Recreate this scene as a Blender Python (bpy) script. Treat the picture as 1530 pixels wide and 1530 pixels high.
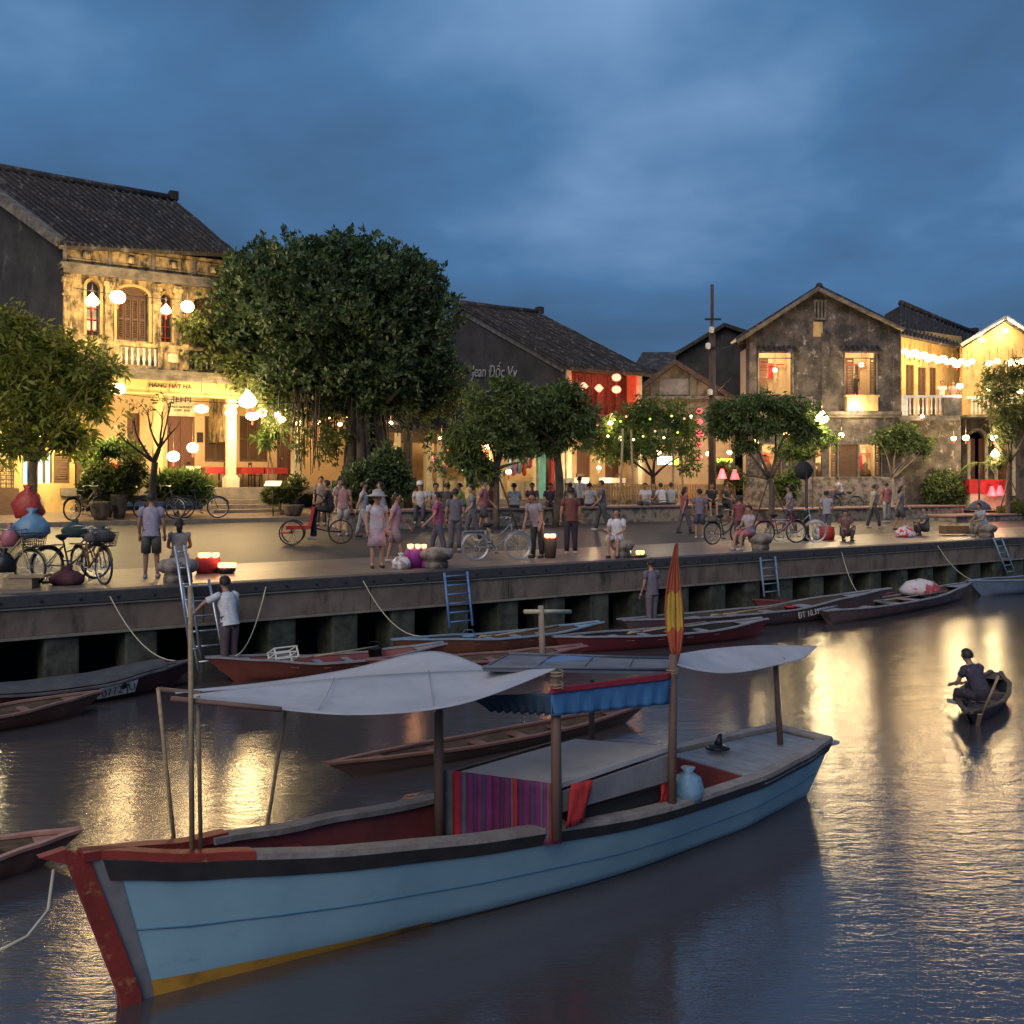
import bpy, bmesh, math, random
import numpy as np
from mathutils import Vector, Matrix, Euler
R = math.radians
PI = math.pi
rnd = random.Random(7)
for o in list(bpy.data.objects): bpy.data.objects.remove(o)
SC = bpy.context.scene
COL = SC.collection

# ------------------------------------------------------------------ camera
CAMZ, FOC, HOR = 3.55, 1500.0, 720.0
cam_d = bpy.data.cameras.new("camera"); cam = bpy.data.objects.new("camera", cam_d); COL.objects.link(cam)
cam.location = (0, 0, CAMZ); cam.rotation_euler = (R(90), 0, 0)
cam_d.sensor_width = 36; cam_d.lens = 36 * FOC / 1530.0
cam_d.shift_y = -(765 - HOR) / 1530.0
cam_d.clip_start = 0.05; cam_d.clip_end = 3000
SC.camera = cam
# ------------------------------------------------------------------ world: dusk sky with cloud layer
W = bpy.data.worlds.new("World"); SC.world = W; W.use_nodes = True
nt = W.node_tree; nt.nodes.clear()
def nd(t, **k):
    n = nt.nodes.new(t)
    for a, b in k.items(): setattr(n, a, b)
    return n
lk = nt.links.new
out = nd('ShaderNodeOutputWorld'); bg = nd('ShaderNodeBackground'); lk(bg.outputs[0], out.inputs[0])
SUN_EL, SUN_AZ = R(2.0), R(200)
sky = nd('ShaderNodeTexSky'); sky.sky_type = 'NISHITA'; sky.sun_disc = False
sky.sun_elevation = SUN_EL; sky.sun_rotation = SUN_AZ; sky.air_density = 1.2; sky.ozone_density = 3.0; sky.dust_density = 0.6
tc = nd('ShaderNodeTexCoord'); sep = nd('ShaderNodeSeparateXYZ'); lk(tc.outputs['Generated'], sep.inputs[0])
# cloud sheet: project the view direction on a plane overhead
def mth(op, a, b=None, c=None):
    m = nd('ShaderNodeMath', operation=op)
    for i, v in enumerate((a, b, c)):
        if v is None: continue
        if isinstance(v, (int, float)): m.inputs[i].default_value = v
        else: lk(v, m.inputs[i])
    return m.outputs[0]
zz = mth('ADD', mth('MAXIMUM', sep.outputs[2], 0.0), 0.30)
cx = mth('DIVIDE', sep.outputs[0], zz); cy = mth('DIVIDE', sep.outputs[1], zz)
cmb = nd('ShaderNodeCombineXYZ'); lk(cx, cmb.inputs[0]); lk(cy, cmb.inputs[1]); cmb.inputs[2].default_value = 33.3
def noise(scale, det, rough, dist=0.0, vec=None):
    n = nd('ShaderNodeTexNoise'); n.inputs['Scale'].default_value = scale; n.inputs['Detail'].default_value = det
    n.inputs['Roughness'].default_value = rough; n.inputs['Distortion'].default_value = dist
    lk(vec or cmb.outputs[0], n.inputs['Vector']); return n.outputs['Fac']
n1 = noise(1.15, 5, 0.52, 0.25); n2 = noise(3.2, 5, 0.5, 0.1)
cl = mth('ADD', mth('MULTIPLY', n1, 0.74), mth('MULTIPLY', n2, 0.26))
cl = mth('ADD', mth('MULTIPLY', mth('SUBTRACT', cl, 0.5), 0.68), 0.485)
def thin_cloud(dx, dz, r0, r1, amt):                 # places where the overcast is thinner (or thicker, amt < 0)
    L_ = math.sqrt(dx * dx + 1 + dz * dz); vd = nd('ShaderNodeVectorMath', operation='DOT_PRODUCT'); lk(tc.outputs['Generated'], vd.inputs[0]); vd.inputs[1].default_value = (dx / L_, 1 / L_, dz / L_)
    mr = nd('ShaderNodeMapRange', interpolation_type='SMOOTHSTEP'); lk(vd.outputs['Value'], mr.inputs[0]); mr.inputs[1].default_value = r0; mr.inputs[2].default_value = r1
    return mth('MULTIPLY', mr.outputs[0], amt)
cl = mth('ADD', cl, thin_cloud(.09, .44, .955, .999, .11)); cl = mth('ADD', cl, thin_cloud(-.16, .33, .985, .9995, .04)); cl = mth('ADD', cl, thin_cloud(-.55, .45, .95, .998, .03)); cl = mth('ADD', cl, thin_cloud(-.12, .42, .975, .999, -.04))
rp = nd('ShaderNodeValToRGB'); lk(cl, rp.inputs[0])
e = rp.color_ramp.elements
e[0].position = 0.36; e[0].color = (0.040, 0.082, 0.155, 1)
e[1].position = 0.66; e[1].color = (0.150, 0.270, 0.46, 1)
x = e.new(0.47); x.color = (0.047, 0.108, 0.215, 1)
x = e.new(0.55); x.color = (0.058, 0.146, 0.298, 1)
mix = nd('ShaderNodeMixRGB'); mix.inputs[0].default_value = 0.06
lk(rp.outputs[0], mix.inputs[1])
sc2 = nd('ShaderNodeMixRGB', blend_type='MULTIPLY'); sc2.inputs[0].default_value = 1; lk(sky.outputs[0], sc2.inputs[1])
sc2.inputs[2].default_value = (0.1, 0.1, 0.1, 1)
lk(sc2.outputs[0], mix.inputs[2])
# dusk: sky brighter overhead and behind (towards the sunset)
up = mth('MULTIPLY', mth('MAXIMUM', sep.outputs[2], 0.0), 0.35)
back = mth('MULTIPLY', mth('MAXIMUM', mth('MULTIPLY', sep.outputs[1], -1.0), 0.0), 0.5)
gain = mth('ADD', mth('ADD', up, back), 0.98)
mg = nd('ShaderNodeMixRGB', blend_type='MULTIPLY'); mg.inputs[0].default_value = 1
lk(mix.outputs[0], mg.inputs[1]); lk(gain, mg.inputs[2])
lk(mg.outputs[0], bg.inputs[0]); bg.inputs[1].default_value = 1.0
# afterglow: one weak, very wide sun behind the camera
sd = bpy.data.lights.new("sun", 'SUN'); so = bpy.data.objects.new("sun", sd); COL.objects.link(so)
sd.energy = 1.45; sd.angle = R(50); sd.color = (1.0, 0.84, 0.70)
so.rotation_euler = (R(52), 0, R(-22))
SC.view_settings.view_transform = 'Standard'; SC.view_settings.look = 'None'
SC.view_settings.exposure = 0.25; SC.view_settings.gamma = 1.0
SC.cycles.use_denoising = True
SC.cycles.max_bounces = 6; SC.cycles.diffuse_bounces = 3; SC.cycles.glossy_bounces = 3; SC.cycles.transmission_bounces = 3
SC.cycles.transparent_max_bounces = 6; SC.cycles.caustics_reflective = False; SC.cycles.caustics_refractive = False
SC.cycles.sample_clamp_indirect = 6.0

# ------------------------------------------------------------------ geometry of the place
QZ = 1.65                                   # quay level above the water
E0 = Vector((-8.45, 16.57, 0)); UX, UY = 0.8256, 0.5643; NX, NY = -0.5643, 0.8256
QA = math.atan2(UY, UX)
def Q(s, t, z=0.0): return Vector((E0.x + s * UX + t * NX, E0.y + s * UY + t * NY, z))
def gz(t):
    if t < 4.4: return QZ
    return QZ + 0.065 * (min(t, 18.0) - 4.4)
def tq(p): return (p.x - E0.x) * NX + (p.y - E0.y) * NY
def sq(p): return (p.x - E0.x) * UX + (p.y - E0.y) * UY
def P(px, py, Y): return Vector(((px - 765) / FOC * Y, Y, CAMZ - (py - HOR) / FOC * Y))
def fac(px, py, T):
    c = (px - 765) / FOC
    s = (c * (E0.y + T * NY) - E0.x - T * NX) / (UX - c * UY)
    Y = E0.y + s * UY + T * NY
    return s, CAMZ - (py - HOR) / FOC * Y, Y
def GP(px, T, dz=0.0):                       # a point on the land at quay distance T under column px
    s, _, Y = fac(px, 0, T)
    return Q(s, T, gz(T) + dz)
def SP(px, T):
    return fac(px, 0, T)[0]
def WP(px, py, z=0.0):                       # a point at height z seen at the pixel
    Y = (CAMZ - z) * FOC / (py - HOR)
    return Vector(((px - 765) / FOC * Y, Y, z))

# ------------------------------------------------------------------ objects
ORG = {}
def tag(o, label=None, cat=None, group=None, kind=None):
    if label: o["label"] = label
    if cat: o["category"] = cat
    if group: o["group"] = group
    if kind: o["kind"] = kind
    return o
def thing(name, label, cat, loc, group=None):
    o = bpy.data.objects.new(name, None); COL.objects.link(o); o.empty_display_size = 0.2
    o.location = loc; ORG[o.name] = Vector(loc)
    return tag(o, label, cat, group)
def origin_of(p):
    while p.parent: p = p.parent
    return ORG.get(p.name, Vector((0, 0, 0)))
class MB:
    def __init__(s, M=None): s.v = []; s.f = []; s.mi = []; s.M = M; s.m = 0; s.sm = False; s.smf = []
    def add(s, vs, fs):
        b = len(s.v)
        for p in vs:
            p = Vector(p)
            s.v.append(s.M @ p if s.M else p)
        for f in fs:
            s.f.append([i + b for i in f]); s.mi.append(s.m); s.smf.append(s.sm)
    def box(s, x0, x1, y0, y1, z0, z1):
        s.add([(x0, y0, z0), (x1, y0, z0), (x1, y1, z0), (x0, y1, z0), (x0, y0, z1), (x1, y0, z1), (x1, y1, z1), (x0, y1, z1)],
              [(0, 3, 2, 1), (4, 5, 6, 7), (0, 1, 5, 4), (1, 2, 6, 5), (2, 3, 7, 6), (3, 0, 4, 7)])
    def cbox(s, c, sx, sy, sz, rz=0.0, e=None):
        Mr = (e.to_matrix() if e else Matrix.Rotation(rz, 3, 'Z'))
        vs = [Vector(c) + Mr @ Vector((a * sx / 2, b * sy / 2, d * sz / 2)) for d in (-1, 1) for (a, b) in ((-1, -1), (1, -1), (1, 1), (-1, 1))]
        s.add(vs, [(0, 3, 2, 1), (4, 5, 6, 7), (0, 1, 5, 4), (1, 2, 6, 5), (2, 3, 7, 6), (3, 0, 4, 7)])
    def tube(s, pts, rs, n=8, cap=True):
        pts = [Vector(p) for p in pts]
        if isinstance(rs, (int, float)): rs = [rs] * len(pts)
        vs = []; fs = []
        prev = None
        for i, p in enumerate(pts):
            d = (pts[min(i + 1, len(pts) - 1)] - pts[max(i - 1, 0)])
            if d.length < 1e-9: d = Vector((0, 0, 1))
            d.normalize()
            if prev is None:
                a = Vector((0, 0, 1)) if abs(d.z) < 0.9 else Vector((1, 0, 0))
                xa = d.cross(a).normalized()
            else:
                xa = (prev - d * prev.dot(d))
                xa = xa.normalized() if xa.length > 1e-6 else d.orthogonal().normalized()
            prev = xa; ya = d.cross(xa)
            for k in range(n):
                t = 2 * PI * k / n
                vs.append(p + (xa * math.cos(t) + ya * math.sin(t)) * rs[i])
        for i in range(len(pts) - 1):
            for k in range(n):
                a = i * n + k; b = i * n + (k + 1) % n
                fs.append((a, b, b + n, a + n))
        if cap:
            fs.append(tuple(reversed(range(n)))); fs.append(tuple(range((len(pts) - 1) * n, len(pts) * n)))
        o = s.sm; s.sm = True; s.add(vs, fs); s.sm = o
    def lathe(s, c, prof, n=16, sx=1.0, sy=1.0, cap=True):
        c = Vector(c); vs = []; fs = []
        for (r, z) in prof:
            for k in range(n):
                t = 2 * PI * k / n
                vs.append(c + Vector((r * sx * math.cos(t), r * sy * math.sin(t), z)))
        for i in range(len(prof) - 1):
            for k in range(n):
                a = i * n + k; b = i * n + (k + 1) % n
                fs.append((a, b, b + n, a + n))
        if cap:
            fs.append(tuple(reversed(range(n)))); fs.append(tuple(range((len(prof) - 1) * n, len(prof) * n)))
        o = s.sm; s.sm = True; s.add(vs, fs); s.sm = o
    def ball(s, c, rx, ry=None, rz=None, n=10, m=7):
        ry = ry or rx; rz = rz or rx
        s.lathe(c, [(max(1e-4, rx * math.sin(PI * i / m)), -rz * math.cos(PI * i / m)) for i in range(m + 1)], n, 1.0, ry / rx, cap=False)
    def prism(s, poly, y0, y1):           # polygon in x,z extruded along y
        n = len(poly)
        vs = [(x, y0, z) for x, z in poly] + [(x, y1, z) for x, z in poly]
        s.add(vs, [tuple(range(n)), tuple(reversed(range(n, 2 * n)))] + [(i, (i + 1) % n + 0, (i + 1) % n + n, i + n)[::-1] for i in range(n)])
    def slab(s, pts, th):                 # quad/polygon given as world points thickened along its normal
        pts = [Vector(p) for p in pts]
        nr = (pts[1] - pts[0]).cross(pts[-1] - pts[0]).normalized() * th
        n = len(pts)
        s.add(pts + [p - nr for p in pts], [tuple(range(n)), tuple(reversed(range(n, 2 * n)))] + [(i, (i + 1) % n, (i + 1) % n + n, i + n)[::-1] for i in range(n)])
    def grid(s, rows, close=False):
        nr = len(rows); nc = len(rows[0]); vs = [p for r in rows for p in r]; fs = []
        for i in range(nr - 1):
            for j in range(nc - 1): fs.append((i * nc + j, i * nc + j + 1, (i + 1) * nc + j + 1, (i + 1) * nc + j))
        o = s.sm; s.sm = True; s.add(vs, fs); s.sm = o
    def build(s, name, mats, parent=None, bevel=0.0, solid=0.0):
        org = origin_of(parent) if parent else Vector((0, 0, 0))
        me = bpy.data.meshes.new(name)
        me.from_pydata([tuple(p - org) for p in s.v], [], s.f)
        for m in (mats if isinstance(mats, (list, tuple)) else [mats]): me.materials.append(m)
        me.polygons.foreach_set('material_index', s.mi)
        me.polygons.foreach_set('use_smooth', s.smf)
        me.update()
        o = bpy.data.objects.new(name, me); COL.objects.link(o)
        if parent: o.parent = parent
        if bevel:
            b = o.modifiers.new('b', 'BEVEL'); b.width = bevel; b.segments = 2; b.limit_method = 'ANGLE'
        if solid:
            b = o.modifiers.new('s', 'SOLIDIFY'); b.thickness = solid; b.offset = 0
        return o
def single(mb, name, mats, loc, label, cat, group=None, **k):
    """a thing that is one mesh"""
    o = mb.build(name, mats, None, **k)
    l = Vector(loc); me = o.data
    me.transform(Matrix.Translation(-l)); o.location = l
    return tag(o, label, cat, group)
def copy_tree(o, parent=None):
    c = o.copy(); COL.objects.link(c)
    if parent: c.parent = parent
    for ch in list(o.children): copy_tree(ch, c)
    return c
def place(o, loc, rz, label=None, scale=None):
    o.location = loc; o.rotation_euler = (0, 0, rz)
    if scale: o.scale = (scale,) * 3
    if label: o["label"] = label
    return o

# ------------------------------------------------------------------ materials
def mat(name, col, rough=0.8, col2=None, scale=4.0, detail=6, mix=0.5, bump=0.0, bscale=None, stretch=(1, 1, 1), metal=0.0,
        col3=None, scale3=0.7, thr3=(0.5, 0.65), stretch3=None, emit=None, estr=0.0, spec=None, trans=0.0, thr=(0.35, 0.65), sub=0.0, coord='Object'):
    m = bpy.data.materials.new(name); m.use_nodes = True; t = m.node_tree; b = t.nodes['Principled BSDF']
    L = t.links.new
    b.inputs['Roughness'].default_value = rough; b.inputs['Metallic'].default_value = metal
    if spec is not None: b.inputs['Specular IOR Level'].default_value = spec
    b.inputs['Base Color'].default_value = (*col, 1)
    co = t.nodes.new('ShaderNodeTexCoord'); mp = t.nodes.new('ShaderNodeMapping'); L(co.outputs[coord], mp.inputs[0]); mp.inputs['Scale'].default_value = stretch
    cur = None
    def ramp(fac, p0, p1):
        r = t.nodes.new('ShaderNodeMapRange'); r.inputs[1].default_value = p0; r.inputs[2].default_value = p1; L(fac, r.inputs[0]); return r.outputs[0]
    if col2:
        n = t.nodes.new('ShaderNodeTexNoise'); n.inputs['Scale'].default_value = scale; n.inputs['Detail'].default_value = detail; n.inputs['Roughness'].default_value = 0.65
        L(mp.outputs[0], n.inputs[0])
        x = t.nodes.new('ShaderNodeMixRGB'); x.inputs[1].default_value = (*col, 1); x.inputs[2].default_value = (*col2, 1); L(ramp(n.outputs[0], *thr), x.inputs[0]); cur = x.outputs[0]
    if col3:
        mp3 = t.nodes.new('ShaderNodeMapping'); L(co.outputs[coord], mp3.inputs[0]); mp3.inputs['Scale'].default_value = stretch3 or stretch
        mp3.inputs['Location'].default_value = (3.1, 7.7, 1.3)
        n = t.nodes.new('ShaderNodeTexNoise'); n.inputs['Scale'].default_value = scale3; n.inputs['Detail'].default_value = 8; n.inputs['Roughness'].default_value = 0.7
        L(mp3.outputs[0], n.inputs[0])
        x = t.nodes.new('ShaderNodeMixRGB'); x.inputs[1].default_value = (*col, 1)
        if cur: L(cur, x.inputs[1])
        x.inputs[2].default_value = (*col3, 1); L(ramp(n.outputs[0], *thr3), x.inputs[0]); cur = x.outputs[0]
    if cur: L(cur, b.inputs['Base Color'])
    if bump:
        n = t.nodes.new('ShaderNodeTexNoise'); n.inputs['Scale'].default_value = bscale or scale * 3; n.inputs['Detail'].default_value = 5
        L(mp.outputs[0], n.inputs[0]); bp = t.nodes.new('ShaderNodeBump'); bp.inputs['Strength'].default_value = min(1, bump); bp.inputs['Distance'].default_value = 0.03
        L(n.outputs[0], bp.inputs['Height']); L(bp.outputs[0], b.inputs['Normal'])
    if emit:
        b.inputs['Emission Color'].default_value = (*emit, 1); b.inputs['Emission Strength'].default_value = estr
    if trans:
        # leaf / cloth: part of the light passes through
        o = [n for n in t.nodes if n.type == 'OUTPUT_MATERIAL'][0]
        tr = t.nodes.new('ShaderNodeBsdfTranslucent'); ms = t.nodes.new('ShaderNodeMixShader'); ms.inputs[0].default_value = trans
        if cur: L(cur, tr.inputs[0])
        else: tr.inputs[0].default_value = (*col, 1)
        L(b.outputs[0], ms.inputs[1]); L(tr.outputs[0], ms.inputs[2]); L(ms.outputs[0], o.inputs[0])
    return m
def bands(name, cols, axis='X', period=1.0, rough=0.8, trans=0.0):
    """woven stripes running across one axis; cols = [(pos, colour), ...] inside a period"""
    m = mat(name, cols[0][1], rough); t = m.node_tree; b = t.nodes['Principled BSDF']; L = t.links.new
    co = t.nodes.new('ShaderNodeTexCoord'); sp = t.nodes.new('ShaderNodeSeparateXYZ'); L(co.outputs['Object'], sp.inputs[0])
    d = t.nodes.new('ShaderNodeMath'); d.operation = 'DIVIDE'; L(sp.outputs['XYZ'.index(axis)], d.inputs[0]); d.inputs[1].default_value = period
    fr = t.nodes.new('ShaderNodeMath'); fr.operation = 'FRACT'; L(d.outputs[0], fr.inputs[0])
    r = t.nodes.new('ShaderNodeValToRGB'); r.color_ramp.interpolation = 'CONSTANT'; L(fr.outputs[0], r.inputs[0])
    el = r.color_ramp.elements
    while len(el) > 1: el.remove(el[-1])
    el[0].position = cols[0][0]; el[0].color = (*cols[0][1], 1)
    for p, c in cols[1:]:
        q = el.new(p); q.color = (*c, 1)
    L(r.outputs[0], b.inputs['Base Color'])
    return m
M = {}
M['plaster_y'] = mat('yellow_plaster', (0.62, 0.42, 0.17), 0.9, (0.50, 0.33, 0.14), 1.5, col3=(0.10, 0.085, 0.05), scale3=1.3, thr3=(0.52, 0.72), stretch3=(2.2, 2.2, 0.7), bump=0.3)
M['plaster_old'] = mat('mould_stained_yellow_plaster', (0.60, 0.43, 0.20), 0.9, (0.30, 0.22, 0.11), 2.6, col3=(0.055, 0.048, 0.035), scale3=2.0, thr3=(0.44, 0.60), stretch3=(2.0, 2.0, 0.9), bump=0.5)
M['plaster_o'] = mat('apricot_plaster', (0.60, 0.41, 0.24), 0.9, (0.50, 0.33, 0.18), 1.2, col3=(0.3, 0.22, 0.13), scale3=1.0, thr3=(0.6, 0.75), bump=0.2)
M['cream'] = mat('cream_paint', (0.66, 0.58, 0.42), 0.8, (0.45, 0.38, 0.26), 3, bump=0.2)
M['white'] = mat('white_paint', (0.75, 0.74, 0.70), 0.75, (0.52, 0.50, 0.46), 5)
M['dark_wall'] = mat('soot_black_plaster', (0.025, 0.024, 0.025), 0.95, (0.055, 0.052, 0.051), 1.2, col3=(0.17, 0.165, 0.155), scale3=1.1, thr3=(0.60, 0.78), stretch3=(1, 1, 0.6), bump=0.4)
M['grey_wall'] = mat('lichen_mottled_plaster', (0.12, 0.10, 0.088), 0.95, (0.045, 0.040, 0.038), 1.6, thr=(0.42, 0.58), col3=(0.38, 0.34, 0.30), scale3=2.8, thr3=(0.58, 0.70), stretch3=(1, 1, 0.8), bump=0.6, bscale=6)
M['stone'] = mat('rubble_stone', (0.27, 0.23, 0.19), 0.95, (0.10, 0.08, 0.07), 3.5, thr=(0.45, 0.58), bump=0.8, bscale=8)
M['tile'] = mat('black_roof_tile', (0.045, 0.037, 0.036), 0.9, (0.022, 0.019, 0.019), 7, col3=(0.17, 0.16, 0.15), scale3=2.4, thr3=(0.53, 0.68), stretch3=(1,1,1), bump=0.5)
M['tile_red'] = mat('brown_roof_tile', (0.10, 0.065, 0.055), 0.9, (0.05, 0.035, 0.03), 4, thr=(0.4, 0.6), bump=0.5)
M['trim'] = mat('grey_cornice', (0.23, 0.20, 0.16), 0.9, (0.08, 0.07, 0.06), 3, bump=0.4)
M['shutter'] = mat('brown_shutter', (0.085, 0.045, 0.026), 0.7, (0.13, 0.075, 0.045), 6, stretch=(1, 1, 6))
M['door'] = mat('red_brown_door', (0.13, 0.05, 0.032), 0.65, (0.08, 0.03, 0.02), 5, stretch=(4, 4, .5))
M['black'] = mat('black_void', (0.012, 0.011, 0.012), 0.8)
M['wood'] = mat('dark_wood', (0.11, 0.07, 0.045), 0.75, (0.05, 0.033, 0.022), 6, stretch=(1, 1, 4), bump=0.3)
M['bamboo'] = mat('bamboo', (0.38, 0.28, 0.16), 0.6, (0.24, 0.17, 0.10), 5, stretch=(1, 1, 5))
M['bark'] = mat('bark', (0.15, 0.115, 0.085), 0.95, (0.06, 0.045, 0.035), 5, stretch=(1, 1, .4), bump=0.9, bscale=12)
M['bark_d'] = mat('dark_bark', (0.06, 0.045, 0.035), 0.95, (0.03, 0.022, 0.018), 5, stretch=(1, 1, .4), bump=0.9, bscale=12)
M['bark_p'] = mat('pale_bark', (0.34, 0.28, 0.21), 0.9, (0.2, 0.16, 0.12), 5, stretch=(1, 1, .5), bump=0.4)
def leafm(n, a, b, s=1.2, tr=0.35): return mat(n, a, 0.55, b, s, detail=3, trans=tr, coord='Object', thr=(0.4, 0.6))
M['leaf_dark'] = leafm('banyan_leaf', (0.035, 0.068, 0.026), (0.085, 0.135, 0.05), 2.2, 0.25)
M['leaf_olive'] = leafm('olive_leaf', (0.10, 0.12, 0.03), (0.055, 0.08, 0.024), 1.6, 0.4)
M['leaf_yel'] = leafm('yellow_green_leaf', (0.20, 0.22, 0.035), (0.11, 0.145, 0.03), 1.4, 0.5)
M['leaf_mid'] = leafm('mid_green_leaf', (0.095, 0.14, 0.040), (0.14, 0.19, 0.055), 1.3, 0.3)
M['leaf_fresh'] = leafm('fresh_green_leaf', (0.11, 0.18, 0.035), (0.06, 0.11, 0.03), 1.5, 0.45)
M['conc'] = mat('quay_concrete', (0.20, 0.155, 0.125), 0.9, (0.12, 0.092, 0.075), 1.3, col3=(0.04, 0.035, 0.03), scale3=2.2, thr3=(0.50, 0.68), stretch3=(1, 1, .3), bump=0.3)
M['pier'] = mat('algae_stained_pier', (0.075, 0.082, 0.062), 0.9, (0.025, 0.028, 0.022), 2.5, thr=(.4,.6), bump=0.4)
M['coping'] = mat('black_coping', (0.035, 0.035, 0.038), 0.7, (0.055, 0.052, 0.053), 4, bump=0.3)
def road_mat(name, c1, c2, rough, tile=None):
    m = mat(name, c1, rough, c2, 0.9, detail=8, col3=tuple(v * 0.65 for v in c1), scale3=0.35, thr3=(0.5, 0.7), bump=0.15, bscale=30, coord='Object')
    if tile:
        t = m.node_tree; b = t.nodes['Principled BSDF']; src = b.inputs['Base Color'].links[0].from_socket
        co = t.nodes.new('ShaderNodeTexCoord'); mp = t.nodes.new('ShaderNodeMapping'); mp.inputs['Rotation'].default_value = (0, 0, -QA); t.links.new(co.outputs['Object'], mp.inputs[0])
        br = t.nodes.new('ShaderNodeTexBrick'); br.inputs['Scale'].default_value = 1.0; br.inputs['Brick Width'].default_value = tile * 1.6; br.inputs['Row Height'].default_value = tile; br.inputs['Mortar Size'].default_value = 0.012
        br.inputs['Color1'].default_value = (1, 1, 1, 1); br.inputs['Color2'].default_value = (.80, .78, .76, 1); br.inputs['Mortar'].default_value = (.45, .43, .42, 1); t.links.new(mp.outputs[0], br.inputs['Vector'])
        x = t.nodes.new('ShaderNodeMixRGB'); x.blend_type = 'MULTIPLY'; x.inputs[0].default_value = 1; t.links.new(src, x.inputs[1]); t.links.new(br.outputs[0], x.inputs[2]); t.links.new(x.outputs[0], b.inputs['Base Color'])
    return m
M['pave'] = road_mat('paving', (0.25, 0.20, 0.17), (0.17, 0.135, 0.12), 0.38, 0.45)
M['asph'] = road_mat('asphalt', (0.040, 0.037, 0.041), (0.062, 0.056, 0.060), 0.55)
M['earth'] = road_mat('ground', (0.12, 0.10, 0.075), (0.08, 0.07, 0.05), 0.9)
M['kerb'] = mat('kerb_stone', (0.25, 0.22, 0.18), 0.85, (0.16, 0.14, 0.12), 4)
M['alu'] = mat('aluminium', (0.55, 0.57, 0.60), 0.35, (0.42, 0.44, 0.47), 9, metal=0.8)
M['blue_m'] = mat('blue_painted_steel', (0.07, 0.17, 0.38), 0.5, (0.12, 0.22, 0.40), 8)
M['cyan_m'] = mat('grey_blue_steel', (0.17, 0.27, 0.36), 0.5, (0.12, 0.2, 0.3), 8)
M['metal_k'] = mat('black_metal', (0.02, 0.02, 0.022), 0.4, metal=0.3)
M['chrome'] = mat('bicycle_chrome', (0.5, 0.5, 0.5), 0.3, metal=0.9)
M['rubber'] = mat('tyre_rubber', (0.02, 0.02, 0.02), 0.8)
M['skin'] = mat('skin', (0.36, 0.20, 0.13), 0.6)
M['hair'] = mat('black_hair', (0.015, 0.012, 0.011), 0.6)
M['lip'] = mat('dark_feature', (0.09, 0.03, 0.025), 0.6)
M['dusk_glass'] = mat('dark_window_glass', (0.02, 0.022, 0.025), 0.1)
def emis(name, c, s):
    m = bpy.data.materials.new(name); m.use_nodes = True; t = m.node_tree; b = t.nodes['Principled BSDF']
    b.inputs['Base Color'].default_value = (*[min(1, v) for v in c], 1); b.inputs['Emission Color'].default_value = (*c, 1); b.inputs['Emission Strength'].default_value = s
    return m
WARM = (1.0, 0.70, 0.33)
M['lant'] = emis('lantern_silk_lit', (1.0, 0.68, 0.30), 11.0)
M['lant2'] = emis('bulb_lit', (1.0, 0.68, 0.32), 26.0)
M['lant_r'] = emis('red_lantern_silk_lit', (1.0, 0.085, 0.07), 1.5)
M['lant_rc'] = emis('red_lantern_core_lit', (1.0, 0.36, 0.22), 1.7)
M['lant_p'] = emis('pink_lantern_lit', (1.0, 0.12, 0.16), 0.9)
M['candle'] = emis('candle_lantern_lit', (1.0, 0.42, 0.18), 3.0)
M['candle_y'] = emis('yellow_candle_lantern_lit', (0.85, 0.8, 0.2), 1.8)
M['fl_green'] = emis('green_lit_sign', (0.45, 0.9, 0.05), 2.2)
M['fl_white'] = emis('white_tube_lit', (0.9, 1.0, 0.85), 3.5)
M['turq'] = mat('turquoise_paint', (0.18, 0.55, 0.48), 0.6, (0.14, 0.45, 0.40), 3)
M['red'] = mat('red_cloth', (0.45, 0.03, 0.03), 0.8, (0.32, 0.02, 0.025), 4)
M['red_bag'] = mat('red_plastic', (0.60, 0.07, 0.035), 0.4, (0.42, 0.04, 0.03), 7, bump=0.6, bscale=10, trans=0.2)
M['blue_bag'] = mat('blue_plastic', (0.13, 0.30, 0.48), 0.4, (0.25, 0.42, 0.55), 7, bump=0.7, bscale=10, trans=0.2)
M['pink_bag'] = mat('pink_plastic', (0.55, 0.20, 0.22), 0.4, (0.45, 0.14, 0.18), 7, trans=0.2)
M['white_bag'] = mat('white_plastic', (0.6, 0.6, 0.6), 0.4, (0.25, 0.2, 0.2), 8, bump=0.6, thr=(.45, .55))
M['purple'] = mat('purple_cloth', (0.28, 0.03, 0.25), 0.6, (0.2, 0.02, 0.18), 5)
M['paper'] = mat('paper', (0.72, 0.70, 0.64), 0.8)
M['ink'] = mat('ink', (0.03, 0.02, 0.02), 0.8)
_cloth = {}
def cloth(c):
    k = tuple(round(v, 3) for v in c)
    if k not in _cloth: _cloth[k] = mat('cloth', c, 0.85, tuple(v * 0.72 for v in c), 9, thr=(.4, .6), bump=0.25, bscale=14)
    return _cloth[k]
def point(name, loc, power, col=WARM, r=0.12, parent=None):
    d = bpy.data.lights.new(name, 'POINT'); d.energy = power; d.color = col; d.shadow_soft_size = r
    o = bpy.data.objects.new(name, d); COL.objects.link(o)
    if parent:
        o.parent = parent; o.location = Vector(loc) - origin_of(parent)
    else: o.location = loc
    return o
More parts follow.
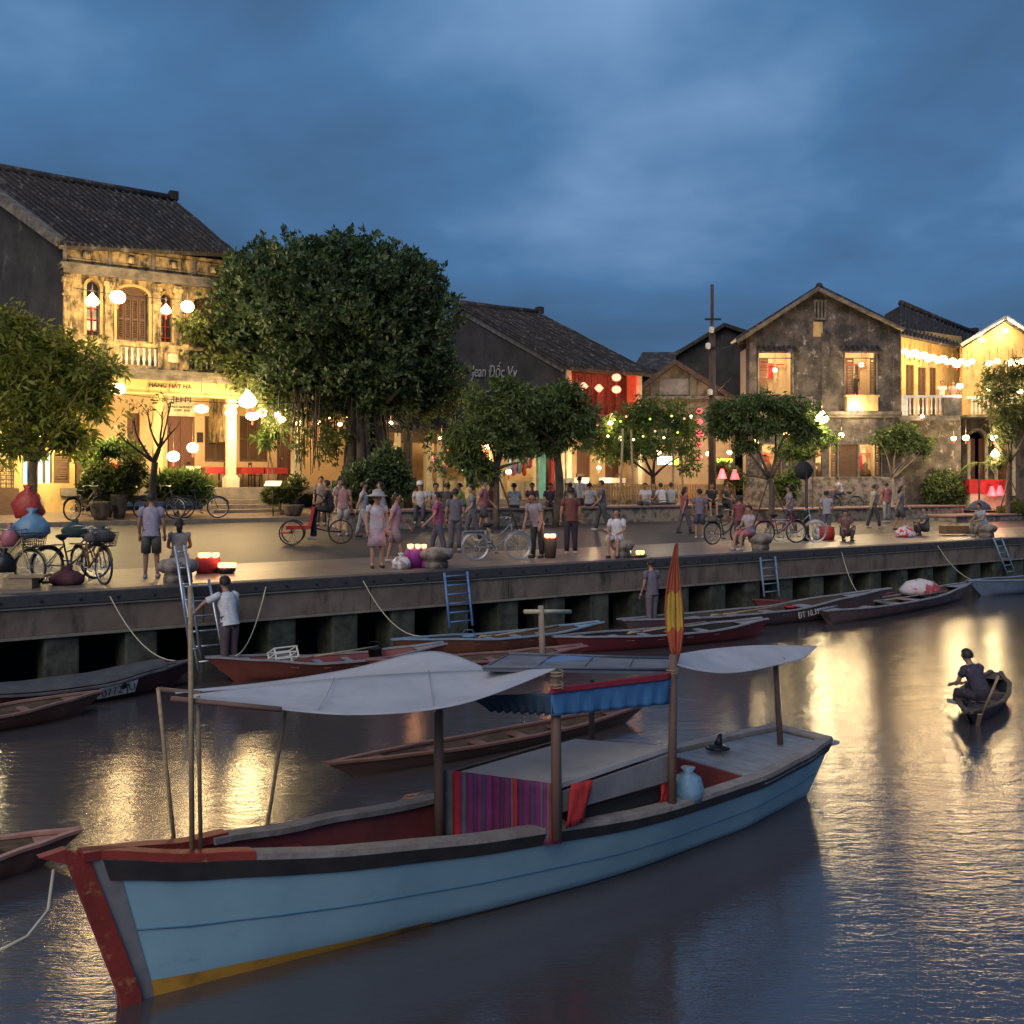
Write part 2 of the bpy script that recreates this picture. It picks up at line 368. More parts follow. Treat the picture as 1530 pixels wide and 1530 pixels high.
def text_part(name, body, parent, loc, size, m, rz=0.0, depth=0.01, rx=R(90), align='CENTER', ry=0.0, top=None):
    c = bpy.data.curves.new(name, 'FONT'); c.body = body; c.size = size; c.extrude = depth; c.align_x = align; c.align_y = 'CENTER'
    t = bpy.data.objects.new(name, c); COL.objects.link(t)
    dg = bpy.context.evaluated_depsgraph_get(); me = bpy.data.meshes.new_from_object(t.evaluated_get(dg))
    bpy.data.objects.remove(t)
    me.materials.clear(); me.materials.append(m)
    o = bpy.data.objects.new(name, me); COL.objects.link(o)
    o.rotation_euler = (rx, ry, rz)
    org = origin_of(parent) if parent else Vector((0, 0, 0))
    o.location = Vector(loc) - org
    if parent: o.parent = parent
    return o
MQ = Matrix(((UX, NX, 0, E0.x), (UY, NY, 0, E0.y), (0, 0, 1, 0), (0, 0, 0, 1)))
def struct(mb, name, m): return tag(mb.build(name, m), kind='structure')
# ------------------------------------------------------------------ land: one sheet to the horizon
g = MB(MQ)
ts = [0.3, 4.4, 6, 8, 10, 12, 14, 16, 18, 30, 80, 400, 1500]
rows = [[(s, t, gz(t) - 0.02) for s in (-700, -60, -20, 0, 20, 40, 80, 400, 1200)] for t in ts]
rows = [[Vector(p) for p in r] for r in rows]
g.grid(rows); struct(g, 'ground', M['earth'])
g = MB(MQ); g.grid([[Vector((s, t, QZ + (0.004 if t < 4.4 else 0.0)))  for s in (-40, 0, 40, 70)] for t in (0.42, 4.38)])
struct(g, 'quay_pavement', M['pave'])
g = MB(MQ); g.grid([[Vector((s, t, gz(t) + 0.0)) for s in (-40, 0, 40, 80)] for t in (4.42, 6, 8, 10, 12, 13.4)])
struct(g, 'road', M['asph'])
g = MB(MQ); g.grid([[Vector((s, t, gz(t) + 0.12)) for s in (-40, 0, 40, 80)] for t in (13.56, 15, 17, 18, 22)])
struct(g, 'pavement', M['pave'])
g = MB(MQ); g.box(-40, 80, 13.4, 13.56, gz(13.4) - 0.1, gz(13.5) + 0.13); struct(g, 'kerb', M['kerb'])
# ------------------------------------------------------------------ river
wm = bpy.data.materials.new('river_water'); wm.use_nodes = True; t = wm.node_tree; b = t.nodes['Principled BSDF']
b.inputs['Base Color'].default_value = (0.060, 0.051, 0.054, 1); b.inputs['Roughness'].default_value = 0.12; b.inputs['IOR'].default_value = 2.3
co = t.nodes.new('ShaderNodeTexCoord')
hs = None
for sc, w, st in ((0.8, 0.34, (1, 2.0, 1)), (2.6, 0.26, (1, 2.6, 1)), (8.5, 0.13, (1, 3.0, 1)), (26.0, 0.065, (1, 3.0, 1))):
    mp = t.nodes.new('ShaderNodeMapping'); mp.inputs['Scale'].default_value = st; t.links.new(co.outputs['Object'], mp.inputs[0])
    n = t.nodes.new('ShaderNodeTexNoise'); n.inputs['Scale'].default_value = sc; n.inputs['Detail'].default_value = 2; t.links.new(mp.outputs[0], n.inputs[0])
    m_ = t.nodes.new('ShaderNodeMath'); m_.operation = 'MULTIPLY'; m_.inputs[1].default_value = w; t.links.new(n.outputs[0], m_.inputs[0])
    if hs is None: hs = m_.outputs[0]
    else:
        a_ = t.nodes.new('ShaderNodeMath'); a_.operation = 'ADD'; t.links.new(hs, a_.inputs[0]); t.links.new(m_.outputs[0], a_.inputs[1]); hs = a_.outputs[0]
bp = t.nodes.new('ShaderNodeBump'); bp.inputs['Strength'].default_value = 1.0; bp.inputs['Distance'].default_value = 0.023
t.links.new(hs, bp.inputs['Height']); t.links.new(bp.outputs[0], b.inputs['Normal'])
g = MB(MQ); g.add([(-700, -400, 0), (1200, -400, 0), (1200, 1.6, 0), (-700, 1.6, 0)], [(0, 1, 2, 3)]); struct(g, 'river_water', wm)
# ------------------------------------------------------------------ quay wall
qw = thing('quay_wall', 'long concrete river quay wall with a black coping, standing on grey piers', 'quay wall', Q(12, 0, 0))
g = MB(MQ); g.box(-40, 70, 0.0, 0.42, QZ - 0.20, QZ + 0.006)
g.m = 1
for i in range(-8, 80):
    s = i * 0.62; g.cbox((s, -0.012, QZ - 0.11), 0.05, 0.03, 0.05)
g.build('coping', [M['coping'], M['black']], qw, bevel=0.015)
g = MB(MQ)
for i in range(-10, 20):                       # precast beam lengths with joints
    g.box(i * 3.4, i * 3.4 + 3.385, 0.06, 0.5, QZ - 0.70, QZ - 0.21)
g.build('beam', M['conc'], qw, bevel=0.01)
g = MB(MQ); g.box(-40, 70, 0.02, 0.5, QZ - 0.235, QZ - 0.205); g.build('ledge', M['kerb'], qw)
g = MB(MQ); g.box(-40, 70, 0.03, 0.5, QZ - 0.75, QZ - 0.701); g.build('lower_lip', M['kerb'], qw)
for i in range(-3, 26):
    g = MB(MQ); s = -0.35 + i * 1.32
    g.box(s - 0.28, s + 0.28, 0.10, 0.9, -0.6, QZ - 0.702); g.build('pier', M['pier'], qw, bevel=0.04)
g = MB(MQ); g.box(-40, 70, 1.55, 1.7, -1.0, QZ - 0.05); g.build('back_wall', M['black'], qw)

# ------------------------------------------------------------------ building helpers
def wall(mb, s0, s1, z0, z1, t0, t1, ops=()):
    """a wall slab with real openings; ops = (a, b, sill, head, arch_rise)"""
    cols = []
    for (a, b_, c, d, r) in ops:
        if r <= 0: cols.append((a, b_, c, d))
        else:
            n = 12
            for k in range(n):
                x0 = a + (b_ - a) * k / n; x1 = a + (b_ - a) * (k + 1) / n
                u = ((x0 + x1) / 2 - (a + b_) / 2) / ((b_ - a) / 2)
                cols.append((x0, x1, c, d + r * math.sqrt(max(0, 1 - u * u))))
    xs = sorted({s0, s1, *[min(max(v, s0), s1) for c in cols for v in c[:2]]})
    for x0, x1 in zip(xs, xs[1:]):
        if x1 - x0 < 1e-5: continue
        xm = (x0 + x1) / 2
        cuts = sorted([(c[2], c[3]) for c in cols if c[0] < xm < c[1]])
        z = z0
        for (c, d) in cuts:
            if c > z: mb.box(x0, x1, t0, t1, z, c)
            z = max(z, d)
        if z < z1: mb.box(x0, x1, t0, t1, z, z1)
def arch_trim(mb, a, b_, c, d, r, t0, w=0.09, pr=0.05):
    """raised moulding round an opening"""
    pts = [(a - w / 2, c)] + [(a - w / 2, d)]
    n = 14
    if r > 0:
        for k in range(1, n):
            th = PI - PI * k / n
            pts.append(((a + b_) / 2 + math.cos(th) * ((b_ - a) / 2 + w / 2), d + math.sin(th) * (r + w / 2)))
    pts += [(b_ + w / 2, d), (b_ + w / 2, c)]
    for (x0, z0), (x1, z1) in zip(pts, pts[1:]):
        L = math.hypot(x1 - x0, z1 - z0); an = math.atan2(z1 - z0, x1 - x0)
        mb.cbox(((x0 + x1) / 2, t0 - pr / 2, (z0 + z1) / 2), L + w * 0.4, pr, w, e=Euler((0, -an, 0)))
def shutter(mb, a, b_, c, d, t, leafs=2):
    w = (b_ - a) / leafs
    for k in range(leafs):
        x0 = a + k * w + 0.01; x1 = a + (k + 1) * w - 0.01
        for (p, q, r, s_) in ((x0, x0 + .05, c, d), (x1 - .05, x1, c, d), (x0 + .051, x1 - .051, c, c + .08), (x0 + .051, x1 - .051, d - .06, d), (x0 + .051, x1 - .051, (c + d) / 2 - .03, (c + d) / 2 + .03)):
            mb.box(p, q, t, t + .05, r, s_)
        z = c + 0.1
        while z < d - 0.1:
            mb.cbox(((x0 + x1) / 2, t + 0.03, z), x1 - x0 - 0.11, 0.012, 0.07, e=Euler((R(-35), 0, 0))); z += 0.075
def balusters(mb, s0, s1, z0, z1, t, sp=0.17):
    n = max(1, int((s1 - s0) / sp)); h = z1 - z0
    for k in range(n):
        x = s0 + (k + 0.5) * (s1 - s0) / n
        mb.lathe((x, t, z0), [(.05, 0), (.05, .05 * h), (.032, .12 * h), (.058, .35 * h), (.035, .62 * h), (.028, .8 * h), (.05, .93 * h), (.05, h)], 8)
def roof(root, eL, eR, rR, rL, name='roof', th=0.14, rows=0.2, m=None, ridge=True, wm=None):
    """a tiled slope: slab, courses of round tiles from eave to ridge, and a ridge cap"""
    eL, eR, rR, rL = map(Vector, (eL, eR, rR, rL))
    mb = MB(); mb.slab([eL, eR, rR, rL], th)
    nr = (eR - eL).cross(rL - eL).normalized()
    n = max(2, int((eR - eL).length / rows))
    rg = random.Random(int(eL.x * 100) + 5)
    for k in range(n + 1):
        a = eL.lerp(eR, k / n); b_ = rL.lerp(rR, k / n); seg = 9
        pts = [a.lerp(b_, i / seg) + nr * (0.03 + rg.uniform(-.022, .024)) for i in range(seg + 1)]
        mb.tube(pts, [0.038 * rg.uniform(.85, 1.15) for _ in pts], 6)
    o = mb.build(name, m or M['tile'], root)
    if ridge:
        r = MB(); r.tube([rL + Vector((0, 0, .08)), rL.lerp(rR, .5) + Vector((0, 0, .05)), rR + Vector((0, 0, .08))], 0.17, 8)
        r.cbox(rR + Vector((0, 0, .2)), .34, .34, .35, QA); r.build('ridge_cap', m or M['tile'], o)
    return o

# ================================================================== 1. the big yellow shophouse on the left
T1 = 17.0
def fz(px, py, T=T1): return fac(px, py, T)[1]
def fs(px, T=T1): return fac(px, 0, T)[0]
h1 = thing('shophouse', 'two-storey yellow shophouse with arched upper windows, balustrade and black tiled roof, left', 'house', Q(6.5, T1, 2.4))
S0, S1 = fs(96), fs(348); FL = 3.35; BZ = 7.42; CZ = 10.55; PZ = 11.45
ops = []
def pxop(x0, x1, ytop, ybot, rise, T=T1, yr=None):
    s0, s1 = fs(x0, T), fs(x1, T); xm = (x0 + x1) / 2
    return (s0, s1, fz(xm, ybot, T), fz(xm, ytop, T), rise)
up = [pxop(129, 149, 430, 501, .24), pxop(174, 222, 442, 509, .30), pxop(240, 257, 448, 511, .20), pxop(288, 332, 456, 512, .28)]
g = MB(MQ); wall(g, S0, S1, BZ - 0.25, CZ, T1, T1 + 0.3, up); g.build('upper_wall', M['plaster_old'], h1)
for (a, b_, c, d, r), dark in zip(up, (0, 1, 0, 1)):
    g = MB(MQ)
    g.box(a + .02, b_ - .02, T1 + .24, T1 + .30, c, d + r)
    w = g.build('window', M['shutter'] if dark else M['dusk_glass'], h1)
    if dark:
        f = MB(MQ); shutter(f, a + .05, b_ - .05, c + .02, d - .05, T1 + .16, 4); f.build('shutter', M['shutter'], w)
    else:
        f = MB(MQ)
        for k in range(4): f.box(a + .02, b_ - .02, T1 + .16, T1 + .2, c + .15 + k * .38, c + .18 + k * .38)
        f.box((a + b_) / 2 - .015, (a + b_) / 2 + .015, T1 + .15, T1 + .2, c, d); f.build('glazing_bars', M['red'], w)
    f = MB(MQ); arch_trim(f, a, b_, c, d, r, T1); f.build('arch_moulding', M['plaster_y'], w)
for px in (100, 162, 233, 265, 345):            # pilasters of the upper floor
    s = fs(px); g = MB(MQ)
    g.box(s - .13, s + .13, T1 - .13, T1 - .002, BZ, CZ - .2); g.box(s - .18, s + .18, T1 - .18, T1 - .004, CZ - .45, CZ - .3); g.box(s - .17, s + .17, T1 - .17, T1 - .003, BZ, BZ + .2)
    g.box(s - .17, s + .17, T1 - .16, T1 - .003, CZ - .9, CZ - .82)
    g.build('pilaster', M['plaster_old'], h1, bevel=.015)
g = MB(MQ); g.box(S0 - .12, S1 + .1, T1 - .24, T1 + .3, CZ + .001, CZ + .1); g.box(S0 - .06, S1 + .05, T1 - .22, T1 + .3, CZ - .14, CZ); g.box(S0 - .16, S1 + .14, T1 - .28, T1 + .3, CZ + .101, CZ + .17)
g.build('cornice', M['trim'], h1)
g = MB(MQ); g.box(S0 - .03, S1, T1 - .06, T1 + .2, CZ + .171, PZ)
for k in range(4):
    a = S0 + .1 + k * (S1 - S0) / 4; b_ = a + (S1 - S0) / 4 - .25
    g.box(a, b_, T1 - .10, T1 - .062, CZ + .3, CZ + .36); g.box(a, b_, T1 - .10, T1 - .062, PZ - .22, PZ - .16)
    g.lathe(((a + b_) / 2, T1 - .09, (CZ + PZ) / 2 + .05), [(.001, -.12), (.13, -.1), (.13, .1), (.001, .12)], 12)
g.m = 1
for k in range(5):
    s = S0 + k * (S1 - S0) / 4; g.box(s - .06, s + .06, T1 - .13, T1 - .061, CZ + .172, PZ - .02)
g.build('parapet', [M['plaster_old'], M['trim']], h1)
# balcony with balusters and solid panels
g = MB(MQ); g.box(S0 - .1, fs(480), T1 - .95, T1 + .3, BZ - .24, BZ - .1); g.box(S0 - .05, fs(480), T1 - .85, T1 + .3, BZ - .42, BZ - .241); bal = g.build('balcony_slab', M['trim'], h1)
for a, b_ in ((168, 228), (271, 334), (372, 430)):
    g = MB(MQ); balusters(g, fs(a), fs(b_), BZ + .02, BZ + .62, T1 - .72); g.build('baluster', M['white'], bal)
g = MB(MQ); g.box(S0, fs(480), T1 - .82, T1 - .62, BZ + .64, BZ + .76); g.box(S0, fs(480), T1 - .80, T1 - .64, BZ - .09, BZ + .02)
for a, b_ in ((100, 166), (229, 269), (335, 370), (431, 470)):
    g.box(fs(a), fs(b_), T1 - .80, T1 - .64, BZ + .021, BZ + .639)
for px in (166, 231, 267, 336, 370): s = fs(px); g.box(s - .1, s + .1, T1 - .86, T1 - .6, BZ - .05, BZ + .82)
g.m = 1; g.lathe((fs(249), T1 - .81, BZ + .33), [(.001, -.16), (.17, -.13), (.17, .13), (.001, .16)], 14, 1, .2)
g.build('balcony_rail', [M['plaster_old'], M['cream']], h1, bevel=.01)
# entablature below the balcony with the painted name
g = MB(MQ); g.box(S0, fs(480), T1 - .50, T1 - .2, 6.58, BZ - .421); g.box(S0 - .05, fs(480), T1 - .56, T1 - .14, 6.50, 6.579)
en = g.build('entablature', M['plaster_y'], h1)
text_part('lettering', 'HÀNG HẤT HÀ', h1, Q((fs(212) + fs(292)) / 2 - .1, T1 - .515, 6.82), .21, M['ink'], QA)
# porch columns
for px in (235, 345, 442):
    s = fs(px, T1 - .35); g = MB(MQ)
    g.box(s - .15, s + .15, T1 - .5, T1 - .2, FL + .45, 6.499); g.box(s - .24, s + .24, T1 - .59, T1 - .11, FL, FL + .36); g.box(s - .19, s + .19, T1 - .54, T1 - .16, FL + .361, FL + .45)
    g.box(s - .2, s + .2, T1 - .55, T1 - .15, 6.2, 6.3); g.build('porch_column', M['cream'] if px != 235 else M['plaster_y'], h1, bevel=.02)
T2 = 18.6
dn = [pxop(190, 209, 617, 724, 0, T2), pxop(250, 291, 620, 724, 0, T2), pxop(306, 338, 622, 690, 0, T2), pxop(358, 400, 622, 690, 0, T2), pxop(414, 436, 622, 724, 0, T2)]
SE = fs(545)
g = MB(MQ); wall(g, S0, SE, FL - .5, 7.0, T2, T2 + .3, dn); g.build('ground_floor_wall', M['plaster_o'], h1)
for i, (a, b_, c, d, r) in enumerate(dn):
    g = MB(MQ)
    if i in (2, 3): shutter(g, a, b_, c, d, T2 + .06, 2 if i == 2 else 3); g.box(a, b_, T2 + .15, T2 + .2, c, d); g.build('window', M['shutter'], h1)
    else:
        g.box(a, (a + b_) / 2 - .01, T2 + .12, T2 + .18, c, d); g.box((a + b_) / 2 + .01, b_, T2 + .13, T2 + .19, c, d)
        for z in (.2, 1.1): g.box(a + .08, (a + b_) / 2 - .1, T2 + .09, T2 + .118, c + z, c + z + .7)
        o = g.build('door', M['door'], h1)
        k = MB(MQ); k.ball(((a + b_) / 2 - .07, T2 + .08, c + 1.0), .04); k.build('handle', M['chrome'], o)
g = MB(MQ); g.box(fs(251, T2), fs(290, T2), T2 - .07, T2 - .02, fz(270, 622, T2), fz(270, 588, T2)); sg = g.build('signboard', M['cream'], h1)
text_part('lettering', 'JEFM', sg, Q((fs(252, T2) + fs(290, T2)) / 2, T2 - .085, fz(270, 597, T2)), .34, M['ink'], QA)
text_part('lettering', 'RESTAURANT\nCAFE  BAR', sg, Q((fs(252, T2) + fs(290, T2)) / 2, T2 - .085, fz(270, 611, T2)), .12, M['ink'], QA)
g = MB(MQ); g.box(fs(294, T2), fs(303, T2), T2 - .04, T2 - .001, fz(298, 661, T2), fz(298, 646, T2)); g.build('notice_frame', M['ink'], h1)
g = MB(MQ); g.box(S0 - .2, SE + .5, T1 - .5, T2 + 3, FL - .25, FL); g.box(S0 - .2, SE + .5, T1 - .499, T2 + .2, 6.9, 7.0); g.build('porch_floor', M['kerb'], h1)
g = MB(MQ)
for k in range(5): g.box(fs(296), fs(412), T1 - 2.0 + k * .32, T1 - .5, FL - .25 - .165 * (4 - k) - .165 + .004 * 0, FL - .25 - .165 * (4 - k) + (.0 if k < 4 else .249))
g.build('front_steps', M['kerb'], h1, bevel=.015)
# roof and side wall
eL = P(88, 366, 32.6); eR = P(353, 379, 35.6); rR = P(259, 300, 41.0); rL = P(-75, 240, 37.2)
rf = roof(h1, eL, eR, rR, rL, rows=.2)
bk = MB(); bk.slab([rL, rR, rR + Vector((-3, 6, -3)), rL + Vector((-3, 6, -3))], .14); bk.build('rear_roof', M['tile'], h1)
g = MB(); a = P(96, 372, 33.0); b_ = P(-75, 250, 36.9)
g.slab([Vector((a.x, a.y, 2)), a, b_, Vector((b_.x, b_.y, 2))], .3)
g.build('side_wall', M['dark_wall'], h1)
g = MB(); g.slab([a + Vector((.1, -.12, .0)), b_ + Vector((.1, -.12, .05)), b_ + Vector((.1, -.12, .55)), a + Vector((.1, -.12, .32))], .35); g.build('verge_coping', M['trim'], h1)
g = MB(); a2 = P(353, 381, 35.9); b2 = rR + Vector((0.0, -.1, -.1)); c2 = Q(fs(352), T1 + .4, 0)
g.slab([Vector((a2.x, a2.y, 5)), Vector((b2.x, b2.y, 5)), b2, a2], .25); g.build('party_wall', M['plaster_old'], h1)
# small table sets on the porch
def table_set(loc, rz, label, group='cafe tables on the porches and terraces', cloth_m='red'):
    t_ = thing('cafe_table', label, 'table', loc, group)
    g = MB(Matrix.Translation(loc) @ Matrix.Rotation(rz, 4, 'Z')); g.box(-.4, .4, -.4, .4, .70, .73); g.box(-.42, .42, -.42, -.41, .5, .732); g.box(-.42, .42, .41, .42, .5, .732); g.box(-.42, -.41, -.4, .4, .5, .731); g.box(.41, .42, -.4, .4, .5, .731); g.build('tablecloth', M[cloth_m], t_)
    for x in (-.34, .34):
        for y in (-.34, .34):
            g = MB(Matrix.Translation(loc) @ Matrix.Rotation(rz, 4, 'Z')); g.box(x - .025, x + .025, y - .025, y + .025, 0, .699); g.build('leg', M['wood'], t_)
    return t_
def chair(loc, rz, label, group='wooden cafe chairs'):
    t_ = thing('cafe_chair', label, 'chair', loc, group); MM = Matrix.Translation(loc) @ Matrix.Rotation(rz, 4, 'Z')
    g = MB(MM); g.box(-.21, .21, -.21, .21, .43, .47); g.build('seat', M['wood'], t_)
    g = MB(MM); g.box(-.21, .21, .2, .23, .62, .74); g.box(-.21, .21, .2, .23, .82, .92); g.build('backrest', M['wood'], t_)
    for x in (-.19, .19):
        for y in (-.19, .215):
            g = MB(MM); g.box(x - .02, x + .02, y - .015, y + .015, 0, .92 if y > 0 else .429); g.build('leg', M['wood'], t_)
for i, (px, tx, lb) in enumerate(((318, 17.6, 'red-clothed table left of the porch column'), (372, 17.7, 'red-clothed table just right of the porch column'), (408, 17.6, 'red-clothed table furthest right on the porch'))):
    p = Q(fs(px, tx), tx, FL); table_set(p, QA, lb)
    chair(p + Vector((-.62, -.1, 0)), QA + 1.5, 'brown wooden chair beside the ' + lb)
mb = MB(MQ); s = fs(286, 17.0); mb.box(s - .25, s + .25, 16.75, 16.8, FL, FL + .75); mb.box(s - .22, s + .22, 16.9, 16.95, FL, FL + .7)
single(mb, 'menu_board', M['cream'], Q(s, 16.9, FL), 'white standing menu board at the top of the porch steps', 'menu board')

# ================================================================== 2. low yellow annex, far left
h2 = thing('annex_house', 'low yellow house with blue-lit window and brown shutters behind the left tree', 'house', Q(0, 16.6, 2.4))
TA = 16.6
op2 = [pxop(-15, 21, 678, 730, 0, TA), pxop(33, 78, 676, 722, 0, TA), pxop(80, 104, 676, 722, 0, TA)]
g = MB(MQ); wall(g, fs(-90, TA), fs(112, TA), 2.2, 5.3, TA, TA + .3, op2); g.build('wall', M['plaster_y'], h2)
for i, (a, b_, c, d, r) in enumerate(op2):
    g = MB(MQ)
    if i == 2: shutter(g, a, b_, c, d, TA + .05, 1); g.box(a, b_, TA + .2, TA + .24, c, d); g.build('shutter', M['shutter'], h2)
    elif i == 1:
        g.box(a, b_, TA + .22, TA + .26, c, d); w = g.build('window', emis('blue_lit_window', (.30, .75, .95), .55), h2)
        f = MB(MQ)
        for k in range(5): f.box(a + k * (b_ - a) / 4 - .04, a + k * (b_ - a) / 4 + .04, TA + .1, TA + .16, c, d)
        f.build('window_bars', M['shutter'], w)
    else:
        g.box(a, b_, TA + .22, TA + .26, c, d); w = g.build('window', emis('amber_lit_window', (1, .62, .2), .45), h2)
        f = MB(MQ)
        for k in range(9): f.box(a, b_, TA + .1, TA + .14, c + k * .13, c + .03 + k * .13)
        for k in range(7): f.box(a + k * .15, a + .03 + k * .15, TA + .06, TA + .098, c, d)
        f.build('lattice', M['wood'], w)
g = MB(MQ); g.box(fs(-90, TA), fs(24, TA), TA - .6, TA - .002, 2.2, 3.35); g.build('stall_counter', M['shutter'], h2)
point('tree_fill_light', Q(fs(55, TA), TA - 1.6, 5.0), 420, (1, .72, .30), .1, h2); point('tree_fill_light', Q(fs(118, TA), TA - 1.6, 5.2), 300, (1, .78, .35), .1, h2)  # added lights without a fixture, brightening the left tree and the annex
roof(h2, Q(fs(-90, TA), TA - .7, 5.25), Q(fs(118, TA), TA - .7, 5.25), Q(fs(118, TA), TA + 3, 6.5), Q(fs(-90, TA), TA + 3, 6.5), rows=.3)
g = MB(MQ); s = fs(120, TA)
g.box(fs(112, TA) + .01, fs(130, TA), TA + .1, TA + .2, 2.3, 4.7); single(g, 'garden_gate', M['shutter'], Q(s, TA, 2.3), 'tall dark wooden gate beside the low yellow house', 'gate')

# ================================================================== 3. neighbour behind the banyan
h3 = thing('rear_shophouse', 'yellow two-storey shophouse mostly hidden behind the huge banyan tree', 'house', Q(12, T1, 2.4))
a, b_ = fs(352), fs(560)
g = MB(MQ); wall(g, a + .01, b_, 6.9, 9.4, T1 + .05, T1 + .35, [(a + .6 + k * 1.25, a + 1.3 + k * 1.25, 7.5, 8.9, .2) for k in range(3)]); g.build('upper_wall', M['plaster_old'], h3)
g = MB(MQ); g.box(a + .1, b_ - .1, T1 + .5, T1 + .6, 7, 9.3); g.build('window', M['shutter'], h3)
roof(h3, Q(a, T1 - .6, 9.35), Q(b_, T1 - .6, 9.35), Q(b_, T1 + 6, 11.6), Q(a, T1 + 6, 11.6))
g = MB(MQ); g.box(b_ - .3, b_, T1 + .36, T1 + 12, 2.4, 9.6); g.build('side_wall', M['dark_wall'], h3)

# ================================================================== 4. low open shop with black roof right of the banyan
h4 = thing('low_shop', 'low open-fronted shop with black roof and yellow posts right of the banyan', 'shop', Q(17, 17, 2.4))
TS = 16.8; a, b_ = fs(562, TS), fs(845, TS); G4 = 2.5
for px in (592, 639, 655, 700, 745, 802, 838):
    s = fs(px, TS); g = MB(MQ); g.box(s - .13, s + .13, TS - .13, TS + .13, G4, 5.75); g.box(s - .19, s + .19, TS - .19, TS + .19, G4, G4 + .4); g.build('post', M['cream'], h4)
s = fs(610, TS - 2.5); g = MB(MQ); g.box(s - .12, s + .12, TS - 2.6, TS - 2.36, gz(14.4), 5.4); g.build('dark_post', M['black'], h4)
g = MB(MQ); wall(g, a, b_, G4 - .4, 6.3, TS + 1.9, TS + 2.1, []); g.build('back_wall', M['plaster_o'], h4)
g = MB(MQ); g.box(a, b_, TS - .1, TS + .1, 5.1, 5.75); g.build('lintel', M['shutter'], h4)
g = MB(MQ); g.box(a - .2, b_, TS - 2.2, TS + 2.1, G4 - .3, G4 + .35)
for k in range(3): g.box(a + .4, b_, TS - 2.2 - .35 * (k + 1), TS - 2.2 - .35 * k - .002, G4 - .6, G4 + .35 - .14 * (k + 1))
g.build('terrace', M['kerb'], h4)
roof(h4, Q(a - .3, TS - 1.3, 5.55), Q(b_, TS - 1.3, 5.55), Q(b_, TS + 3.5, 7.6), Q(a - .3, TS + 3.5, 7.6))
g = MB(MQ)
for px, c in ((823, 0), ): s = fs(px, TS - .2); g.box(s - .09, s + .09, TS - .35, TS - .2, G4 + .3, 6.3)
g.build('red_banner', M['red'], h4)
for px, w in ((809, .17), (832, .17)):
    s = fs(px, TS - .2); g = MB(MQ); g.box(s - w, s + w, TS - .28, TS - .22, G4 + .3, 5.6); g.build('door_panel', M['turq'], h4)
rg = random.Random(3)
goods = [cloth(c) for c in ((.7, .12, .08), (.75, .6, .15), (.2, .35, .6), (.75, .7, .6), (.6, .2, .4), (.25, .5, .25))]
GARM = [w + ' garment hanging ' + p for p in ('above the leftmost shop stand', 'above the second shop stand', 'above the third shop stand', 'behind the round green trees', 'left of the turquoise panels', 'nearest the turquoise panels') for w in ('first', 'second', 'third', 'fourth', 'fifth')]
for px in (648, 668, 688, 720, 770, 790):
    s = fs(px, TS + 1.2); g = MB(MQ); g.box(s - .4, s + .4, TS + 1.0, TS + 1.3, G4 + .36, G4 + 1.1); single(g, 'display_stand', M['cream'], Q(s, TS + 1.1, G4 + .36), 'pale display stand in the lit low shop, ' + {648: 'leftmost of the stands', 668: 'second from the left', 688: 'third from the left', 720: 'behind the round green trees', 770: 'left of the turquoise panels', 790: 'nearest the turquoise panels'}[px], 'display stand', 'display stands in the low shop')
    for k in range(5):
        x = s - .3 + k * .15; h = rg.uniform(.5, 1.1); g = MB(MQ); g.lathe((x, TS + 1.12, 4.9 - h), [(.02, 0), (.10 + rg.random() * .06, .1), (.09, h * .6), (.05, h * .9), (.01, h)], 8)
        single(g, 'hanging_garment', goods[rg.randrange(6)], Q(x, TS + 1.12, 4.9 - h), GARM.pop(0), 'garment', 'garments hanging in the low shop')
for px, pw in ((665, 75), (745, 75), (815, 55)): point('shop_ceiling_lamp', Q(fs(px, TS + .9), TS + .9, 4.8), pw, (1, .72, .36), .15, h4)

# ================================================================== 5. dark gabled house with red lantern balcony
h5 = thing('gabled_house', 'black-walled gabled house with a balcony glowing red, centre of the row', 'house', Q(27, 17, 2.4))
sA, sB = 24.7, 29.1; EZ = 8.85; RZ = 12.6; tR = 25.4; tB = 33.8
g = MB(MQ); poly = [(17.0, 2.0), (tB, 2.0), (tB, EZ - .15), (tR, RZ - .25), (17.0, EZ - .15)]
n = len(poly); vs = [(sA, a, z) for a, z in poly] + [(sA + .3, a, z) for a, z in poly]
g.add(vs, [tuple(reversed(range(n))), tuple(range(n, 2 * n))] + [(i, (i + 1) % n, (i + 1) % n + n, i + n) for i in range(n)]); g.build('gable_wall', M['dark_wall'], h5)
g = MB(MQ); vs = []
for (a, z), (c, d) in zip(poly[2:], poly[3:] + poly[:0]):
    an = math.atan2(d - z, c - a); L = math.hypot(c - a, d - z)
    g.cbox((sA - .02, (a + c) / 2, (z + d) / 2 - .12), .12, L, .34, e=Euler((an if c > a else an, 0, 0)))
g.build('verge_coping', mat('pale_grey_verge', (.20, .19, .18), .9, (.08, .075, .07), 3), h5)
roof(h5, Q(sA - .25, 16.3, EZ - .3), Q(sB + .3, 16.3, EZ - .3), Q(sB + .3, tR, RZ), Q(sA - .25, tR, RZ))
g = MB(MQ); g.slab([Vector((sA - .25, tR, RZ)), Vector((sB + .3, tR, RZ)), Vector((sB + .3, tB + .5, EZ - .3)), Vector((sA - .25, tB + .5, EZ - .3))], .14); g.build('rear_roof', M['tile'], h5)
g = MB(MQ)
op5 = [(sA + .55, sA + 1.35, 6.4, 8.0, 0), (sA + 1.75, sA + 2.55, 6.2, 8.0, 0), (sA + 2.95, sA + 3.7, 6.4, 8.0, 0)]
wall(g, sA + .31, sB, 5.9, 8.55, 17.9, 18.1, op5)
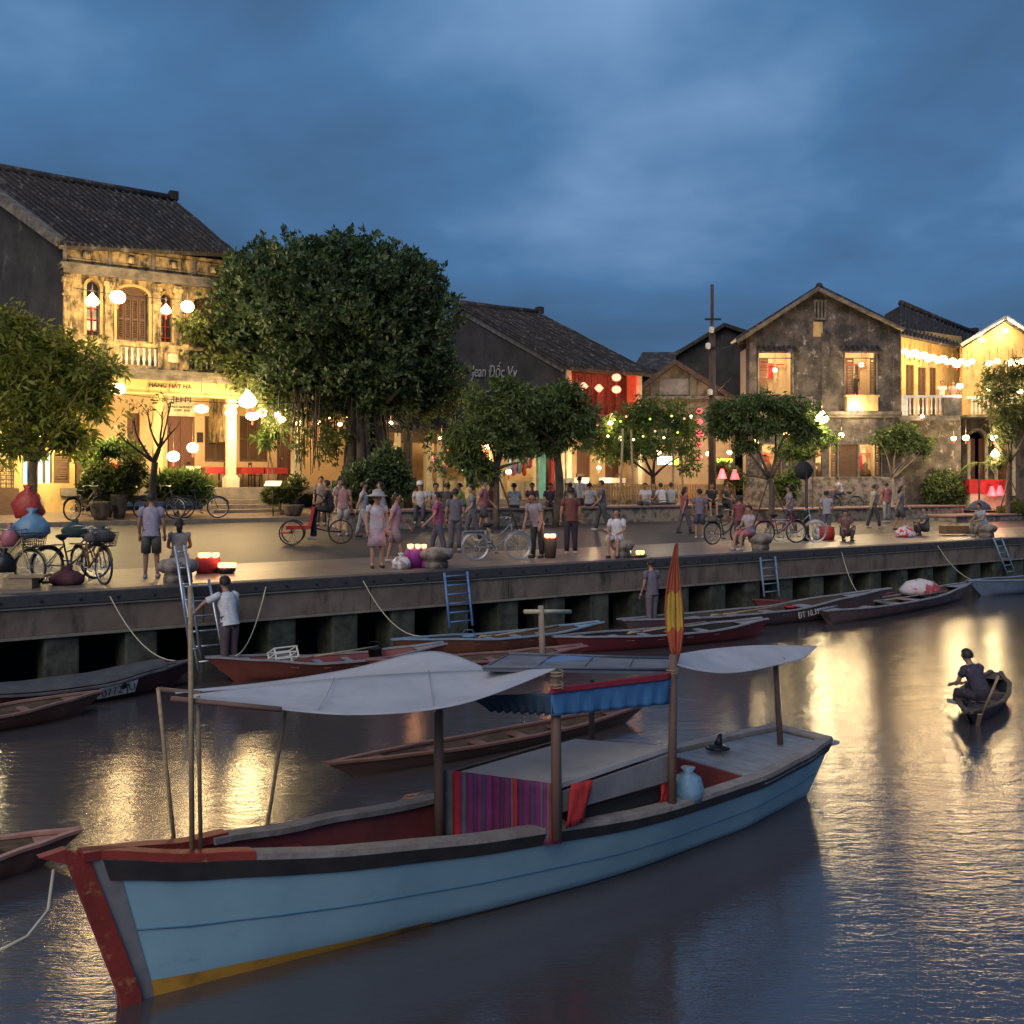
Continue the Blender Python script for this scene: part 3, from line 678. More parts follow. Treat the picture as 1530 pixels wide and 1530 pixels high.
for k in range(22): g.box(sA + .33 + k * .19, sA + .35 + k * .19, 17.88, 17.898, 5.9, 8.5)
g.build('upper_wall', M['wood'], h5)
for a, b_, c, d, _ in op5:
    g = MB(MQ); shutter(g, a, b_, c, d, 18.0, 2); g.box(a, b_, 18.08, 18.12, c, d); g.build('window', M['shutter'], h5)
for s in (sA + .15, sB - .1): g = MB(MQ); g.box(s - .12, s + .12, 16.86, 16.995, 2.4, EZ - .25); g.build('corner_pier', M['cream'], h5)
g = MB(MQ); g.box(sB - .02, sB + .12, 17.0, tB, 2.2, EZ - .2); g.box(sA + .31, sB - .03, 18.11, 18.2, 8.3, 9.3); g.build('side_wall', M['plaster_o'], h5)
g = MB(MQ); g.box(sA + .31, sB, 16.6, 18.0, 5.7, 5.88); g.box(sA + .3, sB, 16.6, 16.7, 6.5, 6.58)
balusters(g, sA + .4, sB, 5.9, 6.5, 16.65, .2); g.build('balcony', M['wood'], h5)
text_part('lettering', 'Jean Đốc Vy', h5, Vector((0, 0, 0)), .80, mat('faded_white_paint', (.42, .41, .40), .9, (.2, .2, .2), 6))
lt = [o for o in h5.children if o.name.startswith('lettering')][0]
pt = Q(sA - .06, 0, 0); 
# lettering on the gable wall: the wall runs along the quay normal, seen from its river side
def on_gable(px, py, s):
    # point of the plane s = const under the pixel
    c = (px - 765) / FOC; Y = (s + 2.3741 + 0.0) ; 
    # X*UX + Y*UY - E0.u = s  ->  Y (c UX + UY) = s + E0.u
    e0u = E0.x * UX + E0.y * UY; Y = (s + e0u) / (c * UX + UY)
    return Vector((c * Y, Y, CAMZ - (py - HOR) / FOC * Y))
pa = on_gable(738, 556, sA - .07); lt.location = pa - origin_of(h5); lt.rotation_euler = (R(90), 0, QA + R(-90))
lt.data.transform(Matrix.Rotation(R(-6), 4, 'Z'))
# ground floor terrace of the same house, with tables and bright lamp
h6g = MB(MQ); wall(h6g, sA + .3, 30.5, 2.3, 5.7, 18.2, 18.4, [(26.3, 27.1, 3.0, 5.2, 0), (28.0, 28.9, 3.0, 5.2, 0)]); h6g.build('ground_floor_wall', M['plaster_o'], h5)
g = MB(MQ); g.box(26.3, 27.1, 18.3, 18.36, 3.0, 5.2); g.box(28.0, 28.9, 18.3, 18.36, 3.0, 5.2); g.build('door', M['door'], h5)
g = MB(MQ); g.box(sA, 31.5, 15.8, 18.2, 2.2, 3.0); g.build('terrace', M['stone'], h5)
for i, px in enumerate((857, 1000)):
    pass
for px, lb in ((860, 'white-clothed terrace table left of the starry lamp'), (915, 'white-clothed terrace table right of the starry lamp')):
    table_set(Q(fs(px, 16.5), 16.5, 3.0), QA, lb, cloth_m='paper')
for px, lb in ((850, 'brown chair at the left end of the terrace table'), (871, 'brown chair right beside the left terrace table'), (929, 'brown chair right of the right-hand terrace table')):
    chair(Q(fs(px, 16.9), 16.9, 3.0), QA, lb)
# ================================================================== 6. bamboo fence between the trees
fe = thing('terrace_fence', 'low brown plank fence with a stone base in front of the bright terrace', 'fence', Q(32, 15.2, 2.3))
a, b_ = fs(868, 15.2), fs(1100, 15.2)
g = MB(MQ); g.box(a, b_, 15.1, 15.3, 2.1, 2.75); g.build('base', M['stone'], fe)
g = MB(MQ)
n = int((b_ - a) / .16)
for k in range(n): g.box(a + k * .16, a + k * .16 + .10, 15.15, 15.2, 2.751, 3.45)
g.build('planks', M['bamboo'], fe)
g = MB(MQ); g.box(a, b_, 15.201, 15.26, 2.9, 2.97); g.box(a, b_, 15.201, 15.26, 3.3, 3.37); g.build('rail', M['wood'], fe)
for i, px in enumerate((929, 945, 1006, 1019)):
    s, z, Y = fac(px, 640 + (i % 2) * 2, 12.5)
    lean = (.35, -.1, .12, -.3)[i]
    g = MB(MQ); g.tube([(s - lean * .5, 12.5, gz(12.5)), (s - lean * .1, 12.5, 3.6), (s + lean * .3, 12.55, z)], [.055, .05, .045], 8)
    single(g, 'bamboo_pole', M['bamboo'], Q(s, 12.5, gz(12.5)), ['tall pale bamboo pole left of the white-shirted trio, leftmost of four', 'tall pale bamboo pole, second from the left of four', 'tall pale bamboo pole, third from the left of four', 'tall pale bamboo pole nearest the pink lantern string'][i], 'pole', 'bamboo poles by the terrace')
# ================================================================== 7. small gabled hall with pilasters, behind
h7 = thing('small_hall', 'small weathered gabled hall with pilasters and brown tiled roof left of the utility pole', 'hall', (P(1010, 720, 50)))
YH = 50.0
def PX(px, py, Y=YH): p = P(px, py, Y); return p.x, p.z
def gable(mb, pl, Y, th=.3): mb.prism([PX(a, b_, Y) for a, b_ in pl], Y, Y + th)
g = MB(); gable(g, [(952, 740), (1098, 740), (1098, 592), (1008, 540), (952, 580)], YH); g.build('gable_wall', mat('worn_beige_plaster', (.30, .235, .17), .95, (.11, .09, .07), 1.6, thr=(.42, .6), bump=.4), h7)
for px in (976, 1035):
    x, z = PX(px, 560); g = MB(); x1, z1 = PX(px, 596); g.box(x - .16, x + .16, YH - .15, YH - .002, z1, z); g.build('pilaster', M['trim'], h7)
x, z = PX(985, 566); x1, z1 = PX(1028, 590); g = MB(); g.box(x, x1, YH - .06, YH - .002, z1, z); g.build('plaster_panel', mat('lilac_grey_plaster', (.30, .26, .26), .95, (.18, .15, .14), 3), h7)
x, z = PX(950, 593); x1, z1 = PX(1098, 597); g = MB(); g.box(x, x1, YH - .3, YH - .003, z1, z + .02); g.build('ledge', M['trim'], h7)
for a, b_, nm in (((947, 583), (1008, 536), 0), ((1008, 536), (1104, 596), 1)):
    A = P(*a, YH - .5); B = P(*b_, YH - .5); d = Vector((1.5, 8, 0))
    g = MB(); pts = [A, B, B + d, A + d]
    if nm: pass
    g.slab(pts, .22); g.build('roof', M['tile_red'], h7)
g = MB(); x, z = PX(958, 700); x1, z1 = PX(1092, 700); g.box(x, x1, YH - .06, YH - .01, 2.2, z + 1.6); g.build('shop_front', M['plaster_o'], h7)
# lit stall fronts below it
for i, (px, py, w, h, c) in enumerate(((994, 688, 22, 12, 'fl_white'), (1010, 690, 8, 9, 'fl_green'), (1083, 688, 22, 5, 'fl_green'))):
    x0, z0 = PX(px - w / 2, py + h / 2, 47.5); x1, z1 = PX(px + w / 2, py - h / 2, 47.5)
    g = MB(); g.box(x0, x1, 47.5, 47.6, z0, z1)
    single(g, 'lit_sign', M[c], (x0, 47.5, z0), ['bright white lit panel beyond the terrace fence, centre', 'small green lit panel right of the white lit one', 'long yellow-green lit sign above the pink lamp'][i], 'lit sign')
point('stall_lamp', P(985, 690, 47), 45, (1, .85, .6), .2, h7); point('stall_lamp', P(1075, 680, 47), 60, (1, .8, .45), .2, h7)
# ================================================================== 8. two dark houses behind
h8 = thing('rear_dark_house', 'dark gabled house with plain blackened wall behind the utility pole', 'house', P(1060, 720, 57))
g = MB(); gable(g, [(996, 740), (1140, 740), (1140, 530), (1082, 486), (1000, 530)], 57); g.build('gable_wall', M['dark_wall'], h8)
for a, b_ in (((990, 537), (1082, 482)), ((1082, 482), (1128, 497)), ):
    A = P(*a, 56.6); B = P(*b_, 56.6); d = Vector((2.5, 8, 0)); g = MB(); g.slab([A, B, B + d, A + d], .2); g.build('roof', M['tile'], h8)
h9 = thing('rear_low_house', 'low dark house with flat-topped black roof right of the red balcony', 'house', P(975, 720, 54))
A, B, C_, D = P(944, 552, 52.5), P(1010, 552, 52.5), P(1010, 526, 56), P(960, 526, 56)
g = MB(); g.slab([A, B, C_, D], .2); g.build('roof', M['tile'], h9)
g = MB(); gable(g, [(948, 740), (1010, 740), (1010, 552), (948, 552)], 53.2); g.build('wall', M['dark_wall'], h9)
# ================================================================== 9. big mottled gable house at right
YG = 47.0
hG = thing('stone_gable_house', 'large mottled grey gable-fronted house with two lit upper windows', 'house', P(1230, 745, YG))
def X(px, Y=YG): return (px - 765) / FOC * Y
def Z(py, Y=YG): return CAMZ - (py - HOR) / FOC * Y
wins = [(1134, 1184, 526, 590), (1263, 1309, 526, 592)]
low = [(1138, 1166, 664, 712), (1218, 1251, 664, 712), (1284, 1316, 664, 712), (1254, 1281, 664, 712)]
ops9 = [(X(a), X(b_), Z(d), Z(c), 0) for a, b_, c, d in wins + low]
g = MB(); wall(g, X(1117), X(1345), Z(760), Z(494), YG, YG + .35, ops9)
g.prism([(X(1117), Z(494)), (X(1345), Z(494)), (X(1226), Z(434))], YG, YG + .35)
g.build('gable_wall', M['grey_wall'], hG)
lit = emis('x', (1, 1, 1), 0)
room = mat('lit_room_wall', (0.66, 0.54, 0.36), .8, (0.56, 0.42, 0.26), 1.3)
for i, (a, b_, c, d) in enumerate(wins + low):
    x0, x1, z0, z1 = X(a), X(b_), Z(d), Z(c)
    if i == 5:
        g = MB(); g.box(x0, x1, YG + .12, YG + .18, z0, z1); shutter(g, x0 + .02, x1 - .02, z0, z1, YG + .05, 2); g.build('shutter', M['shutter'], hG); continue
    w = MB(); w.box(x0 - .06, x0, YG - .04, YG + .1, z0, z1); w.box(x1, x1 + .06, YG - .04, YG + .1, z0, z1); w.box(x0 - .08, x1 + .08, YG - .06, YG + .12, z1 + .001, z1 + .08); w.box(x0 - .1, x1 + .1, YG - .1, YG + .12, z0 - .08, z0 - .001)
    wo = w.build('window', M['trim'], hG)
    sh = MB(); hw = (x1 - x0) * (.30 if i < 2 else .25)
    if i < 2:
        shutter(sh, x0 + .02, x0 + hw, z0, z1 - .3, YG + .1, 1); sh.box(x0, x1, YG + .06, YG + .1, z1 - .3, z1 - .26)
        if i == 1: shutter(sh, x1 - hw * .6, x1 - .02, z0, z1 - .3, YG + .1, 1)
    else: shutter(sh, x1 - hw, x1, z0, z1, YG + .1, 1); sh.box(x0, x0 + .05, YG + .1, YG + .14, z0, z1)
    sh.build('shutter', M['shutter'], wo)
    r_ = MB(); r_.box(x0 - .3, x1 + .3, YG + 2.2, YG + 2.3, z0 - .3, z1 + .3); r_.box(x0 - .35, x0 - .3, YG + .36, YG + 2.3, z0 - .3, z1 + .3); r_.box(x1 + .3, x1 + .35, YG + .36, YG + 2.3, z0 - .3, z1 + .3); r_.box(x0 - .3, x1 + .3, YG + .36, YG + 2.3, z1 + .3, z1 + .35); r_.box(x0 - .3, x1 + .3, YG + .36, YG + 2.3, z0 - .35, z0 - .3)
    for k in range(3):
        xx = x0 + (x1 - x0) * (.2 + .3 * k); r_.box(xx - .02, xx + .02, YG + 2.1, YG + 2.19, z0, z1)
    r_.build('room', room, wo)
    cu = MB(); rq = random.Random(i * 3 + 1)
    for k in range(5):
        xx = x0 + (x1 - x0) * (k + rq.uniform(.2, .6)) / 5; ww = rq.uniform(.05, .14); zt = z1 - rq.uniform(0, .5); cu.m = rq.randrange(3); cu.box(xx - ww, xx + ww, YG + 1.9 + k * .03, YG + 1.93 + k * .03, z0 + rq.uniform(.0, .9) * (z1 - z0) * .6, zt)
    cu.m = 0; cu.box(x0 - .1, x1 + .1, YG + 1.7, YG + 1.74, z1 - .42, z1 - .36)
    cu.build('curtain', [M['red'], M['cream'], M['wood']], wo)
    if i > 1:
        f = MB()
        rg = random.Random(i)
        for k in range(4): xx = x0 + (x1 - x0) * rg.random(); f.lathe((xx, YG + 1.4 + rg.random() * .5, z0 - .2), [(.2, 0), (.22, .5), (.1, .62), (.12, .8), (.02, .9)], 8)
        f.build('room_furniture', M['wood'], wo)
    point('room_lamp', ((x0 + x1) / 2, YG + 1.2, z1 - .25), 60 if i < 2 else 52, (1, .74, .44), .1, hG)
for a, b_ in ((1130, 1190), (1254, 1314)):       # tiled window canopies
    g = MB(); g.slab([Vector((X(a), YG - .55, Z(527))), Vector((X(b_), YG - .55, Z(527))), Vector((X(b_), YG, Z(518))), Vector((X(a), YG, Z(518)))], .08)
    for k in range(8): xx = X(a) + (X(b_) - X(a)) * (k + .5) / 8; g.tube([(xx, YG - .55, Z(527) + .03), (xx, YG, Z(518) + .03)], .045, 6)
    g.build('window_canopy', M['tile'], hG)
g = MB(); g.box(X(1117), X(1349), YG - .22, YG - .002, Z(620), Z(615)); g.box(X(1117), X(1347), YG - .12, YG - .003, Z(624), Z(620.2)); g.build('string_course', M['trim'], hG)
g = MB(); g.box(X(1262), X(1308), YG - .35, YG - .003, Z(614.8), Z(593.5)); g.box(X(1260), X(1310), YG - .4, YG - .002, Z(593.4), Z(591)); g.build('balcony_panel', M['plaster_y'], hG)
for px in (1124, 1232, 1339):
    g = MB(); g.box(X(px) - .17, X(px) + .17, YG - .12, YG - .003, Z(745), Z(624.2 if px != 1232 else 624.2)); g.box(X(px) - .17, X(px) + .17, YG - .12, YG - .003, Z(614.8), Z(498))
    g.build('corner_pilaster', M['grey_wall'], hG)
g = MB(); g.box(X(1217), X(1233), YG - .12, YG - .003, Z(478), Z(475)); 
for k in range(4): g.box(X(1217 + k * 5.1) - .03, X(1217 + k * 5.1) + .05, YG - .06, YG - .003, Z(475), Z(451))
g.box(X(1215), X(1235), YG - .08, YG - .004, Z(451), Z(448)); g.build('attic_vent', M['trim'], hG)
g = MB()
for k in range(3): g.box(X(1217 + k * 5.1) + .055, X(1222 + k * 5.1) - .035, YG - .012, YG - .002, Z(474), Z(452))
g.build('vent_opening', M['black'], hG)
g = MB(); g.box(X(1215), X(1229), YG - .02, YG - .002, Z(503), Z(481)); g.build('plaster_patch', M['plaster_y'], hG)
g = MB(); g.box(X(1110), X(1349), YG - .25, YG - .005, Z(770), Z(713)); g.build('plinth', M['stone'], hG, bevel=.03)
dd = Vector((3.2, 12, 0))
A, B, C_ = P(1101, 508, YG - .45), P(1224, 430, YG - .45), P(1350, 492, YG - .45)
roof(hG, A, A + dd, B + dd, B, rows=.3, name='roof'); roof(hG, C_ + dd, C_, B, B + dd, rows=.3, name='roof', ridge=False)
for a, b_ in ((A, B), (B, C_)):
    g = MB(); g.tube([a + Vector((0, -.02, -.08)), b_ + Vector((0, -.02, -.02))], .10, 6); g.build('verge_coping', M['trim'], hG)
g = MB(); p = P(1096, 506, YG); g.tube([P(1092, 513, YG - .3), P(1106, 504, YG - .3), P(1117, 500, YG - .3)], [.05, .12, .14], 6); g.build('eave_bracket', M['cream'], hG)
# ================================================================== 10. right wing with lit balcony
hW = thing('balcony_wing', 'yellow-lit wing with white balustrade and lantern row under its eave', 'house', P(1390, 745, 49))
YW = 48.2
g = MB(); wall(g, X(1346, YW), X(1436, YW), Z(760, YW), Z(622, YW), YW, YW + .3, []); g.build('lower_wall', M['grey_wall'], hW)
a0, a1 = P(1347, 622, 49.6), P(1437, 622, 52.5)
ang = math.atan2(a1.y - a0.y, a1.x - a0.x); MWg = Matrix.Translation((a0.x, a0.y, 0)) @ Matrix.Rotation(ang, 4, 'Z'); LW = (Vector((a1.x, a1.y)) - Vector((a0.x, a0.y))).length
z0w = Z(622, YW); opw = [(.35, 1.05, z0w + .1, Z(545, 50), 0), (1.35, 2.05, z0w + .1, Z(547, 50), 0), (2.35, 2.95, z0w + .1, Z(549, 51), 0)]
g = MB(MWg); wall(g, 0, LW, z0w - .2, Z(492, 50), 0, .3, opw); g.build('upper_wall', M['plaster_y'], hW)
for a, b_, c, d, _ in opw:
    g = MB(MWg); shutter(g, a, b_, c, d, .06, 2); g.box(a, b_, .14, .2, c, d); g.build('shutter', M['shutter'], hW)
g = MB(); pts = [P(1346, 621, 46.4), P(1400, 621, 46.3), P(1434, 621, 47.2)]
g.slab([P(1344, 621, 46.6), P(1434, 621, 46.6), P(1436, 621, 52), P(1344, 621, 50)][::1], .22); bs = g.build('balcony_slab', M['trim'], hW)
g = MB(); x0, x1 = X(1349, 46.7), X(1420, 46.7); zb = Z(621, 46.7)
balusters(g, x0 + .25, x1 - .35, zb + .06, Z(594, 46.7), 46.75, .19); g.build('baluster', M['white'], bs)
g = MB(); g.box(x0, x1 + .5, 46.66, 46.84, Z(594, 46.7), Z(590.5, 46.7)); g.box(x0, x0 + .22, 46.65, 46.85, zb, Z(594, 46.7) - .001); g.build('balcony_rail', M['white'], hW)
g = MB(); g.box(x1 - .28, x1 + .5, 46.65, 46.85, zb, Z(594, 46.7) - .003); g.build('balcony_pier', M['trim'], hW)
A, B, C_, D = P(1345, 499, 48.2), P(1442, 520, 51.4), P(1456, 500, 58), P(1346, 455, 53)
roof(hW, A, B, C_, D, rows=.3)
g = MB(); g.slab([P(1322, 470, 56), P(1346, 456, 56), P(1346, 520, 56), P(1322, 520, 56)], .2); g.build('gable_wall', M['dark_wall'], hW)
hY = thing('orange_gable_house', 'bright orange gabled house with arched doorway at the right edge of the picture', 'house', P(1500, 745, 50))
YY = 50.5
g = MB(); wall(g, X(1438, YY), X(1640, YY), Z(760, YY), Z(622, YY), YY, YY + .3, [(X(1449, YY), X(1471, YY), Z(740, YY), Z(655, YY), .35), (X(1490, YY), X(1512, YY), Z(740, YY), Z(655, YY), .35)]); g.build('lower_wall', M['grey_wall'], hY)
g = MB(); g.box(X(1438, YY), X(1640, YY), YY, YY + .3, Z(621.9, YY), Z(512, YY)); g.prism([(X(1438, YY), Z(512, YY)), (X(1568, YY), Z(512, YY)), (X(1503, YY), Z(476, YY))], YY, YY + .3); g.build('upper_wall', M['plaster_y'], hY)
for c in (1460, 1501):
    a, b_ = X(c - 11, YY), X(c + 11, YY); g = MB(); arch_trim(g, a, b_, Z(740, YY), Z(655, YY), .35, YY, .14, .08); d_ = g.build('doorway_arch', M['cream'], hY)
    g = MB(); g.box(a, a + .3, YY + .1, YY + .15, Z(740, YY), Z(655, YY)); g.box(b_ - .25, b_, YY + .1, YY + .15, Z(740, YY), Z(655, YY)); g.build('door', M['door'], d_)
    g = MB(); g.box(a - 1.2, b_ + 1.2, YY + 2, YY + 2.1, Z(760, YY), Z(600, YY)); g.build('hallway', M['plaster_y'], hY)
point('hall_lamp', P(1480, 665, YY + 1), 40, (1, .7, .35), .15, hY)
for a, b_ in (((1436, 514), (1503, 472)), ((1503, 472), (1575, 518))):
    A = P(*a, YY - .4); B = P(*b_, YY - .4); d = Vector((3, 9, 0)); g = MB(); g.slab([A, B, B + d, A + d], .2); rr = g.build('roof', M['tile'], hY)
    g = MB(); g.tube([A + Vector((0, -.03, -.05)), B + Vector((0, -.03, -.05))], .09, 6); g.build('verge_board', M['white'], rr)
g = MB(); g.box(X(1444, 48.6), X(1640, 48.6), 48.6, YY, Z(623, 48.6), Z(620, 48.6)); bs = g.build('balcony_slab', M['trim'], hY)
g = MB(); balusters(g, X(1450, 48.7), X(1640, 48.7), Z(619.5, 48.7), Z(596, 48.7), 48.75, .19); g.build('baluster', M['white'], bs)
g = MB(); g.box(X(1444, 48.7), X(1640, 48.7), 48.66, 48.84, Z(596, 48.7), Z(592.5, 48.7)); g.build('balcony_rail', M['white'], hY)
ct = thing('market_stall', 'stall counter draped in red cloth below the orange gabled house', 'stall', P(1470, 745, 47.5))
g = MB(); g.box(X(1447, 47.5), X(1507, 47.5), 47.4, 48.4, Z(737, 47.5), Z(716, 47.5)); g.build('cloth', M['red'], ct)
g = MB(); g.box(X(1449, 47.5), X(1505, 47.5), 47.45, 48.35, 2.2, Z(737.2, 47.5)); g.build('counter', M['cream'], ct)
# ================================================================== benches / planter walls along the promenade
def bench(px0, px1, T, h, label, m):
    a, b_ = fs(px0, T), fs(px1, T); t_ = thing('planter_wall', label, 'low wall', Q((a + b_) / 2, T, gz(T)))
    g = MB(MQ); g.box(a, b_, T, T + 1.6, gz(T) - .2, gz(T) + h - .08); g.build('base', M['stone'], t_)
    g = MB(MQ); g.box(a - .06, b_ + .06, T - .07, T + 1.68, gz(T) + h - .08 + .001, gz(T) + h); g.build('coping', m, t_, bevel=.015)
cp = mat('worn_red_coping', (.30, .17, .14), .8, (.18, .13, .12), 3)
bench(520, 845, 10.2, .62, 'long grey stone planter wall below the banyan and the round trees', cp)
bench(872, 1105, 10.2, .62, 'long grey stone planter wall where the white-shirted men sit', cp)
bench(1170, 1440, 8.5, .55, 'long grey stone planter wall in front of the mottled gable house', cp)
bench(1428, 1640, 6.6, .30, 'low red-edged planter round the tree at the right edge', cp)

# unseen street lamp, added outside the left edge to brighten the left tree
sl = thing('added_street_lamp', 'added unseen street lamp lighting the left tree from just outside the frame', 'street lamp', GP(-75, 8.5))
b0 = GP(-75, 8.5); g = MB(); g.lathe(b0, [(.12, 0), (.12, .3), (.06, .4), (.045, 3.6)], 10); g.build('post', M['metal_k'], sl)
g = MB(); g.ball(b0 + Vector((0, 0, 3.8)), .2); g.build('lamp_globe', M['lant'], sl); point('lamp_light', b0 + Vector((.35, 0, 3.8)), 330, (1, .80, .40), .2, sl)
# ------------------------------------------------------------------ foliage
def leaves(name, m, parent, lobes, n, size, seed=1, per=6, elong=2.2, droop=0.0, gap=0.15, shell=0.45, spread=None):
    """lobes = [(centre, rx, ry, rz)]; n clumps of `per` small pointed leaves spread through the volume"""
    r = np.random.default_rng(seed)
    vol = np.array([l[1] * l[2] * l[3] for l in lobes]) ** 0.8; vol /= vol.sum()
    idx = r.choice(len(lobes), n, p=vol)
    C = np.array([list(l[0]) for l in lobes])[idx]; Rr = np.array([l[1:4] for l in lobes])[idx]
    d = r.normal(size=(n, 3)); d /= np.linalg.norm(d, axis=1)[:, None]
    rad = r.random(n) ** shell
    # lumpy outline
    w = 1 + 0.22 * np.sin(d[:, 0] * 7 + idx * 2.1) * np.cos(d[:, 2] * 6 + idx) + 0.14 * np.sin(d[:, 1] * 11 + d[:, 2] * 9)
    c = C + d * Rr * (rad * w)[:, None]
    f = np.sin(c[:, 0] * 2.9 + seed) * np.sin(c[:, 1] * 2.3) * np.sin(c[:, 2] * 3.3 + 1.7 * seed) + 0.35 * np.sin(c[:, 0] * 7.1 + c[:, 2] * 6.3)
    keep = f > (-1.1 + gap * 4) * 0.5 - 0.35
    c = c[keep]; d = d[keep]; n = len(c)
    sp = (spread or size * 0.55)
    cc = np.repeat(c, per, axis=0); od = np.repeat(d, per, axis=0); N = len(cc)
    ld = r.normal(size=(N, 3)) + od * 0.7; ld[:, 2] += 0.25 - droop; ld /= np.linalg.norm(ld, axis=1)[:, None]
    base = cc + ld * sp * 0.25 * r.random(N)[:, None] + r.normal(size=(N, 3)) * sp * 0.35
    L = size * (0.65 + 0.7 * r.random(N))[:, None]; Wd = L / elong
    up = r.normal(size=(N, 3)); sd = np.cross(ld, up); sd /= (np.linalg.norm(sd, axis=1)[:, None] + 1e-9)
    nrm = np.cross(sd, ld)
    v = np.empty((N, 4, 3)); v[:, 0] = base; v[:, 1] = base + ld * L * 0.45 + sd * Wd * 0.5 + nrm * L * 0.07
    v[:, 2] = base + ld * L - np.array([0, 0, 1]) * L * droop * 0.3; v[:, 3] = base + ld * L * 0.45 - sd * Wd * 0.5 + nrm * L * 0.07
    v = v.reshape(-1, 3) - np.array(origin_of(parent) if parent else (0, 0, 0))
    me = bpy.data.meshes.new(name); me.vertices.add(N * 4); me.loops.add(N * 4); me.polygons.add(N)
    me.vertices.foreach_set('co', v.ravel()); me.loops.foreach_set('vertex_index', np.arange(N * 4)); me.polygons.foreach_set('loop_start', np.arange(0, N * 4, 4))
    me.update(calc_edges=True); me.materials.append(m)
    o = bpy.data.objects.new(name, me); COL.objects.link(o)
    if parent: o.parent = parent
    return o
def lobe(px, py, Y, rpx, rpy, rd=None):
    k = Y / FOC; return (P(px, py, Y), rpx * k, (rd or rpx) * k * 0.9, rpy * k)
def limb(mb, a, b_, r0, r1, bend=.15, n=6, seed=0):
    g_ = random.Random(seed); a = Vector(a); b_ = Vector(b_); L = (b_ - a).length; pts = []
    o = Vector((g_.uniform(-1, 1), g_.uniform(-1, 1), g_.uniform(-.3, .5))) * L * bend
    for i in range(n + 1):
        t = i / n; pts.append(a.lerp(b_, t) + o * math.sin(PI * t) + Vector((g_.uniform(-1, 1), g_.uniform(-1, 1), 0)) * L * .012)
    mb.tube(pts, [r0 + (r1 - r0) * (i / n) ** .8 for i in range(n + 1)], 8)
    return pts
# --- left tree: yellow-green leaves lit from behind
t1 = thing('mango_tree', 'leafy yellow-green tree at the left edge, in front of the low yellow house', 'tree', GP(52, 12.5))
Yt = fac(52, 0, 12.5)[2]
g = MB(); base = GP(52, 12.5, -.1); fk = P(50, 690, Yt)
limb(g, base, fk, .17, .12, .05, seed=1)
for i, (px, py, r) in enumerate(((10, 560, .06), (45, 530, .07), (95, 560, .06), (130, 600, .05), (20, 620, .05), (75, 500, .05), (150, 540, .04))): limb(g, fk, P(px, py, Yt + (i % 3 - 1) * .6), r, .015, .12, seed=i + 3)
g.build('trunk', M['bark'], t1)
lb = [lobe(30, 520, Yt, 62, 52), lobe(95, 545, Yt + .3, 62, 55), lobe(-10, 585, Yt, 60, 75), lobe(60, 600, Yt, 75, 60), lobe(135, 590, Yt, 42, 48), lobe(25, 655, Yt, 48, 38), lobe(100, 650, Yt, 45, 32), lobe(150, 555, Yt, 36, 30), lobe(-40, 540, Yt, 50, 60), lobe(20, 480, Yt, 30, 22)]
leaves('crown', M['leaf_yel'], t1, lb, 3300, .25, 11, 6, 3.4, .35, .26, .75)
# --- small bare tree
t2 = thing('bare_tree', 'small nearly leafless tree with forked dark branches before the yellow shophouse', 'tree', GP(215, 13.0))
Yb = fac(215, 0, 13.0)[2]; g = MB(); base = GP(217, 13.0, -.1); f1 = P(230, 690, Yb); f2 = P(238, 670, Yb)
limb(g, base, f1, .14, .10, .03, seed=2)
tw = [(f1, (178, 650), .055), (f1, (200, 625), .05), (f2, (222, 610), .045), (f2, (242, 615), .05), (f2, (262, 640), .04), (f2, (255, 600), .035)]
g.tube([f1, f2], [.09, .07])
for i, (a, b_, r) in enumerate(tw):
    pts = limb(g, a, P(*b_, Yb + (i % 3 - 1) * .3), r, .018, .08, seed=30 + i)
    for k in (3, 4, 5):
        e_ = pts[k] + Vector((rnd.uniform(-.35, .35), rnd.uniform(-.3, .3), rnd.uniform(.25, .7))); limb(g, pts[k], e_, .016, .006, .1, 4, seed=90 + i * 5 + k)
g.build('trunk', M['bark_d'], t2)
leaves('crown', M['leaf_olive'], t2, [lobe(185, 640, Yb, 22, 16), lobe(205, 612, Yb, 22, 14), lobe(245, 600, Yb, 18, 12), lobe(180, 665, Yb, 16, 10)], 55, .16, 5, 4, 3, .2)
# --- the banyan
TB = 13.6; YB = fac(560, 0, TB)[2]
t3 = thing('banyan_tree', 'huge dark domed banyan tree with hanging aerial roots, the largest tree in view', 'tree', GP(556, TB))
g = MB(); rg = random.Random(5)
cent = P(545, 610, YB)
for i in range(11):
    a = 2 * PI * i / 11; rr = .55 + rg.random() * .35
    b0 = GP(550, TB, -.1) + Vector((math.cos(a) * rr, math.sin(a) * rr, 0)); t0 = cent + Vector((math.cos(a) * .5, math.sin(a) * .5, rg.uniform(-.3, .4)))
    limb(g, b0, t0, .20 + rg.random() * .12, .15, .05, seed=40 + i)
for i, (px, py) in enumerate(((400, 520), (450, 450), (510, 420), (570, 420), (620, 470), (650, 540), (350, 560), (300, 530), (480, 560), (600, 580), (540, 500))):
    limb(g, cent + Vector((rg.uniform(-.3, .3), rg.uniform(-.3, .3), -.2)), P(px, py, YB + rg.uniform(-1.5, 1.5)), .2, .05, .08, seed=60 + i)
g.build('trunk', M['bark_d'], t3)
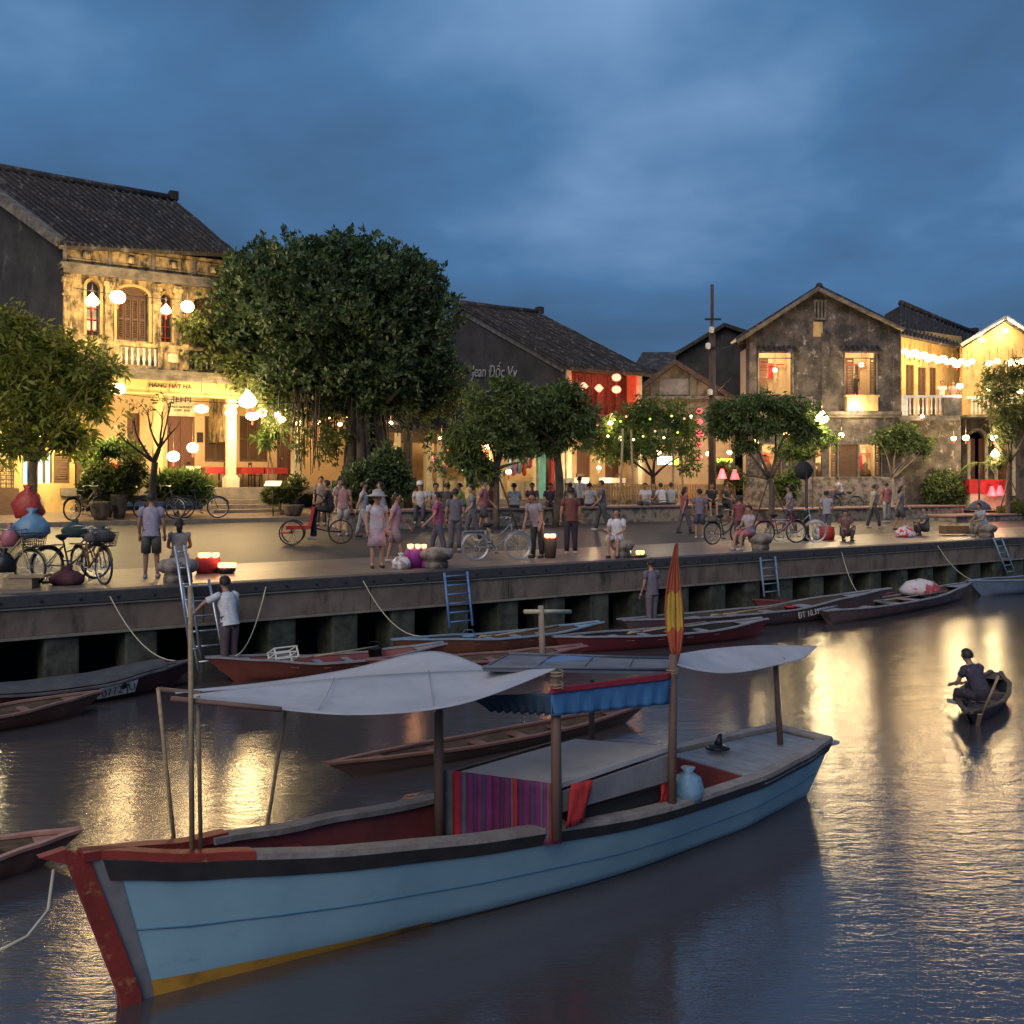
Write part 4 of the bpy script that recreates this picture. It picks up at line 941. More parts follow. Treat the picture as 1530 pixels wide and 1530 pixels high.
lb = [lobe(500, 470, YB, 150, 105, 150), lobe(400, 440, YB, 72, 66, 100), lobe(610, 480, YB, 72, 82, 100), lobe(450, 410, YB, 78, 52, 80), lobe(540, 405, YB, 88, 48, 80), lobe(590, 430, YB, 70, 52, 80),
      lobe(380, 500, YB, 58, 60, 80), lobe(640, 550, YB, 52, 60, 70), lobe(560, 560, YB, 95, 55, 100), lobe(450, 560, YB, 90, 50, 90), lobe(370, 410, YB, 42, 38, 60), lobe(505, 385, YB, 60, 32, 60), lobe(625, 430, YB, 40, 40, 50)]
leaves('crown', M['leaf_dark'], t3, lb, 13500, .19, 21, 7, 1.9, -.1, .14, .36)
lb = [lobe(310, 490, YB - .8, 46, 30), lobe(350, 540, YB - .6, 46, 36), lobe(290, 530, YB - .8, 26, 24), lobe(400, 580, YB - .4, 44, 30), lobe(660, 590, YB, 36, 32), lobe(470, 600, YB, 60, 26), lobe(620, 600, YB, 45, 25)]
leaves('low_boughs', M['leaf_olive'], t3, lb, 2300, .18, 22, 6, 2.0, .2, .22, .6)
g = MB()
for i in range(90):                                # aerial roots
    px = rg.choice((rg.uniform(400, 640), rg.uniform(440, 560), rg.uniform(420, 480))); y0 = rg.uniform(560, 600); y1 = y0 + rg.uniform(30, 130) * (.5 if px < 420 else 1); Y = YB + rg.uniform(-1.3, 1.0)
    a = P(px, y0, Y); b_ = P(px + rg.uniform(-6, 6), min(y1, 745), Y); m_ = a.lerp(b_, .5) + Vector((rg.uniform(-.1, .1), 0, 0)); g.tube([a, m_, b_], [.018, .022, .012], 5)
g.build('aerial_roots', M['bark_d'], t3)
lb = [lobe(rg.uniform(395, 640), rg.uniform(600, 670), YB + rg.uniform(-1, 1), rg.uniform(9, 18), rg.uniform(20, 45)) for _ in range(20)]
leaves('hanging_foliage', M['leaf_olive'], t3, lb, 700, .15, 25, 6, 2.4, .6, .1, .7)
sh = thing('trunk_shrub', 'dark green shrubs growing round the foot of the banyan trunk', 'shrub', GP(560, TB - 1.4))
leaves('foliage', M['leaf_dark'], sh, [lobe(545, 715, YB - 1.6, 36, 26), lobe(580, 700, YB - 1.6, 28, 36), lobe(520, 730, YB - 1.6, 26, 16), lobe(600, 725, YB - 1.6, 20, 20)], 1500, .17, 26, 6, 2, 0, .1, .6)
# --- the round trees of the middle
def street_tree(px, T, crown, label, leaf, n, size, seed, trunkm='bark', forks=(), r=.12, group=None, elong=3.0, droop=.4, gap=.24, kind='street_tree', stakes=False, fy=None, shell=.5):
    t_ = thing(kind, label, 'tree', GP(px, T), group); Y = fac(px, 0, T)[2]; g = MB(); b0 = GP(px, T, -.1)
    f = P(px + 1, fy or 700, Y); limb(g, b0, f, r, r * .75, .03, seed=seed)
    for i, (x, y) in enumerate(forks): limb(g, f, P(x, y, Y + ((i % 3) - 1) * .5), r * .55, r * .12, .1, seed=seed * 7 + i)
    g.build('trunk', M[trunkm], t_)
    leaves('crown', M[leaf], t_, [lobe(a, b_, Y + (rd if len(q) else 0) * 0, c, d) for (a, b_, c, d, *q) in [(*x, ) for x in crown] for rd in (0,)], n, size, seed, 6, elong, droop, gap, shell)
    if stakes:
        for sx in (-.7, .7):
            s_ = MB(); s_.tube([b0 + Vector((sx, -.3, .1)), b0 + Vector((sx * .08, -.05, 1.9))], .03, 6); s_.build('stake', M['wood'], t_)
    return t_
street_tree(742, 9.4, [(715, 655, 56, 30), (690, 690, 34, 34), (745, 625, 48, 30), (775, 595, 44, 26), (725, 595, 34, 22), (685, 640, 26, 20), (770, 665, 34, 22), (720, 705, 24, 20), (750, 580, 30, 16)],
            'round green street tree right of the banyan, above the parked bicycle', 'leaf_mid', 2900, .18, 51, forks=((700, 650), (720, 640), (760, 640), (780, 690), (745, 620)), stakes=True)
street_tree(832, 9.8, [(830, 615, 48, 40), (860, 640, 36, 30), (800, 640, 34, 30), (840, 590, 36, 22), (870, 620, 24, 24), (810, 665, 30, 16)],
            'round green street tree with a thick straight trunk below the red lantern balcony', 'leaf_mid', 2700, .18, 52, forks=((800, 640), (830, 620), (865, 640)), r=.17, fy=670)
street_tree(975, 13.2, [(925, 645, 40, 26), (960, 620, 40, 26), (1000, 622, 42, 28), (1025, 645, 26, 34), (890, 660, 26, 20), (960, 660, 60, 24), (930, 680, 40, 14), (1030, 690, 18, 26)],
            'spreading vine-hung tree with small coloured bulbs before the bright terrace', 'leaf_fresh', 2000, .20, 53, trunkm='bark_d', forks=((935, 680), (960, 650), (1000, 650), (1020, 680)), fy=712, r=.13)
street_tree(1150, 7.2, [(1105, 612, 46, 20), (1150, 604, 52, 18), (1195, 618, 36, 20), (1085, 638, 34, 18), (1140, 636, 52, 16), (1205, 645, 30, 20), (1078, 618, 24, 18), (1115, 665, 20, 14), (1175, 660, 22, 14)],
            'umbrella-shaped tree with forked trunk left of the mottled gable house', 'leaf_mid', 2500, .19, 54, forks=((1105, 640), (1130, 630), (1150, 620), (1175, 640), (1195, 655), (1100, 705)), fy=715, r=.13, stakes=True, shell=.6)
street_tree(1216, 8.6, [(1200, 640, 30, 26), (1228, 655, 26, 14), (1180, 672, 26, 16), (1205, 675, 20, 12)], 'small clump of lamp-lit yellow-green foliage beside the brightest lamp', 'leaf_fresh', 800, .18, 55, forks=((1205, 650),), r=.03, kind='sapling', fy=690)
street_tree(1332, 10.2, [(1320, 652, 24, 15), (1350, 648, 28, 15), (1375, 660, 22, 14), (1345, 668, 30, 12), (1380, 672, 14, 12)],
            'small frangipani with bare pale branches in front of the mottled gable house', 'leaf_mid', 900, .20, 56, trunkm='bark_p', forks=((1318, 665), (1340, 655), (1362, 660), (1378, 672), (1350, 690)), fy=715, r=.10, kind='frangipani_tree', shell=.7)
street_tree(1508, 6.9, [(1490, 590, 34, 30), (1520, 560, 30, 26), (1480, 565, 22, 22), (1510, 620, 36, 26), (1540, 600, 30, 40), (1500, 650, 26, 20), (1490, 690, 20, 14)],
            'thin open-crowned street tree propped by stakes at the right edge', 'leaf_olive', 900, .22, 57, forks=((1480, 600), (1500, 570), (1520, 560), (1540, 600), (1485, 650)), fy=690, r=.13, stakes=True, gap=.2, shell=.75)
def shrub(px, T, lobes_, label, leaf, n, size, seed, elong=2.2, droop=0.1, name='shrub', dY=0):
    t_ = thing(name, label, 'shrub', GP(px, T)); Y = fac(px, 0, T)[2]
    g = MB(); b0 = GP(px, T, 0)
    for k in range(4): limb(g, b0 + Vector((rnd.uniform(-.1, .1), 0, -.05)), P(lobes_[k % len(lobes_)][0], lobes_[k % len(lobes_)][1], Y), .03, .01, .1, seed=k)
    g.build('stem', M['bark'], t_); leaves('foliage', M[leaf], t_, [lobe(*l[:2], Y, *l[2:]) for l in lobes_], n, size, seed, 6, elong, droop, .12, .6)
shrub(1408, 9.6, [(1410, 725, 28, 24), (1395, 735, 20, 20), (1425, 735, 20, 22)], 'rounded dark green bush in front of the grey wing, left of the red stall', 'leaf_mid', 1100, .15, 71)
shrub(1172, 12, [(1170, 728, 20, 22), (1185, 720, 12, 22)], 'upright green shrub against the stone plinth behind the umbrella-shaped tree', 'leaf_fresh', 380, .17, 72)
shrub(1098, 14, [(1075, 700, 16, 12), (1098, 715, 16, 14)], 'low bush beside the pink lamps, left of the mottled gable house', 'leaf_olive', 260, .17, 73)
shrub(160, 14.8, [(150, 715, 26, 24), (180, 725, 26, 22), (135, 730, 16, 22), (200, 700, 20, 26)], 'dry olive garden shrub between the wooden gate and the bare tree', 'leaf_olive', 1100, .17, 74, 2.6)
shrub(150, 15.4, [(140, 690, 16, 26), (170, 670, 40, 12), (130, 680, 10, 30)], 'bright lamp-lit yellow-green creeper over the garden gate', 'leaf_fresh', 520, .17, 75)
shrub(265, 14.8, [(250, 725, 26, 14), (280, 722, 24, 16), (300, 735, 16, 12)], 'spiky green plants beside the porch steps, left side', 'leaf_fresh', 520, .32, 76, 6.0, .1)
shrub(425, 14.5, [(420, 735, 22, 14), (440, 725, 16, 14), (405, 742, 14, 10)], 'low green plants by the lectern-like menu stand, right of the steps', 'leaf_olive', 420, .18, 77)
shrub(405, 16.0, [(395, 655, 14, 10), (410, 640, 16, 14)], 'hanging fern in front of the yellow shophouse, left of the banyan roots', 'leaf_fresh', 130, .28, 78, 4, .5)
shrub(1500, 7.2, [(1500, 765, 20, 8), (1530, 758, 30, 12), (1555, 760, 20, 12)], 'low green ground plants in the red-edged planter', 'leaf_fresh', 400, .15, 79)
# fan palm at the right
fp = thing('fan_palm', 'slender young palm with drooping fronds in front of the arched doorway', 'palm', GP(1463, 8.0)); Yp = fac(1463, 0, 8.0)[2]
g = MB(); top = P(1463, 692, Yp); g.tube([GP(1463, 8.0, -.1), P(1463, 740, Yp), top], [.06, .045, .035], 8); g.build('trunk', M['bark_d'], fp)
for k in range(9):
    a = 2 * PI * k / 9 + .2; g = MB(); pts = [top + Vector((math.cos(a) * u * .95, math.sin(a) * u * .95, .45 * u - 1.0 * u * u)) for u in (0, .25, .5, .75, 1)]
    g.tube(pts, [.015, .012, .01, .008, .004], 4)
    for i in range(14):
        u = .2 + .8 * i / 14; c = Vector((math.cos(a) * u * .95, math.sin(a) * u * .95, .45 * u - 1.0 * u * u)) + top; sd = Vector((-math.sin(a), math.cos(a), 0))
        for s_ in (-1, 1):
            tip = c + sd * s_ * .28 * (1.1 - u * .6) + Vector((math.cos(a) * .12, math.sin(a) * .12, -.12)); g.add([c - Vector((math.cos(a), math.sin(a), 0)) * .015, c + Vector((math.cos(a), math.sin(a), 0)) * .02, tip], [(0, 1, 2)])
    g.build('frond', M['leaf_mid'], fp)
# ------------------------------------------------------------------ lanterns, lamps, cables
PW = 2.1
ORD = ('first', 'second', 'third', 'fourth', 'fifth', 'sixth', 'seventh', 'eighth', 'ninth', 'tenth', 'eleventh', 'twelfth', 'thirteenth', 'fourteenth', 'fifteenth', 'sixteenth')
def lantern(px, py, Y, r, label, m='lant', shape='round', power=0, col=WARM, cord=.5, group=None, name='hanging_lantern', flat=.8):
    c = P(px, py, Y); t_ = thing(name, label, 'lantern', c, group)
    g = MB()
    if shape == 'round':
        k = 9; prof = [(max(.02, r * math.sin(PI * i / k) ** .8), -r * flat * math.cos(PI * i / k)) for i in range(k + 1)]
    elif shape == 'tear': prof = [(.02, -r * .8), (r * .7, -r * .62), (r, -r * .2), (r * .75, r * .3), (r * .3, r * .8), (.02, r * 1.1)]
    elif shape == 'diamond': prof = [(r * .25, -r * .8), (r, 0), (r * .25, r * .8)]
    else: prof = [(r * .5, -r), (r * .55, r), (.02, r * 1.1)]
    g.lathe(c, prof, 12); g.build('shade', M[m], t_)
    g = MB(); g.tube([c + Vector((0, 0, r * .85)), c + Vector((0, 0, r * .85 + cord))], .012, 5); g.lathe(c + Vector((0, 0, r * .8 * flat)), [(r * .28, 0), (r * .28, .03)], 8); g.build('cord', M['wood'], t_)
    g = MB(); g.lathe(c + Vector((0, 0, -r * .86 * flat - .18)), [(.012, 0), (.03, .02), (.02, .17)], 6); g.build('tassel', M['red'], t_)
    if power: point('lantern_light', c + Vector((0, -.0, -r - .12)), power * PW * .55, col, r, t_); point('lantern_light', c + Vector((0, .0, r + .1)), power * PW * .45, col, r, t_)
    return t_
GL = 'glowing lanterns on the yellow shophouse'
LY = 31.9
for i, (px, py, r, T, lb) in enumerate(((138, 449, .22, 15.3, 'glowing teardrop lantern under the left end of the shophouse cornice'), (176, 444, .24, 15.3, 'glowing lantern before the wide left arch upstairs'),
        (248, 463, .18, 15.3, 'glowing teardrop lantern before the narrow middle arch upstairs'), (280, 458, .22, 15.3, 'glowing lantern right of the narrow middle arch, by the banyan bough'),
        (176, 581, .24, 15.2, 'large glowing globe lantern beside the left tree, under the balcony'), (301, 611, .24, 15.5, 'flat glowing lantern before the white signboard'),
        (345, 617, .20, 15.5, 'glowing lantern in front of the right porch column'), (370, 598, .33, 14.9, 'largest glowing lantern, bell-shaped, high left of the banyan roots'),
        (377, 622, .23, 15.3, 'flat glowing lantern just below the largest one'), (392, 617, .17, 15.6, 'small glowing lantern right of the bell-shaped one'),
        (259, 682, .20, 15.3, 'lowest glowing lantern, near the menu board on the porch'), (288, 669, .19, 15.3, 'low glowing lantern beside the shuttered porch door'),
        (414, 620, .13, 15.6, 'small glowing lantern among the hanging banyan leaves, first of the right cluster'), (421, 627, .14, 15.2, 'small glowing lantern among the hanging banyan leaves, middle of the cluster'), (446, 632, .11, 15.2, 'small glowing lantern left of the banyan trunk'))):
    Y = fac(px, 0, T)[2]
    lantern(px, py, Y, r, lb, shape='tear' if i in (0, 2, 7) else 'round', power=(55, 60, 45, 50, 60, 70, 60, 110, 60, 40, 55, 50, 30, 30, 30)[i] * 1.0, group=GL, flat=.55 if i in (5, 8, 6) else .85, cord=.45 if i < 4 else .7)
GB = 'small lights hanging behind the banyan trunk'
rg = random.Random(9)
for i, (px, py) in enumerate(((462, 625), (478, 632), (492, 624), (508, 634), (520, 622), (528, 634), (556, 632), (566, 636), (584, 632), (470, 640), (574, 640))):
    t_ = lantern(px, py, fac(px, 0, 16.0)[2], .075, ORD[i] + ' small bulb lantern counted rightward behind the banyan roots', 'lant2', cord=.9, group=GB, power=16 if i % 2 == 0 else 0)
# bright lamps of the middle and right
for px, py, Y, r, pw, lb, sh in ((895, 699, 44.0, .085, 120, 'tiny piercing white lamp starring over the terrace', 'round'), (1228, 624, 40.5, .28, 260, 'large dazzling street lantern left of the mottled gable house', 'tear'), (1185, 650, 42.5, .12, 60, 'small bright lamp at the edge of the umbrella-shaped tree', 'round'),
        (1257, 650, 45.5, .12, 70, 'small bright lamp between the ground-floor windows of the mottled gable house', 'round'), (1281, 609, 46.3, .10, 70, 'small bulb on the little yellow balcony of the mottled gable house', 'round'), (1158, 553, 46.5, .10, 40, 'small lamp inside the upper left window of the gable house', 'round'), (1287, 545, 46.4, .10, 30, 'small lamp hanging before the upper right window of the gable house', 'round'),
        (1425, 655, 46.5, .11, 45, 'left lamp of the three by the arched doorway', 'round'), (1443, 654, 46.5, .14, 60, 'middle starry lamp of the three by the arched doorway', 'round'), (1485, 654, 46.5, .15, 60, 'right lamp of the three by the arched doorway', 'round'), (1487, 678, 46.2, .20, 60, 'bright oblong lantern over the red stall', 'tear'),
        (1434, 577, 46.6, .15, 45, 'bright lantern at the corner of the white balustrade', 'round'), (1478, 581, 46.6, .12, 30, 'small lantern hanging before the orange wall', 'round'), (1524, 585, 46.6, .12, 30, 'small lantern at the far right before the orange wall', 'round'),
        (1503, 494, 50.0, .12, 45, 'lamp at the peak of the orange gable', 'round'), (1467, 508, 50.0, .12, 25, 'lamp on the left slope of the orange gable', 'round'), (1378, 622, 46.2, .08, 12, 'tiny lamp below the white balustrade', 'round'), (984, 676, 46, .12, 25, 'small white lamp behind the vine-hung tree', 'round')):
    lantern(px, py, Y, r, lb, 'lant2' if r < .2 else 'lant', shape=sh, power=pw, cord=.7, name='hanging_lamp', col=(1, .74, .38))
GE = 'lanterns strung under the eave of the balcony wing'
for i in range(12):
    u = i / 11; px = 1352 + u * 78; py = 525 + u * 16 + (3 if i % 2 else 0); lantern(px, py, 47.2 + u * 2.5, .15 + .03 * (i % 3), ORD[i] + ' lantern from the left in the row under the balcony wing eave', 'lant', power=26 if i % 2 == 0 else 0, cord=.3, group=GE)
GO = 'lanterns strung across the orange gable'
for i, px in enumerate((1436, 1446, 1452, 1478, 1490, 1507, 1513, 1519, 1528)):
    lantern(px, 540 + (i % 2) * 3, 47.8, .15, ORD[i] + ' lantern from the left in the string across the orange gable', 'lant', power=26 if i % 2 == 0 else 0, cord=.5, group=GO)
for px, py, sh in ((872, 577, 'diamond'), (895, 580, 'diamond'), (921, 564, 'round'), (921, 582, 'round')):
    T = 16.4; Y = fac(px, 0, T)[2]
    lantern(px, py, Y, .21, {872: 'red diamond lantern, left of the balcony lanterns', 895: 'red diamond lantern, middle of the balcony lanterns', 921: 'red round lantern, ' + ('upper' if py < 570 else 'lower') + ' of the pair at the right of the balcony'}[px], 'lant_rc', sh, 0, group='red lanterns of the balcony', cord=.9 if py != 582 else .1)
for px in (872, 896, 921, 935): point('red_lantern_light', P(px, 572, fac(px, 0, 16.6)[2]) + Vector((0, 0, -.35)), 48, (1, .06, .06), .1, h5)
st = thing('lantern_string', 'vertical string of five pink-red lanterns beside the utility pole', 'lantern string', P(1045, 620, 44))
for py, w in ((614, 5), (630, 5), (648, 7), (664, 5), (683, 4)):
    g = MB(); c = P(1045, py, 44); r = w * 44 / FOC; g.lathe(c, [(r * .4, -r * .8), (r, -r * .3), (r, r * .3), (r * .4, r * .8)], 10); g.build('lantern', M['lant_p'], st)
g = MB(); g.tube([P(1045, 608, 44), P(1045, 690, 44)], .012, 5); g.build('cord', M['red'], st)
for px, py, lb in ((1079, 707, 'left pink-shaded floor lamp beside the pink lantern string'), (1098, 708, 'right pink-shaded floor lamp beside the dark post'), (1482, 733, 'left red-shaded lamp on the market stall'), (1494, 732, 'right red-shaded lamp on the market stall')):
    Y = 45.5 if px < 1200 else 47.1; c = P(px, py, Y); t_ = thing('shaded_lamp', lb, 'lamp', c, 'pink and red shaded lamps')
    g = MB(); g.lathe(c, [(.22, -.25), (.07, .2)], 12, cap=False); g.build('lamp_shade', M['lant_p'], t_); g = MB(); g.ball(c + Vector((0, -.02, -.1)), .10); g.build('bulb', M['lant_rc'], t_)
    if px in (1079, 1482): point('lamp_light', c + Vector((0, -.5, 0)), 35, (1, .22, .16), .1, t_)
GT = 'warm lanterns strung between the middle trees and the shops'
for i, (px, py, Y, pw) in enumerate(((660, 655, 37, 45), (692, 700, 38, 0), (728, 668, 37.5, 40), (760, 705, 38.5, 0), (790, 650, 39, 40), (912, 632, 42, 30), (928, 655, 42, 0), (958, 640, 43, 35), (980, 628, 43, 0), (1006, 629, 43.5, 30), (1030, 624, 43.5, 0), (1058, 678, 44, 0), (1066, 680, 44, 35), (1090, 676, 44.5, 0), (1130, 660, 43, 40), (1175, 648, 39.5, 60))):
    lantern(px, py, Y, .11, ORD[i] + ' warm lantern from the left between the middle trees and shops', 'lant', power=pw, cord=.7, group=GT)
# tiny coloured bulbs in the vine-hung tree
rg = random.Random(4)
for i in range(16):
    px = 874 + i * 10.6 + rg.uniform(-3, 3); py = rg.uniform(618, 660); c = P(px, py, fac(px, 0, 11.6)[2]); g = MB(); g.ball(c, .045, n=6, m=4)
    single(g, 'fairy_light', M[('candle_y', 'fl_green', 'lant_rc', 'lant')[i % 4]], c, ORD[i] + ' tiny coloured bulb from the left in the vine-hung tree', 'fairy light', 'coloured bulbs in the vine-hung tree')
# cables
def cable(a, b_, sag, label, r=.012):
    g = MB(); a = Vector(a); b_ = Vector(b_); g.tube([a.lerp(b_, i / 10) - Vector((0, 0, sag * 4 * (i / 10) * (1 - i / 10))) for i in range(11)], r, 4); single(g, 'cable', M['metal_k'], a, label, 'cable', 'overhead cables')
cable(P(100, 575, 30.5), P(470, 600, 34), .25, 'thin cable carrying the lanterns before the yellow shophouse porch')
cable(P(110, 430, 31.5), P(340, 446, 34), .15, 'thin cable carrying the upper lanterns along the shophouse arches')
# utility pole
YU = 43.0; up_ = thing('utility_pole', 'tall dark wooden utility pole with cross arms and white insulators', 'utility pole', P(1064, 765, YU))
x = P(1064, 0, YU).x
g = MB(); g.tube([(x, YU, 2.2), (x, YU, 9.9)], [.17, .14], 10); g.tube([(x, YU, 9.9), (x, YU, P(0, 425, YU).z)], [.075, .07], 8); g.build('pole', mat('old_pole', (.055, .04, .035), .9, (.1, .075, .06), 5, stretch=(1, 1, .3)), up_)
for py in (478, 520): g = MB(); z = P(0, py, YU).z; g.box(x - .35, x + .35, YU - .2, YU - .14, z - .04, z + .04); g.build('cross_arm', M['metal_k'], up_)
for px, py in ((1063, 493), (1058, 517), (1061, 586)): c = P(px, py, YU - .25); g = MB(); g.lathe(c, [(.06, -.12), (.11, -.08), (.11, .1), (.05, .14)], 8); g.build('insulator', M['white'], up_)
cable(P(1063, 590, YU - .2), P(1100, 555, 46.5), .1, 'overhead cable from the utility pole towards the mottled gable house', .02)
cable(P(1063, 590, YU - .2), P(1010, 605, 45), .1, 'overhead cable sloping left from the utility pole', .02)
cable(P(1066, 520, YU - .2), P(1118, 500, 46.8), .2, 'overhead cable from the cross arm to the gable house eave', .02)
# black post with a round traffic mirror / sign
T = 2.9; sgp = thing('round_sign_post', 'black post with a round dark sign disc before the mottled gable house', 'sign post', GP(1205, T)); Y = fac(1205, 0, T)[2]
b0 = GP(1205, T); tz = P(0, 692, Y).z
g = MB(); g.lathe(b0, [(.13, 0), (.13, .12), (.09, .2), (.075, .8), (.1, .84), (.05, .95), (.04, tz - b0.z)], 12); g.build('post', M['metal_k'], sgp)
c = P(1201, 703, Y); g = MB(Matrix.Translation(c) @ Matrix.Rotation(R(90), 4, 'X')); g.lathe((0, 0, 0), [(.001, -.02), (.28, -.02), (.28, .02), (.001, .02)], 24); g.build('disc', M['rubber'], sgp)
g = MB(Matrix.Translation(c) @ Matrix.Rotation(R(90), 4, 'X')); g.tube([(math.cos(2 * PI * k / 24) * .28, math.sin(2 * PI * k / 24) * .28, 0) for k in range(25)], .018, 6); g.build('rim', M['metal_k'], sgp)
# ------------------------------------------------------------------ boats
def interp(tab, u):
    for (a, x), (b_, y) in zip(tab, tab[1:]):
        if u <= b_: t = (u - a) / (b_ - a); t = t * t * (3 - 2 * t) * .5 + t * .5; return x + (y - x) * t
    return tab[-1][1]
class Hull:
    def __init__(s, A, B, half, sheer, wl, rake0=0.0, rake1=0.0, keel=-.18, co=None):
        s.A = Vector((A.x, A.y, 0)); d = Vector((B.x - A.x, B.y - A.y, 0)); s.L = d.length; s.e = d.normalized(); s.n = Vector((-s.e.y, s.e.x, 0))
        s.half = half; s.sheer = sheer; s.wl = wl; s.r0 = rake0; s.r1 = rake1; s.keel = keel; s.co = co or [(0, 0), (1, 0)]
    def pt(s, u, v, side, off=0.0, lift=0.0):
        """u along, v 0 keel..1 gunwale, side -1/+1"""
        zt = interp(s.sheer, u); z = s.keel + (zt - s.keel) * v
        hb = max(0.012, interp(s.half, u)); w = interp(s.wl, u); f = w * min(1, v * 4) ** .5 + (1 - w) * v ** 0.9
        x = u * s.L - s.r0 * (1 - u) ** 8 * max(0, z) + s.r1 * u ** 8 * max(0, z)
        return s.A + s.e * x + s.n * (side * (hb * f + off) + interp(s.co, u) * v) + Vector((0, 0, z + lift))
    def band(s, mb, u0, u1, v0, v1, off, side, nu=40, nv=8):
        rows = [[s.pt(u0 + (u1 - u0) * i / nu, v0 + (v1 - v0) * j / nv, side, off) for i in range(nu + 1)] for j in range(nv + 1)]
        if side > 0: rows = rows[::-1]
        mb.grid(rows)
    def loc(s, u): return s.pt(u, 0, 0)
    def rail(s, mb, u0, u1, side, w, h, off=0.0, lift=0.0, nu=40):
        vs = []; fs = []
        for i in range(nu + 1):
            p = s.pt(u0 + (u1 - u0) * i / nu, 1, side, off, lift); n_ = s.n * side
            vs += [p - n_ * w, p + n_ * .012, p + n_ * .012 + Vector((0, 0, h)), p - n_ * w + Vector((0, 0, h))]
        for i in range(nu):
            for k in range(4): a = i * 4 + k; b_ = i * 4 + (k + 1) % 4; fs.append((a, b_, b_ + 4, a + 4))
        fs += [(3, 2, 1, 0), tuple(nu * 4 + k for k in range(4))]
        mb.add(vs, fs)
hull_blue = mat('light_blue_boat_paint', (0.26, 0.45, 0.55), 0.45, (0.21, 0.385, 0.485), 1.4, detail=10, col3=(.14, .22, .25), scale3=3.2, thr3=(.60, .80), stretch3=(1, 1, 3), bump=.10, bscale=4)
grey_paint = mat('grey_boat_paint', (0.22, 0.225, 0.24), .6, (.15, .15, .16), 4)
red_paint = mat('chipped_red_paint', (0.30, 0.035, 0.025), .55, (.20, .028, .02), 3, col3=(.38, .16, .07), scale3=9, thr3=(.56, .66), bump=.3)
maroon = mat('maroon_boat_paint', (0.22, 0.045, 0.045), .6, (.14, .035, .035), 3, bump=.2)
rail_m = mat('weathered_grey_rail', (0.19, 0.17, 0.16), .75, (.28, .26, .25), 5, stretch=(1, 1, 1), bump=.4)
black_strip = mat('black_rubbing_strake', (0.018, 0.018, 0.02), .5, (.035, .03, .03), 5)
ochre = mat('ochre_boot_line', (0.50, 0.26, 0.035), .6, (.22, .10, .03), 2.2, thr=(.45, .6))
deck_m = mat('pale_worn_deck_planks', (0.30, 0.32, 0.35), .7, (.21, .22, .24), 4, stretch=(1, 1, 1), bump=.3)
grey_rail_ = mat('grey_seam', (.30, .30, .31), .9)
canvas = mat('white_canvas', (0.62, 0.62, 0.65), .85, (.50, .50, .53), 1.3, col3=(.38, .36, .35), scale3=1.6, thr3=(.58, .74), bump=.9, bscale=3.2, trans=.25)
blue_cl = mat('blue_cloth_valance', (0.035, 0.13, 0.30), .8, (.06, .19, .40), 6, stretch=(1, 1, .4), bump=.5, bscale=9)
H = Hull(Vector((-2.58, 6.87, 0)), Vector((3.22, 11.5, 0)),
         [(0, .02), (.06, .16), (.14, .33), (.25, .50), (.4, .64), (.6, .72), (.8, .68), (.92, .56), (1, .42)],
         [(0, 1.05), (.08, .91), (.2, .79), (.35, .69), (.55, .60), (.8, .57), (1, .61)],
         [(0, .2), (.25, .42), (.5, .62), (.8, .55), (1, .3)], rake0=.34, rake1=.30, keel=-.16, co=[(0, 0), (.3, -.04), (.6, -.10), (.9, 0), (1, .05)])
mb_ = thing('covered_boat', 'light blue wooden boat with red stem, striped cloth and white awnings, nearest of all', 'boat', H.loc(.5))
g = MB()
for sd in (-1, 1): H.band(g, 0, 1, 0, 1, 0, sd, 48, 12)
g.grid([[H.pt(1, j / 6, -1) .lerp(H.pt(1, j / 6, 1), i / 4) for i in range(5)] for j in range(7)])
g.build('hull', hull_blue, mb_)
g = MB()
for sd in (-1, 1): H.band(g, .015, .985, .30, 1, -.045, -sd if 0 else sd, 48, 8)
g.build('inner_planking', maroon, mb_)
g = MB()
for sd in (-1, 1): H.band(g, .012, 1, .875, 1.0, .022, sd, 48, 4)
g.build('rubbing_strake', black_strip, mb_)
g = MB()
for sd in (-1, 1): H.rail(g, .10, 1.0, sd, .13, .045)
g.rail = None
vs = [H.pt(1, 1, -1, -.0), H.pt(1, 1, 1, 0)]; g.tube([vs[0] + Vector((0, 0, .03)), vs[1] + Vector((0, 0, .03))], .045, 8)
g.build('gunwale', rail_m, mb_)
g = MB()
for sd in (-1, 1): H.rail(g, .0, .115, sd, .10, .06, .004, .002)
g.build('bow_rail', red_paint, mb_)
g = MB()
for sd in (-1, 1): H.band(g, .0, .30, .12, .235, .006, sd, 26, 3)
g.build('boot_line', ochre, mb_)
g = MB()
for sd in (-1, 1): H.band(g, .30, 1, .135, .205, .006, sd, 30, 3)
g.build('boot_line', mat('worn_brown_boot_line', (.16, .10, .06), .7, (.10, .09, .08), 3), mb_)
g = MB()
for sd in (-1, 1):
    vs_ = []
    for j in range(13):
        v = j / 12 * .9 + .1; vs_.append([H.pt(.004, v, sd, .01), H.pt(.017 + .003 * v, v, sd, .008)])
    if sd > 0: g.grid([[a, b_] for a, b_ in vs_][::-1])
    else: g.grid(vs_)
g.build('bow_band', grey_paint, mb_)
# plank seams: thin clinker battens
g = MB()
for sd in (-1, 1):
    for v in (.56,):
        vs_ = [H.pt(.019 + .97 * i / 50, v, sd, .003) for i in range(51)]; g.tube(vs_, 0.007, 5)
g.build('plank_seam', mat('seam_blue', (.055, .15, .24), .6), mb_)
